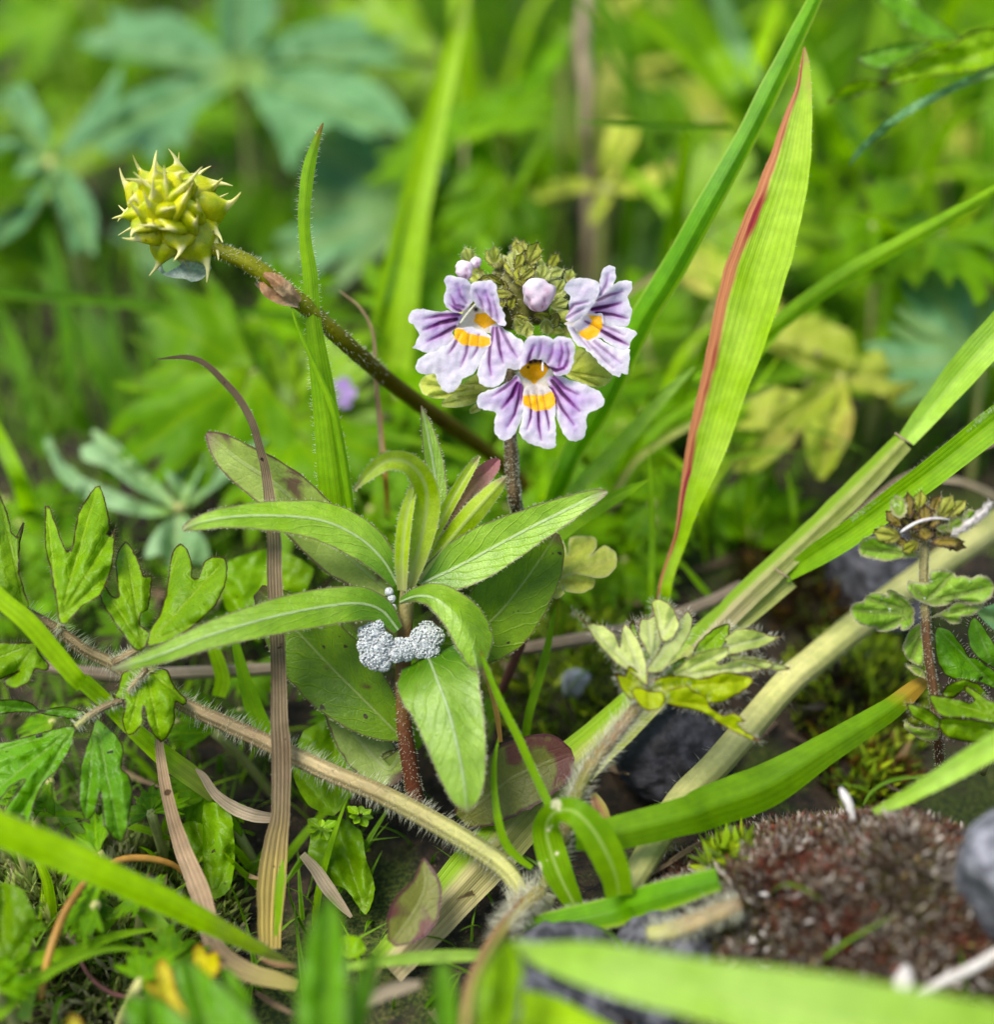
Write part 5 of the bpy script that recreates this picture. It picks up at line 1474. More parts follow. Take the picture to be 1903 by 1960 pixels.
rbk = random.Random(9)
HC = (905, 480)
ring = []
for i in range(36):
    a = rbk.uniform(-200, 20)
    r0 = rbk.uniform(40, 260)
    x, y = HC[0] + math.cos(math.radians(a)) * r0 * 1.15, HC[1] + math.sin(math.radians(a)) * r0
    ring.append((x, y, a + rbk.uniform(-30, 30), rbk.uniform(34, 50), rbk.uniform(22, 32), 10.12 - .22 * (1 - r0 / 260) + rbk.uniform(-.05, .05)))
for x, y, a, L, w, d in ring:
    bract(RF, x, y, a, L, w, d, rbk.choice(['bract', 'bract_pale', 'bract_pale']), EB, gx=.25 * math.cos(math.radians(a)), gy=.25 * math.sin(math.radians(a)), hair=14)
for x, y, a, L, w, d, m in ((560, 260, -110, 40, 30, 10.0, 'bract_pale'), (730, 250, -95, 38, 26, 10.0, 'bract_pale'), (880, 300, -70, 40, 22, 9.95, 'bract'), (960, 260, -65, 52, 34, 9.95, 'bract'), (1060, 380, -80, 38, 26, 9.92, 'bract_pale'),
                            (1160, 470, -60, 36, 26, 9.9, 'bract_pale'), (1130, 560, -20, 38, 24, 9.88, 'bract_pale'), (1250, 380, -70, 28, 22, 10.1, 'bract_pale'), (860, 460, 100, 34, 20, 9.88, 'bract'), (870, 640, 60, 38, 24, 9.86, 'bract_pale'),
                            (960, 660, 90, 34, 26, 9.86, 'bract_pale'), (1090, 640, 80, 34, 26, 9.86, 'bract_pale'), (1180, 600, 110, 34, 24, 9.88, 'bract'), (800, 400, -150, 44, 14, 9.9, 'bract'), (900, 380, -40, 46, 16, 9.88, 'bract'), (780, 330, 170, 50, 14, 9.9, 'bract'),
                            (850, 620, 20, 40, 20, 9.9, 'bract'), (1000, 610, 10, 40, 20, 9.9, 'bract')):
    bract(RF, x, y, a, L, w, d, m, EB, hair=16, gy=.1)
bm = bmesh.new()
bmesh.ops.create_icosphere(bm, subdivisions=4, radius=1.0)
hc_ = P(*RF([(900, 470)])[0], 10.2)
for v in bm.verts:
    p = v.co.copy()
    q_ = 1 + .22 * noise.noise(p * 3.1) + .12 * noise.noise(p * 8)
    v.co = (RT * (p.x * 62) + UP * (p.z * 66) + FW * (p.y * 44)) * (q_ * K0 * 10.2) + hc_ - EB.location
me = bpy.data.meshes.new('flower_head'); bm.to_mesh(me); bm.free()
me.polygons.foreach_set('use_smooth', [True] * len(me.polygons))
me.materials.append(plain('flower_head', lin(96, 98, 40, .6), lin(140, 140, 60, .6), scale=9, rough=.6, trans=.1, bump=.8))
o = bpy.data.objects.new('flower_head', me); COL.objects.link(o); o.parent = EB
# the broad calyces under the flowers
for pts, d, m, b, tips, lab in (
        ([(640, 1160), (560, 1205), (440, 1215), (300, 1220), (210, 1190), (176, 1120), (210, 1060), (300, 1035), (420, 1090), (540, 1130), (620, 1100)], 9.95, 'bract_pale', (640, 1140), [(190, 1120), (300, 1200), (280, 1060)], None),
        ([(640, 1170), (560, 1155), (440, 1185), (345, 1235), (345, 1275), (440, 1285), (540, 1270), (600, 1240)], 9.9, 'bract_pale', (640, 1190), [(350, 1260), (460, 1210)], None),
        ([(640, 1250), (580, 1260), (540, 1300), (545, 1328), (620, 1310)], 9.9, 'bract_pale', (640, 1260), [(545, 1320)], None),
        ([(490, 1120), (560, 1060), (640, 1020), (720, 1060), (760, 1110), (680, 1160), (560, 1165)], 9.98, 'bract_pale', (740, 1100), [(500, 1120)], None),
        ([(1240, 1050), (1300, 960), (1300, 880), (1350, 860), (1420, 900), (1500, 970), (1575, 1040), (1570, 1090), (1500, 1135), (1420, 1130), (1330, 1100)], 9.98, 'bract_pale', (1250, 1030), [(1570, 1070), (1480, 1130), (1380, 880)], None),
        ([(1130, 690), (1200, 700), (1230, 740), (1150, 760), (1090, 740)], 9.9, 'bract_pale', (1100, 720), [(1220, 730)], None)):
    traced('calyx', RF(pts), d, M[m], EB, base=RF([b])[0], tips=RF(tips), fold=.05, wob=.04, step=4, cup=.12, jitter=1.0)


def bud(cx, cy, d, rx, ry, ang, seed):
    n, m = 22, 18
    V, F, C = [], [], []
    c = P(*RF([(cx, cy)])[0], d)
    k = K0 * d
    for i in range(n + 1):
        ph = math.pi * i / n
        for j in range(m):
            th = 2 * math.pi * j / m
            lump = 1 + .2 * math.sin(3 * th + seed) * math.sin(ph) + .3 * noise.noise(Vector((math.cos(th) * 1.5, math.sin(th) * 1.5, ph * 2 + seed)))
            x, y, z = math.sin(ph) * math.cos(th) * lump * rx, math.cos(ph) * ry * (1 + .08 * math.sin(th * 2 + seed)), math.sin(ph) * math.sin(th) * lump * rx * .8
            xr = x * math.cos(ang) - y * math.sin(ang); yr = x * math.sin(ang) + y * math.cos(ang)
            V.append(c + RT * (xr * k) + UP * (yr * k) + FW * (z * k))
            st = max(0, math.sin(th * 4 + ph * 2.2 + seed)) ** 3
            t = max(0, min(1, (ph / math.pi - .15) * 1.6))
            w = (WHT * (1 - .3 * t) + np.array(lin(226, 130, 180)[:3]) * .3 * t) * (1 - .7 * st * t) + np.array(lin(178, 60, 130)[:3]) * .7 * st * t
            C.append((w[0] * .8, w[1] * .78, w[2] * .78, 1))
    for i in range(n):
        for j in range(m):
            a = i * m + j; b = i * m + (j + 1) % m
            F.append((a, b, b + m, a + m))
    return mk('bud', V, F, M['petal'], EB, None, C)


bud(1030, 470, 9.7, 29, 31, .35, 1.0)
bud(497, 295, 9.8, 17, 19, .3, 2.0)
bud(585, 240, 9.9, 12, 10, .9, 3.0)
est, ep, er = tube('stem', RF([(850, 900, 10.15, 22), (838, 1200, 10.12, 22), (838, 1480, 10.12, 22)]) + R5([(960, 650, 10.12, 25), (970, 800, 10.15, 25), (985, 920, 10.2, 24)]) + [(1000, 1010, 10.6, 22), (1010, 1120, 11.45, 20)], M['eye_stem'], EB, n=60, ns=12, ridges=4, bump=.1)
tube_hairs(ep, er, 2600, .016, M['hair'], est, r=.0035)

# ================================================================ buttercup seed head
SH = empty('buttercup_seed_head', P(1090, 1010, 12.6), 'spiky yellow green buttercup seed head on a long leaning stalk', 'seed head')
SHC, SHD = RS([(810, 830)])[0], 9.62


def achene_mesh():
    n, m = 16, 10
    V, F, au, av, ae = [], [], [], [], []
    for i in range(n + 1):
        t = i / n
        r = np.interp(t, [0, .1, .25, .42, .56, .66, .73, .82, .92, 1], [.12, .28, .38, .40, .34, .22, .12, .062, .042, .014])
        bx = .3 * max(0, (t - .6) / .4) ** 2.0
        for j in range(m):
            th = 2 * math.pi * j / m
            V.append(Vector((math.cos(th) * r + bx, math.sin(th) * r * .5, t)))
            au.append(j / m); av.append(t); ae.append(0.12 + (1 - abs(math.cos(th)) ** 6) * .8)
    for i in range(n):
        for j in range(m):
            a = i * m + j; b = i * m + (j + 1) % m
            F.append((a, b, b + m, a + m))
    F.append(tuple(range(m - 1, -1, -1)))
    o = mk('achene', V, F, M['achene'], None, {'au': au, 'av': av, 'ae': ae, 'am': [9] * len(V)})
    COL.objects.unlink(o)
    return o


ACH = achene_mesh()
tips = [(350, 240), (620, 210), (950, 140), (1420, 360), (1440, 450), (1690, 750), (1480, 1090), (1490, 1240), (1390, 1540), (1060, 1410), (650, 1590), (430, 1310), (340, 1170), (120, 900), (130, 480),
        (690, 730), (650, 890), (860, 940), (420, 710), (630, 580), (560, 500), (680, 400), (1070, 630), (1330, 890), (700, 1150), (960, 1200), (1270, 1100), (880, 560), (1180, 480), (1000, 380), (480, 980), (1130, 780)]
ctr = P(SHC[0], SHC[1], SHD)
ks = K0 * SHD
Rsp = 700 * RS.s
dirs = []
for tx, ty in tips:
    dx, dy = (tx - 810) * RS.s, (ty - 830) * RS.s
    r = math.hypot(dx, dy)
    z = math.sqrt(max(0, Rsp ** 2 - r * r)) if r < Rsp else 0
    dirs.append((Vector((dx, -dy, -z)), max(1.0, r / Rsp)))
ra = random.Random(4)
for k in range(16):
    a, z = ra.uniform(0, 6.28), ra.uniform(.2, .95)
    q = math.sqrt(1 - z * z)
    dirs.append((Vector((math.cos(a) * q, math.sin(a) * q, z)) * Rsp, 1.0))
for v, f in dirs:
    w = (RT * v.x + UP * v.y + FW * v.z).normalized()
    L = Rsp * ks * .92 * f
    o = ACH.copy()
    COL.objects.link(o)
    o.parent = SH
    rot = w.to_track_quat('Z', 'X').to_matrix().to_4x4() @ Matrix.Rotation(ra.uniform(0, 6.28), 4, 'Z')
    base = ctr + w * (Rsp * ks * .16) - SH.location
    s = L * .86
    o.matrix_local = Matrix.Translation(base) @ rot @ Matrix.Diagonal((s * ra.uniform(.85, 1.05), s * ra.uniform(.8, 1.1), s, 1))
# receptacle
bm = bmesh.new()
bmesh.ops.create_icosphere(bm, subdivisions=3, radius=Rsp * ks * .36)
me = bpy.data.meshes.new('receptacle'); bm.to_mesh(me); bm.free()
me.materials.append(M['achene'])
o = bpy.data.objects.new('receptacle', me); COL.objects.link(o); o.parent = SH; o.location = ctr - SH.location
sst, shp, shr = tube('stem', [(360, 440, 9.64, 28)] + RS([(1300, 1230, 9.64, 30)]) + R1([(1280, 1370, 9.66, 34), (1400, 1450, 9.7, 36), (1500, 1530, 9.75, 36), (1640, 1640, 9.85, 34)]) + R5([(100, 85, 10.1, 33), (350, 300, 10.7, 32), (600, 485, 11.3, 32), (850, 665, 11.9, 30)]) + [(1090, 1010, 12.7, 30)],
                     M['cup_stem'], SH, n=70, ns=12, bump=.12)
tube_hairs(shp, shr, 520, .03, M['hair'], sst, t0=.05, t1=.5)
traced('petal_scrap', RS([(620, 1260), (670, 1225), (700, 1380), (740, 1500), (880, 1430), (960, 1370), (1100, 1375), (1230, 1395), (1255, 1450), (1200, 1530), (1120, 1590), (1030, 1602), (950, 1565), (830, 1562), (730, 1530), (640, 1440)]), 9.7, M['film'], SH, step=3.5, wob=.06, gy=-.15, curl=-.02)
sp1 = ribbon('dry_sepal', R1([(1385, 1440, 9.62, 10), (1440, 1470, 9.58, 26), (1510, 1530, 9.6, 30), (1580, 1590, 9.68, 14)]), M['sepal'], SH, fold=-.7, wob=.15, n=24, nu=9)
ribbon('dry_sepal', R1([(1370, 1480, 9.68, 6), (1400, 1530, 9.64, 18), (1470, 1570, 9.66, 22), (1570, 1610, 9.72, 8)]), M['sepal'], SH, fold=.5, wob=.2, n=20, nu=7)
ribbon('dry_sepal', R1([(1340, 1490, 9.72, 3), (1370, 1510, 9.68, 8), (1440, 1560, 9.7, 8)]), M['litter'], SH, fold=.3, wob=.2, n=12, nu=5)

# ================================================================ willowherb-like rosette with cuckoo spit
RO = empty('rosette_plant', P(792, 1545, 9.75), 'leafy rosette plant with long pointed leaves and a red stem', 'plant')


def rl_(name, ctrl, mat, **kw):
    kw.setdefault('n', 50); kw.setdefault('nu', 13)
    o = ribbon(name, [(c[0], c[1], c[2], c[3] * RR.s) for c in RR(ctrl)], M[mat], RO, **kw)
    me = o.data
    n, nu = kw['n'], kw['nu']
    hs = []
    for _ in range(150):
        i = RNG.randrange(1, n - 1); sd_ = RNG.random() < .5
        a = me.vertices[i * nu + (0 if sd_ else nu - 1)].co; b = me.vertices[i * nu + (1 if sd_ else nu - 2)].co
        t = me.vertices[(i + 1) * nu + (0 if sd_ else nu - 1)].co - a
        dv = (a - b).normalized() + Vector((RNG.uniform(-.4, .4), RNG.uniform(-.4, .4), RNG.uniform(0, .5)))
        hs.append((a + t * RNG.random() + RO.location, dv.normalized() * .018 * RNG.uniform(.4, 1.2), .0014, Vector((0, 0, 0))))
    hair_mesh('hairs', hs, M['hair'], o)
    return o


rl_('leaf', [(175, 92, 10.05, 20), (230, 140, 10.0, 110), (310, 205, 9.95, 165), (480, 320, 9.9, 215), (640, 480, 9.9, 235), (780, 620, 9.88, 200), (930, 745, 9.82, 70)][::-1], 'rosette_purple', fold=.22, roll=.3)
rl_('leaf', [(75, 492, 9.25, 14), (120, 470, 9.27, 55), (250, 440, 9.32, 90), (450, 432, 9.4, 130), (650, 452, 9.5, 168), (800, 520, 9.58, 170), (900, 610, 9.64, 130), (965, 715, 9.7, 55)][::-1], 'rosette', fold=-.35, arch=-.2, roll=-.25)
rl_('leaf', [(-222, 1068, 8.95, 12), (-150, 1050, 8.98, 50), (0, 1000, 9.05, 82), (200, 922, 9.15, 118), (450, 850, 9.28, 150), (650, 810, 9.4, 162), (800, 795, 9.5, 150), (900, 825, 9.58, 112), (968, 905, 9.62, 50)][::-1], 'rosette', fold=-.3, arch=-.15, roll=-.2)
rl_('leaf', [(388, 742, 9.95, 60), (440, 790, 9.93, 150), (540, 900, 9.9, 270), (680, 1050, 9.85, 320), (830, 1200, 9.8, 270), (930, 1300, 9.78, 150), (985, 1350, 9.78, 40)][::-1], 'rosette_dark', fold=.2, roll=.2)
rl_('leaf', [(1832, 335, 9.55, 16), (1780, 352, 9.56, 58), (1650, 415, 9.6, 115), (1500, 490, 9.65, 165), (1350, 570, 9.7, 205), (1200, 650, 9.72, 190), (1060, 715, 9.75, 80)][::-1], 'rosette', fold=.28, roll=.15)
rl_('leaf', [(1622, 505, 9.95, 30), (1590, 560, 9.95, 150), (1500, 690, 9.95, 265), (1360, 860, 9.92, 310), (1200, 960, 9.88, 220), (1060, 930, 9.82, 60)][::-1], 'rosette_dark', fold=.18, roll=-.2)
rl_('leaf', [(972, 790, 9.6, 30), (1040, 765, 9.53, 80), (1120, 775, 9.46, 140), (1210, 850, 9.38, 190), (1265, 950, 9.34, 190), (1290, 1040, 9.34, 110), (1300, 1085, 9.36, 20)], 'rosette', fold=-.6, roll=.35, asym=.3)
rl_('leaf', [(1085, 1005, 9.62, 240), (1105, 1050, 9.45, 320), (1135, 1130, 9.3, 335), (1175, 1240, 9.2, 290), (1210, 1380, 9.12, 245), (1235, 1510, 9.08, 190), (1246, 1600, 9.06, 125), (1252, 1658, 9.06, 22)], 'rosette', fold=-.3, arch=-.2)
rl_('leaf', [(1010, 730, 9.72, 50), (1055, 560, 9.66, 100), (1085, 400, 9.6, 118), (1075, 295, 9.52, 100), (1010, 215, 9.42, 86), (925, 205, 9.36, 78), (850, 255, 9.34, 56), (785, 328, 9.34, 8)], 'rosette_young', fold=.4, roll=.1)
rl_('leaf', [(985, 740, 9.68, 40), (985, 600, 9.6, 62), (1000, 450, 9.56, 62), (1025, 340, 9.55, 40), (1035, 280, 9.55, 8)], 'rosette_young', fold=.5, roll=.3)
rl_('leaf', [(1040, 700, 9.78, 40), (1125, 480, 9.85, 74), (1120, 280, 9.9, 86), (1092, 110, 9.92, 66), (1062, -22, 9.92, 8)], 'rosette', fold=.35, roll=-.3)
rl_('leaf', [(1030, 700, 9.76, 30), (1120, 500, 9.72, 50), (1210, 330, 9.7, 52), (1275, 225, 9.7, 36), (1305, 185, 9.7, 6)], 'rosette_young', fold=.6)
rl_('leaf', [(1040, 690, 9.8, 40), (1180, 450, 9.8, 70), (1290, 300, 9.8, 88), (1360, 225, 9.8, 60), (1385, 200, 9.8, 14)], 'bud_brown', fold=.5)
rl_('leaf', [(1045, 710, 9.74, 40), (1160, 560, 9.7, 80), (1270, 430, 9.66, 92), (1370, 320, 9.64, 62), (1415, 272, 9.64, 10)], 'rosette_young', fold=-.5)
rl_('leaf', [(985, 1400, 9.85, 30), (930, 1480, 9.92, 140), (860, 1420, 9.98, 200), (760, 1300, 10.02, 160), (650, 1170, 10.05, 30)], 'rosette_purple', fold=.2)
LPU = leafmat('purple_low_leaf', lin(118, 128, 66, G), lin(108, 118, 60, G), mid=lin(150, 160, 110, .6), mid_w=.014, mid_s=.3, edge=lin(80, 48, 52, .6), edge_w=.03, edge_s=.85, spots=lin(104, 62, 66, .6), spot_scale=3.2, spot_t=.5, rough=.45, trans=.22)
for c in (R8([(700, 830, 9.75, 40), (800, 740, 9.72, 100), (950, 620, 9.7, 130), (1120, 540, 9.72, 120), (1230, 500, 9.74, 84), (1285, 480, 9.75, 20)]), R8([(330, 1480, 9.1, 20), (390, 1400, 9.15, 76), (460, 1300, 9.2, 92), (510, 1180, 9.25, 62), (505, 1080, 9.3, 26), (500, 1030, 9.32, 4)])):
    ribbon('leaf', c, LPU, RO, fold=.2, n=40, nu=13)
rst, rsp, rsr = tube('stem', RR([(1010, 660, 9.78, 26), (1000, 800, 9.76, 30), (992, 950, 9.76, 30), (985, 1150, 9.78, 32), (990, 1300, 9.8, 32), (1010, 1430, 9.82, 32), (1040, 1620, 9.85, 34)]), M['rosette_stem'], RO, n=50, ns=12)
tube_hairs(rsp, rsr, 500, .02, M['hair'], rst, t0=.5)

# cuckoo spit
FRM = NT('froth')
_p = FRM.n('BsdfPrincipled'); _p.inputs['Base Color'].default_value = (.52, .55, .54, 1); _p.inputs['Roughness'].default_value = .08; _p.inputs['Specular IOR Level'].default_value = .7
_p.inputs['Subsurface Weight'].default_value = .35; _p.inputs['Subsurface Radius'].default_value = (.03, .03, .03)
_t = FRM.n('BsdfTranslucent'); _t.inputs[0].default_value = (.5, .55, .53, 1)
_m = FRM.n('MixShader'); _m.inputs[0].default_value = .25
FRM.l(_p.outputs[0], _m.inputs[1]); FRM.l(_t.outputs[0], _m.inputs[2]); FRM.l(_m.outputs[0], FRM.out.inputs[0])
fr_blobs = [(520, 860, 9.6, 130), (480, 960, 9.58, 110), (560, 1050, 9.56, 140), (600, 1160, 9.56, 120), (720, 1060, 9.6, 110), (820, 1010, 9.62, 100), (1000, 1020, 9.62, 120), (1120, 980, 9.62, 150), (1140, 860, 9.64, 140), (1180, 1060, 9.6, 110), (1230, 900, 9.6, 110), (430, 860, 9.58, 90), (480, 1130, 9.55, 120), (560, 1160, 9.54, 130), (430, 1000, 9.56, 100), (700, 380, 9.7, 40), (730, 460, 9.7, 38), (745, 560, 9.7, 30), (640, 960, 9.58, 110), (900, 1080, 9.58, 100), (780, 1100, 9.56, 100), (640, 1230, 9.53, 70), (1060, 900, 9.62, 110), (1060, 1060, 9.6, 90), (560, 780, 9.6, 80), (930, 1000, 9.62, 90)]
FV, FF = [], []
blobs = [(P(*RC([(x, y)])[0], d), r * RC.s * K0 * d) for x, y, d, r in fr_blobs]
ico = bmesh.new(); bmesh.ops.create_icosphere(ico, subdivisions=1, radius=1.0)
IV = [v.co.copy() for v in ico.verts]; IFc = [tuple(v.index for v in f.verts) for f in ico.faces]; ico.free()
rf_ = random.Random(8)
for c, r in blobs:   # core
    b = len(FV)
    FV += [c + v * r * .93 for v in IV]; FF += [tuple(i + b for i in f) for f in IFc]
core = mk('froth', FV, FF, FRM.m)
core['kind'] = 'stuff'
tag(core, 'white bubbly cuckoo spit clinging to the rosette stem', 'froth')
FV, FF = [], []
for k in range(7000):
    c, r = rf_.choice(blobs)
    v = Vector((rf_.gauss(0, 1), rf_.gauss(0, 1), rf_.gauss(0, 1))).normalized()
    p = c + v * r * rf_.uniform(.93, 1.02)
    if any((p - c2).length < r2 * .86 for c2, r2 in blobs): continue
    s = rf_.choice((.005, .006, .008, .010))
    b = len(FV)
    FV += [p + q * s for q in IV]; FF += [tuple(i + b for i in f) for f in IFc]
tag(mk('bubbles', FV, FF, FRM.m, core), kind='stuff')

# ================================================================ creeping buttercup
CB = empty('creeping_buttercup', P(1040, 1705, 9.3), 'hairy creeping buttercup with lobed leaves and a furry young leaf', 'plant')
pst, pp, pr = tube('leaf_stalk', [(47, 1168, 9.7, 18), (109, 1204, 9.7, 22), (164, 1244, 9.7, 24), (218, 1270, 9.7, 26)] + R7([(980, 225, 9.68, 29), (1200, 325, 9.68, 31), (1420, 425, 9.67, 33), (1700, 560, 9.62, 36)]) + R8([(300, 700, 9.55, 38), (600, 860, 9.5, 40), (800, 980, 9.45, 40), (930, 1080, 9.4, 38), (1010, 1190, 9.35, 32), (1040, 1240, 9.33, 26)]), M['runner'], CB, n=90, ns=16, ridges=3)
tube_hairs(pp, pr, 2000, .08, M['hair'], pst, r=.0013)
LH = dict(hair_n=150, hair_len=.04, hair_mat=M['hair_brown'])
for pts, d, mat, b, tp, kw in (
        (R4([(310, 1540), (290, 1400), (260, 1250), (237, 1130), (238, 930), (258, 930), (320, 1095), (352, 1170), (375, 1165), (400, 1020), (430, 930), (500, 832), (525, 826), (560, 920), (582, 1050), (562, 1078), (580, 1090), (606, 1045), (602, 1150), (590, 1250), (560, 1340), (520, 1410), (430, 1465), (345, 1555)]), 9.62, 'cup_leaf', (312, 1530), [(247, 935), (512, 830), (600, 1060), (560, 1300)], dict(gy=-.25, gx=.05, cup=.1)),
        (R4([(715, 1695), (640, 1600), (570, 1500), (530, 1420), (513, 1310), (545, 1335), (590, 1405), (622, 1405), (608, 1250), (620, 1170), (662, 1118), (700, 1160), (740, 1250), (757, 1303), (800, 1300), (792, 1400), (778, 1480), (742, 1500), (740, 1560), (795, 1605), (762, 1675)]), 9.58, 'cup_leaf', (750, 1670), [(515, 1315), (660, 1125), (795, 1305)], dict(gy=-.25, cup=.08)),
        (R4([(790, 1585), (840, 1500), (870, 1400), (890, 1260), (910, 1170), (950, 1128), (987, 1160), (1012, 1240), (1010, 1305), (1040, 1312), (1070, 1230), (1120, 1198), (1182, 1203), (1198, 1260), (1182, 1360), (1130, 1460), (1060, 1530), (1000, 1580), (900, 1640), (820, 1665), (770, 1672)]), 9.55, 'cup_leaf', (785, 1650), [(950, 1135), (1185, 1215), (1050, 1540)], dict(gy=-.3, gx=-.1, cup=.06)),
        (R4([(-20, 860), (30, 940), (65, 1072), (82, 1090), (120, 1018), (132, 1020), (106, 1130), (100, 1270), (130, 1380), (152, 1462), (120, 1482), (40, 1420), (-60, 1400), (-90, 1000)]), 9.66, 'cup_leaf', (135, 1475), [(0, 890), (125, 1025)], dict(gy=-.25, cup=.1)),
        (R4([(-60, 1660), (100, 1650), (190, 1650), (202, 1700), (262, 1770), (242, 1802), (190, 1790), (152, 1860), (80, 1892), (28, 1880), (20, 1842), (100, 1800), (0, 1842), (-60, 1800)]), 9.5, 'cup_leaf', (195, 1655), [(255, 1785), (30, 1870), (-40, 1740)], dict(gy=-.12)),
        (R7([(700, 30), (800, 30), (880, 40), (920, 130), (987, 200), (962, 227), (925, 210), (917, 320), (882, 390), (847, 422), (800, 370), (770, 300), (755, 230), (747, 330), (702, 377), (665, 382), (643, 310), (655, 200), (588, 192), (620, 140), (640, 60)]), 9.45, 'cup_leaf', (770, 30), [(845, 415), (670, 375), (980, 210)], dict(gy=-.12, cup=.12)),
        (R7([(392, 328), (250, 360), (100, 400), (0, 420), (-100, 440), (-100, 760), (0, 725), (60, 650), (130, 620), (60, 720), (18, 792), (150, 845), (180, 740), (230, 640), (310, 560), (382, 430)]), 9.4, 'cup_leaf_cool', (388, 345), [(-60, 700), (100, 820), (-60, 480)], dict(gy=-.14, gx=-.06, cup=.1)),
        (R7([(492, 318), (450, 450), (420, 560), (413, 700), (430, 800), (460, 832), (500, 790), (515, 740), (530, 690), (545, 850), (590, 920), (642, 948), (672, 860), (697, 700), (682, 600), (640, 560), (652, 450), (612, 380), (560, 330), (512, 288)]), 9.36, 'cup_leaf_cool', (505, 310), [(635, 940), (450, 820)], dict(gy=-.14, cup=.12)),
        (R7([(-40, 200), (130, 200), (220, 250), (330, 230), (462, 265), (380, 300), (250, 277), (100, 262), (-40, 275)]), 9.6, 'cup_leaf_cool', (455, 268), [(-20, 230)], dict(gy=.1))):
    conv = R4 if pts[0][1] < 1267 and d >= 9.5 and mat == 'cup_leaf' else R7
    if d == 9.45: conv = R7
    kw = dict(kw)
    traced('leaflet', pts, d, M[mat], CB, base=conv([b])[0], tips=conv(tp), fold=.05, wob=.05, step=5, curl=.02, **kw, **LH)
for c in ([(236, 1340, 9.5, 12)] + R7([(560, 230, 9.45, 14), (480, 275, 9.42, 15), (400, 340, 9.4, 13)]), R4([(310, 1570, 9.68, 10), (330, 1580, 9.68, 12), (300, 1560, 9.66, 9)]), R4([(600, 1755, 9.65, 18), (700, 1700, 9.6, 16), (775, 1655, 9.56, 12)]), [(236, 1340, 9.5, 10), (280, 1290, 9.56, 11), (300, 1280, 9.62, 12)], R7([(770, 40, 9.45, 12), (700, 120, 9.5, 10), (640, 200, 9.5, 10)])):
    s_, sp2, sr2 = tube('leaflet_stalk', c, M['runner'], CB, n=20)
    tube_hairs(sp2, sr2, 160, .05, M['hair'], s_)

yst, yp, yr = tube('leaf_stalk', [(1040, 1700, 9.3, 26), (1068, 1640, 9.28, 27), (1085, 1580, 9.26, 28)] + RY([(130, 1600, 9.25, 28), (250, 1350, 9.25, 28), (430, 1110, 9.25, 27), (600, 900, 9.25, 26), (690, 760, 9.25, 18)]), M['petiole_pink'], CB, n=70, ns=14, ridges=3)
tube_hairs(yp, yr, 1350, .1, M['hair'], yst, lean=.8, r=.0019, t0=.0)
def grow_out(pts, b, f=1.22):
    cx = sum(p[0] for p in pts) / len(pts); cy = sum(p[1] for p in pts) / len(pts)
    return [(cx + (p[0] - cx) * f, cy + (p[1] - cy) * f) for p in pts]


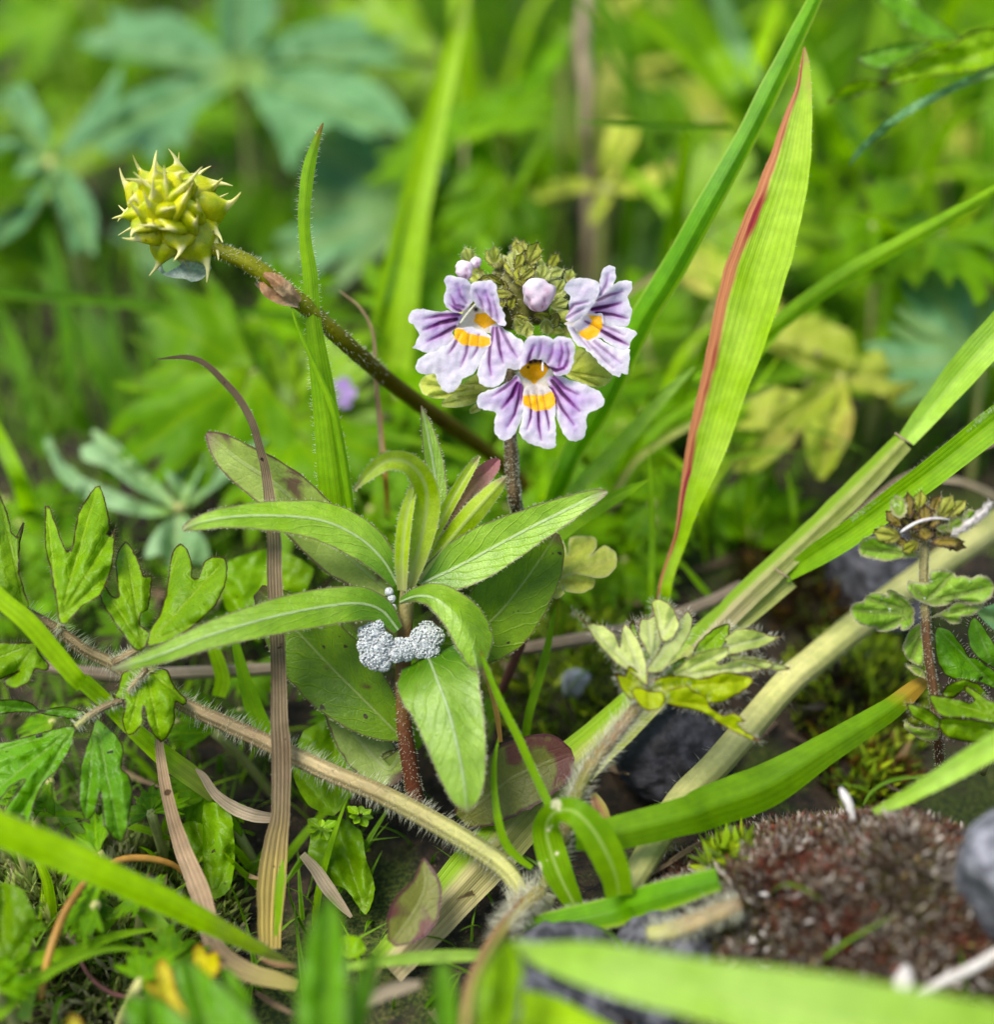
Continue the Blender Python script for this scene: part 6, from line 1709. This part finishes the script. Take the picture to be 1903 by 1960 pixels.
YH = dict(hair_n=130, hair_len=.045, hair_mat=M['hair'])
for pts, d, mat, b, tp, kw in (
        ([(590, 260), (640, 420), (700, 480), (730, 540), (680, 660), (640, 650), (600, 420), (560, 300)], 9.36, 'cup_leaf', (690, 640), [(575, 280)], dict(gy=-.2)),
        ([(640, 660), (560, 600), (470, 540), (390, 470), (300, 360), (235, 260), (165, 185), (260, 265), (300, 270), (380, 290), (440, 350), (465, 420), (475, 320), (500, 273), (560, 340), (610, 440), (635, 540)], 9.27, 'young_leaf', (640, 650), [(250, 280), (500, 280)], dict(gy=-.2, gx=.1, cup=-.08)),
        ([(735, 545), (690, 440), (638, 330), (650, 228), (700, 232), (785, 178), (803, 240), (792, 330), (765, 430)], 9.26, 'young_leaf', (725, 560), [(690, 235), (780, 190)], dict(gy=-.22, cup=.08)),
        ([(790, 335), (760, 200), (735, 110), (780, 82), (850, 118), (892, 180), (912, 250), (882, 320), (830, 352)], 9.3, 'young_leaf', (800, 345), [(760, 100), (890, 190)], dict(gy=-.2)),
        ([(715, 570), (800, 430), (870, 320), (930, 240), (980, 183), (1007, 240), (992, 330), (930, 430), (820, 565)], 9.22, 'young_leaf', (730, 570), [(985, 190)], dict(gy=-.22, cup=.06)),
        ([(1055, 495), (1090, 400), (1180, 310), (1292, 268), (1292, 340), (1250, 430), (1160, 482)], 9.34, 'cup_leaf', (1060, 490), [(1285, 280)], dict(gy=-.15)),
        ([(1225, 445), (1300, 370), (1380, 308), (1500, 308), (1605, 350), (1680, 350), (1530, 422), (1420, 452), (1300, 475)], 9.28, 'young_leaf', (1230, 445), [(1600, 350)], dict(gx=-.05, cup=.08)),
        ([(745, 690), (800, 610), (880, 560), (950, 520), (995, 540), (920, 612), (830, 675)], 9.28, 'cup_leaf', (745, 690), [(985, 530)], dict(gy=-.15)),
        ([(885, 655), (980, 580), (1080, 500), (1200, 460), (1302, 450), (1292, 500), (1225, 550), (1260, 558), (1380, 520), (1575, 550), (1560, 582), (1400, 612), (1250, 622), (1100, 655)], 9.2, 'young_leaf', (890, 655), [(1295, 460), (1570, 560)], dict(cup=.06)),
        ([(1290, 500), (1450, 498), (1600, 528), (1745, 580), (1700, 597), (1560, 582), (1420, 540)], 9.22, 'young_leaf', (1290, 500), [(1740, 580)], dict()),
        ([(745, 745), (850, 670), (980, 663), (1110, 682), (1250, 640), (1390, 660), (1435, 690), (1380, 752), (1250, 822), (1150, 832), (1060, 802), (900, 782)], 9.14, 'young_yellow', (750, 740), [(1430, 690), (1150, 820)], dict(cup=.05)),
        ([(800, 842), (900, 792), (1030, 758), (1062, 790), (1150, 840), (1175, 900), (1262, 950), (1320, 930), (1400, 985), (1350, 1000), (1400, 1050), (1495, 1112), (1400, 1092), (1250, 1012), (1130, 932), (950, 892)], 9.1, 'young_yellow', (805, 835), [(1490, 1110), (1170, 880)], dict(gx=-.03)),
        ([(458, 640), (520, 652), (545, 588), (600, 630), (662, 702), (640, 752), (560, 812), (500, 740)], 9.16, 'young_yellow', (650, 730), [(465, 645), (550, 600)], dict(gx=.1)),
        ([(588, 782), (620, 748), (700, 772), (780, 780), (803, 830), (770, 885), (700, 903), (640, 872)], 9.1, 'young_yellow', (690, 765), [(700, 895)], dict(gy=-.2))):
    traced('young_leaflet', grow_out(RY(pts), RY([b])[0]), d, M[mat], CB, base=RY([b])[0], tips=RY(tp), fold=.04, wob=.04, step=4, curl=.012, **kw, **YH)
for c in ([(690, 745, 9.2, 10), (705, 650, 9.22, 9), (730, 555, 9.24, 8)], [(690, 745, 9.2, 8), (760, 640, 9.2, 8), (830, 560, 9.2, 7)]):
    s_, a_, b_ = tube('leaflet_stalk', RY(c), M['petiole_pink'], CB, n=12)
    tube_hairs(a_, b_, 220, .05, M['hair'], s_, lean=.6)
xst, xp, xr = tube('leaf_stalk', R8([(1120, 1200, 9.2, 24), (1060, 1250, 9.12, 28), (1000, 1310, 9.0, 30), (900, 1430, 8.7, 30), (800, 1590, 8.3, 27), (740, 1750, 8.0, 25), (715, 1960, 7.7, 24)]), M['petiole_red'], CB, n=50, ns=12, ridges=3)
tube_hairs(xp, xr, 620, .1, M['hair'], xst, t1=.35, r=.0018)
nd, nb, nr = tube('node', R8([(960, 1290, 9.3, 26), (1030, 1250, 9.32, 40), (1100, 1230, 9.32, 44), (1180, 1260, 9.32, 30)]), M['runner'], CB, n=16, ns=12)
tube_hairs(nb, nr, 700, .13, M['hair'], nd, r=.0018)

# ================================================================ the small eyebright beside the pale stalk
E2 = empty('eyebright', P(1800, 1480, 9.9), 'small budding eyebright with rounded toothed leaf pairs and a brownish head', 'wildflower')
q, qp, qr = tube('stem', RE([(560, 420, 9.45, 18), (552, 560, 9.45, 19), (548, 700, 9.45, 19), (555, 870, 9.45, 18), (562, 1000, 9.47, 18), (572, 1150, 9.5, 18), (592, 1300, 9.53, 18), (612, 1430, 9.56, 18), (635, 1700, 9.62, 18), (660, 1960, 9.9, 18)]), M['stem_pale'], E2, n=60, ns=10, ridges=4)
tube_hairs(qp, qr, 900, .016, M['hair'], q, r=.002)
for pts, d, m, b, tp, kw in (
        ([(495, 930), (450, 852), (390, 812), (340, 783), (310, 795), (322, 832), (280, 812), (220, 806), (170, 832), (163, 862), (110, 868), (78, 905), (90, 962), (130, 1002), (200, 1027), (238, 1028), (240, 1052), (310, 1057), (380, 1032), (398, 1020), (405, 1048), (450, 1042), (487, 1000), (490, 960)], 9.38, 'eye_leaf', (500, 940), [(90, 920), (330, 800), (250, 1045), (180, 840)], dict(gx=.1)),
        ([(545, 875), (490, 842), (438, 782), (450, 728), (500, 735), (580, 740), (590, 668), (650, 658), (742, 670), (757, 702), (800, 697), (850, 712), (900, 692), (962, 708), (1003, 760), (985, 832), (930, 872), (850, 882), (760, 852), (700, 885), (620, 895)], 9.36, 'eye_leaf', (560, 870), [(990, 770), (740, 680), (850, 870), (460, 740)], dict(gx=-.08)),
        ([(590, 965), (680, 920), (760, 868), (850, 880), (940, 880), (920, 912), (860, 952), (792, 960), (785, 1002), (720, 1003), (660, 962)], 9.4, 'eye_leaf', (590, 960), [(940, 885), (785, 995)], dict(gx=-.05, gy=.2)),
        ([(505, 580), (400, 590), (300, 608), (230, 592), (150, 572), (130, 520), (160, 458), (250, 448), (340, 480), (430, 520), (510, 545)], 9.36, 'eye_leaf', (505, 565), [(140, 520), (250, 460)], dict(gy=.2)),
        ([(525, 1005), (460, 1040), (430, 1110), (412, 1160), (450, 1242), (540, 1275), (552, 1150)], 9.6, 'eye_leaf', (550, 1020), [(430, 1150), (470, 1230)], dict()),
        ([(432, 1268), (520, 1278), (562, 1352), (500, 1335)], 9.6, 'eye_leaf', (560, 1340), [(440, 1270)], dict()),
        ([(425, 1618), (480, 1660), (560, 1668), (645, 1690), (642, 1742), (560, 1758), (488, 1722), (428, 1672)], 9.5, 'eye_leaf', (640, 1710), [(435, 1640), (500, 1720)], dict(gy=.2))):
    traced('leaf', RE(pts), d, M[m], E2, base=RE([b])[0], tips=RE(tp), fold=.045, wob=.04, step=4, curl=.015, jitter=1.2, hair_n=60, hair_len=.014, hair_mat=M['hair'], **kw)
r2 = random.Random(31)
for x, y, a, L, w, m in ((400, 330, -100, 40, 24, 'eye_leaf'), (460, 330, -95, 46, 16, 'bract_brown'), (520, 300, -85, 40, 20, 'bract'), (600, 330, -70, 44, 24, 'bract_brown'), (650, 330, -60, 46, 22, 'bract'), (700, 330, -45, 46, 18, 'bract'), (740, 360, -70, 36, 16, 'eye_leaf'),
                         (420, 380, -140, 40, 20, 'bract_brown'), (400, 450, 190, 48, 24, 'bract'), (380, 470, 205, 44, 18, 'bract_brown'), (470, 400, -120, 30, 18, 'bract_brown'), (560, 360, -90, 32, 20, 'bract_brown'), (500, 420, -80, 30, 18, 'bract_brown'), (620, 430, -20, 40, 20, 'bract'),
                         (560, 470, -90, 26, 24, 'bract_brown'), (450, 500, 190, 34, 18, 'bract_brown'), (600, 480, 0, 56, 16, 'bract_brown'), (700, 400, -20, 34, 24, 'eye_leaf'), (790, 380, -40, 40, 26, 'eye_leaf'), (520, 480, 150, 34, 18, 'bract'), (640, 470, 15, 50, 18, 'bract_brown')):
    bract(RE, x, y, a, L * 1.15, w * 1.45, 9.4 + r2.uniform(-.12, .08), m, E2, hair=10, gy=-.05, step=3)
q2, _, _ = tube('flower_head', RE([(555, 470, 9.48, 20), (550, 430, 9.47, 44), (550, 370, 9.46, 58), (550, 310, 9.47, 46), (550, 270, 9.48, 16)]), M['bract_brown'], E2, n=16, ns=16, bump=.5)
for k in range(16):
    a_ = r2.uniform(-170, -10)
    bract(RE, 555 + math.cos(math.radians(a_)) * r2.uniform(20, 90), 400 + math.sin(math.radians(a_)) * r2.uniform(10, 70), a_ + r2.uniform(-25, 25), r2.uniform(26, 36), r2.uniform(16, 24), 9.38 + r2.uniform(-.05, .06), r2.choice(['bract_brown', 'bract_brown', 'bract', 'eye_leaf']), E2, hair=8, step=3)
wf, _, _ = tube('white_fibre', RE([(400, 420, 9.26, 3), (440, 392, 9.25, 6), (520, 350, 9.24, 6), (620, 330, 9.25, 6), (712, 337, 9.27, 3)]), M['white_fibre'], None, n=20)
tag(wf, 'short white straw fibre lying over the brownish eyebright head', 'fibre')
wf, wp_, wr_ = tube('white_fibre', RE([(728, 435, 9.25, 5), (790, 400, 9.22, 10), (850, 355, 9.2, 12), (910, 310, 9.2, 9), (950, 270, 9.2, 5), (978, 228, 9.2, 2)]), M['white_fibre'], None, n=24, bump=.5)
tag(wf, 'frayed white fibre tuft stuck to the side of the brownish eyebright head', 'fibre')
tube_hairs(wp_, wr_, 200, .04, M['white_fibre'], wf, lean=.8, r=.003)

# buttercup leaf behind and before the small eyebright
BR = empty('buttercup_leaf', P(1860, 1480, 10.0), 'green lobed buttercup leaf folded around the small eyebright stem', 'leaf')
for pts, d, m, b, tp, kw in (
        ([(615, 1060), (640, 1018), (720, 1050), (800, 1150), (842, 1217), (880, 1220), (930, 1250), (1030, 1330), (1060, 1440), (900, 1382), (750, 1362), (680, 1332), (630, 1230)], 9.75, 'cup_leaf_cool', (1000, 1400), [(640, 1040)], dict(cup=.1)),
        ([(868, 955), (920, 1000), (980, 1100), (1040, 1180), (1080, 1330), (900, 1232), (840, 1150), (823, 1060), (840, 990)], 9.72, 'cup_leaf_cool', (1000, 1300), [(870, 980)], dict(cup=.1)),
        ([(578, 1460), (680, 1470), (780, 1490), (840, 1510), (872, 1490), (810, 1440), (808, 1388), (880, 1430), (950, 1480), (1060, 1540), (1060, 1660), (850, 1612), (700, 1612), (620, 1560)], 9.3, 'cup_leaf', (1010, 1600), [(590, 1470), (815, 1400)], dict(gy=-.35)),
        ([(655, 1610), (800, 1612), (950, 1632), (1060, 1655), (1040, 1740), (850, 1765), (700, 1732), (650, 1680)], 9.24, 'cup_leaf', (1040, 1690), [(660, 1640)], dict(gy=.4)),
        ([(436, 1515), (550, 1540), (652, 1612), (642, 1682), (560, 1652), (480, 1600)], 9.3, 'cup_leaf', (650, 1640), [(445, 1520)], dict(gy=.1)),
        ([(660, 1470), (700, 1400), (800, 1360), (900, 1390), (960, 1460), (930, 1480), (840, 1420), (790, 1440), (740, 1480)], 9.5, 'cup_leaf', (950, 1470), [(680, 1440)], dict(gy=.2)),
        ([(890, 930), (960, 890), (1060, 880), (1060, 1080), (960, 1010)], 10.2, 'bg_blue', (1050, 980), [(895, 930)], dict())):
    traced('leaflet', RE(pts), d, M[m], BR, base=RE([b])[0], tips=RE(tp), fold=.06, wob=.06, step=5, curl=.015, hair_n=45, hair_len=.03, hair_mat=M['hair'], **kw)
tube('petiole', RE([(1010, 1600, 9.35, 14), (990, 1800, 9.6, 14), (930, 1960, 9.95, 14)]), M['runner'], BR, n=14)
# lobed pair of eyebright leaves on a purple stem
E3 = empty('eyebright', R5([(920, 1880)])[0][:1] and P(*R5([(900, 1930)])[0], 10.7), 'young eyebright shoot with rounded yellow green lobes on a purple stem', 'wildflower')
for pts, d, b, tp in (
        ([(1150, 1300), (1175, 1200), (1195, 1110), (1240, 1128), (1258, 1190), (1268, 1100), (1330, 1088), (1402, 1098), (1412, 1150), (1382, 1192), (1450, 1138), (1512, 1180), (1514, 1250), (1472, 1300), (1410, 1312), (1300, 1290), (1220, 1310)], 10.2, (1155, 1310), [(1210, 1120), (1380, 1110), (1500, 1210)]),
        ([(1150, 1320), (1220, 1310), (1310, 1285), (1400, 1318), (1392, 1362), (1330, 1392), (1250, 1382), (1232, 1352), (1242, 1392), (1200, 1422), (1150, 1392), (1138, 1350)], 10.12, (1152, 1318), [(1390, 1340), (1200, 1410)])):
    traced('leaf', R5(pts), d, M['eye_leaf_lime'], E3, base=R5([b])[0], tips=R5(tp), fold=.05, wob=.05, step=5, gy=-.3, jitter=1)
tube('stem', R5([(1150, 1315, 10.2, 16), (1110, 1400, 10.2, 17), (1070, 1510, 10.25, 18), (1000, 1690, 10.4, 18), (900, 1930, 10.8, 18)]), M['stem_purple'], E3, n=24)

# ================================================================ upper leaf cut by the frame
UL = empty('buttercup_leaf', P(1880, 700, 14.0), 'bright green lobed leaf with a brown rim hanging into the turf', 'leaf')
for pts, d, m, b, tp in (
        (R3([(1018, 542), (1100, 470), (1200, 418), (1330, 430), (1350, 385), (1460, 340), (1560, 280), (1680, 240), (1780, 170), (1903, 148), (2000, 140), (2000, 340), (1800, 372), (1600, 402), (1330, 455), (1150, 525)]), 11.3, 'cup_leaf', (1980, 240), [(1030, 535), (1330, 430)]),
        (R3([(1188, 305), (1280, 258), (1420, 222), (1585, 228), (1450, 300), (1330, 362), (1230, 352)]), 11.4, 'cup_leaf_cool', (1580, 230), [(1195, 305)]),
        (R3([(1143, 875), (1180, 790), (1300, 670), (1450, 560), (1650, 460), (1950, 320), (1980, 370), (1700, 480), (1500, 580), (1350, 680), (1220, 790)]), 11.2, 'bg_blue', (1970, 340), [(1150, 870)]),
        (R3([(1280, -20), (1380, 100), (1480, 170), (1570, 205), (1740, 212), (1640, 130), (1540, 60), (1480, -20)]), 12.0, 'cup_leaf_cool', (1420, -30), [(1720, 205)])):
    traced('leaflet', pts, d, M[m], UL, base=R3([b])[0], tips=R3(tp), fold=.08, wob=.08, step=7, jitter=2)
tube('petiole', [(1940, 110, 11.5, 14), (1930, 300, 12.4, 14), (1900, 520, 13.6, 14), (1880, 700, 14.1, 14)], M['stalk_yellow'], UL, n=20)

# ================================================================ leaves close to the lens
FG = empty('buttercup_leaf', P(760, 2010, 8.4), 'soft green fingered leaf out of focus in front of the red leaf stalk', 'leaf')
for pts, d, m in (
        (R8([(-150, 1980), (-168, 1700), (-110, 1420), (-40, 1260), (10, 1235), (70, 1350), (100, 1600), (90, 1980)]), 7.3, 'cup_leaf_cool'),
        (R8([(90, 1980), (110, 1750), (180, 1600), (260, 1480), (290, 1490), (260, 1620), (240, 1750), (170, 1980)]), 7.35, 'cup_leaf_cool'),
        (R8([(555, 1980), (535, 1720), (560, 1600), (592, 1555), (640, 1600), (672, 1720), (690, 1980)]), 7.1, 'cup_leaf_cool'),
        (R8([(770, 1980), (775, 1720), (840, 1560), (925, 1445), (955, 1440), (1010, 1540), (1025, 1660), (960, 1980)]), 7.2, 'cup_leaf')):
    b = (sum(p[0] for p in pts) / len(pts), max(p[1] for p in pts))
    t = min(pts, key=lambda p: p[1])
    traced('lobe', pts, d, M[m], FG, base=b, tips=[t[:2]], fold=.08, wob=.04, step=7, gy=-.2, jitter=2)
FG2 = empty('buttercup_leaf', P(420, 2010, 8.5), 'dark green pointed leaf out of focus under the yellow leaf scrap', 'leaf')
for pts, d in ((R7([(648, 1770), (800, 1755), (950, 1840), (1040, 1960), (700, 1980)]), 7.6), (R7([(915, 1580), (1000, 1560), (1100, 1640), (1210, 1730), (1320, 1850), (1380, 1980), (1050, 1980), (940, 1720)]), 7.7), (R7([(1150, 1620), (1200, 1600), (1280, 1690), (1330, 1800), (1300, 1850), (1200, 1760)]), 7.9)):
    traced('lobe', pts, d, M['cup_leaf_cool'], FG2, base=(sum(p[0] for p in pts) / len(pts), max(p[1] for p in pts)), tips=[min(pts, key=lambda p: p[1])[:2]], fold=.08, wob=.05, step=7, gy=-.2)
for pts, d, lab in ((R7([(820, 1590), (860, 1560), (900, 1620), (925, 1720), (960, 1800), (1030, 1900), (980, 1880), (880, 1790), (800, 1740), (760, 1685), (820, 1700)]), 8.1, 'small pale yellow leaf with a side lobe among the fallen stems'),
                    (R7([(1020, 1500), (1060, 1480), (1090, 1540), (1140, 1520), (1160, 1600), (1110, 1680), (1060, 1650), (1015, 1580)]), 8.5, 'crumpled yellow leaf beside the hook of the tan blade'),
                    (R7([(340, 1910), (375, 1850), (420, 1880), (440, 1940), (380, 1980)]), 7.9, 'tiny yellow leaf tip below the red stem')):
    o = traced('yellow_leaf', pts, d, M['yellow_leaf'], None, step=5, wob=.06, gy=-.3, fold=.05, base=(sum(p[0] for p in pts) / len(pts), max(p[1] for p in pts)), tips=[min(pts, key=lambda p: p[1])[:2]])
    tag(o, lab, 'leaf')
o = ribbon('red_scrap', R7([(1360, 1550, 8.85, 3), (1430, 1580, 8.83, 9), (1500, 1590, 8.83, 10), (1560, 1600, 8.85, 4)]), M['petiole_red'], None, n=14, nu=5)
tag(o, 'small orange red leaf sheath at the foot of the dead blade', 'leaf')

# small herbs low between the stems
HB = [([(640, 1560), (600, 1590), (590, 1640), (620, 1690), (660, 1700), (700, 1750), (718, 1700), (700, 1640), (690, 1590)], 9.95, 'broad green notched herb leaf under the hairy stalk'),
      ([(330, 1590), (370, 1570), (420, 1600), (440, 1640), (400, 1650), (350, 1640)], 9.8, 'oval green herb leaf behind the tan blade'),
      ([(390, 1540), (440, 1550), (450, 1640), (440, 1700), (410, 1720), (390, 1670)], 9.75, 'long green herb leaf beside the tan blade'),
      ([(560, 1480), (580, 1400), (640, 1380), (700, 1440), (690, 1500), (640, 1560), (590, 1540)], 10.1, 'round green herb leaf behind the hairy stalk'),
      ([(0, 1690), (40, 1700), (70, 1760), (50, 1830), (10, 1850), (-30, 1800), (-30, 1720)], 8.9, 'dark green oval herb leaf cut by the frame'),
      ([(430, 1080), (520, 1050), (600, 1090), (560, 1170), (480, 1200), (430, 1160)], 10.6, 'light green herb leaf behind the rosette'),
      ([(640, 1810), (660, 1790), (690, 1795), (700, 1820), (670, 1835)], 9.0, 'small round green leaf at the foot of the dead blade')]
for pts, d, lab in HB:
    cx = sum(p[0] for p in pts) / len(pts)
    lo = max(pts, key=lambda p: p[1]); hi = min(pts, key=lambda p: p[1])
    o = traced('herb_leaf', pts, d, M['herb'], None, step=6, wob=.06, gy=-.2, fold=.06, base=lo[:2], tips=[hi[:2], (max(p[0] for p in pts), (lo[1] + hi[1]) / 2), (min(p[0] for p in pts), (lo[1] + hi[1]) / 2)])
    tag(o, lab, 'leaf')
for (x, y, d, lab) in ((615, 1585, 9.7, 'tiny rosette of rounded seedling leaves under the hairy stalk'), (690, 1560, 9.75, 'tiny seedling with round leaves beside the red stem')):
    e = empty('seedling', P(x, y + 40, d + .3), lab, 'seedling')
    for k in range(7):
        a = k * .9 + .3
        L = RNG.uniform(22, 36)
        q = [(x + math.cos(a) * 4, y + math.sin(a) * 3), (x + math.cos(a - .45) * L * .7, y + math.sin(a - .45) * L * .55), (x + math.cos(a) * L, y + math.sin(a) * L * .75), (x + math.cos(a + .45) * L * .7, y + math.sin(a + .45) * L * .55)]
        traced('leaf', q, d - .02 * k, M['herb'], e, step=4, wob=.02, fold=.03, base=q[0], tips=[q[2]], gy=-.2)
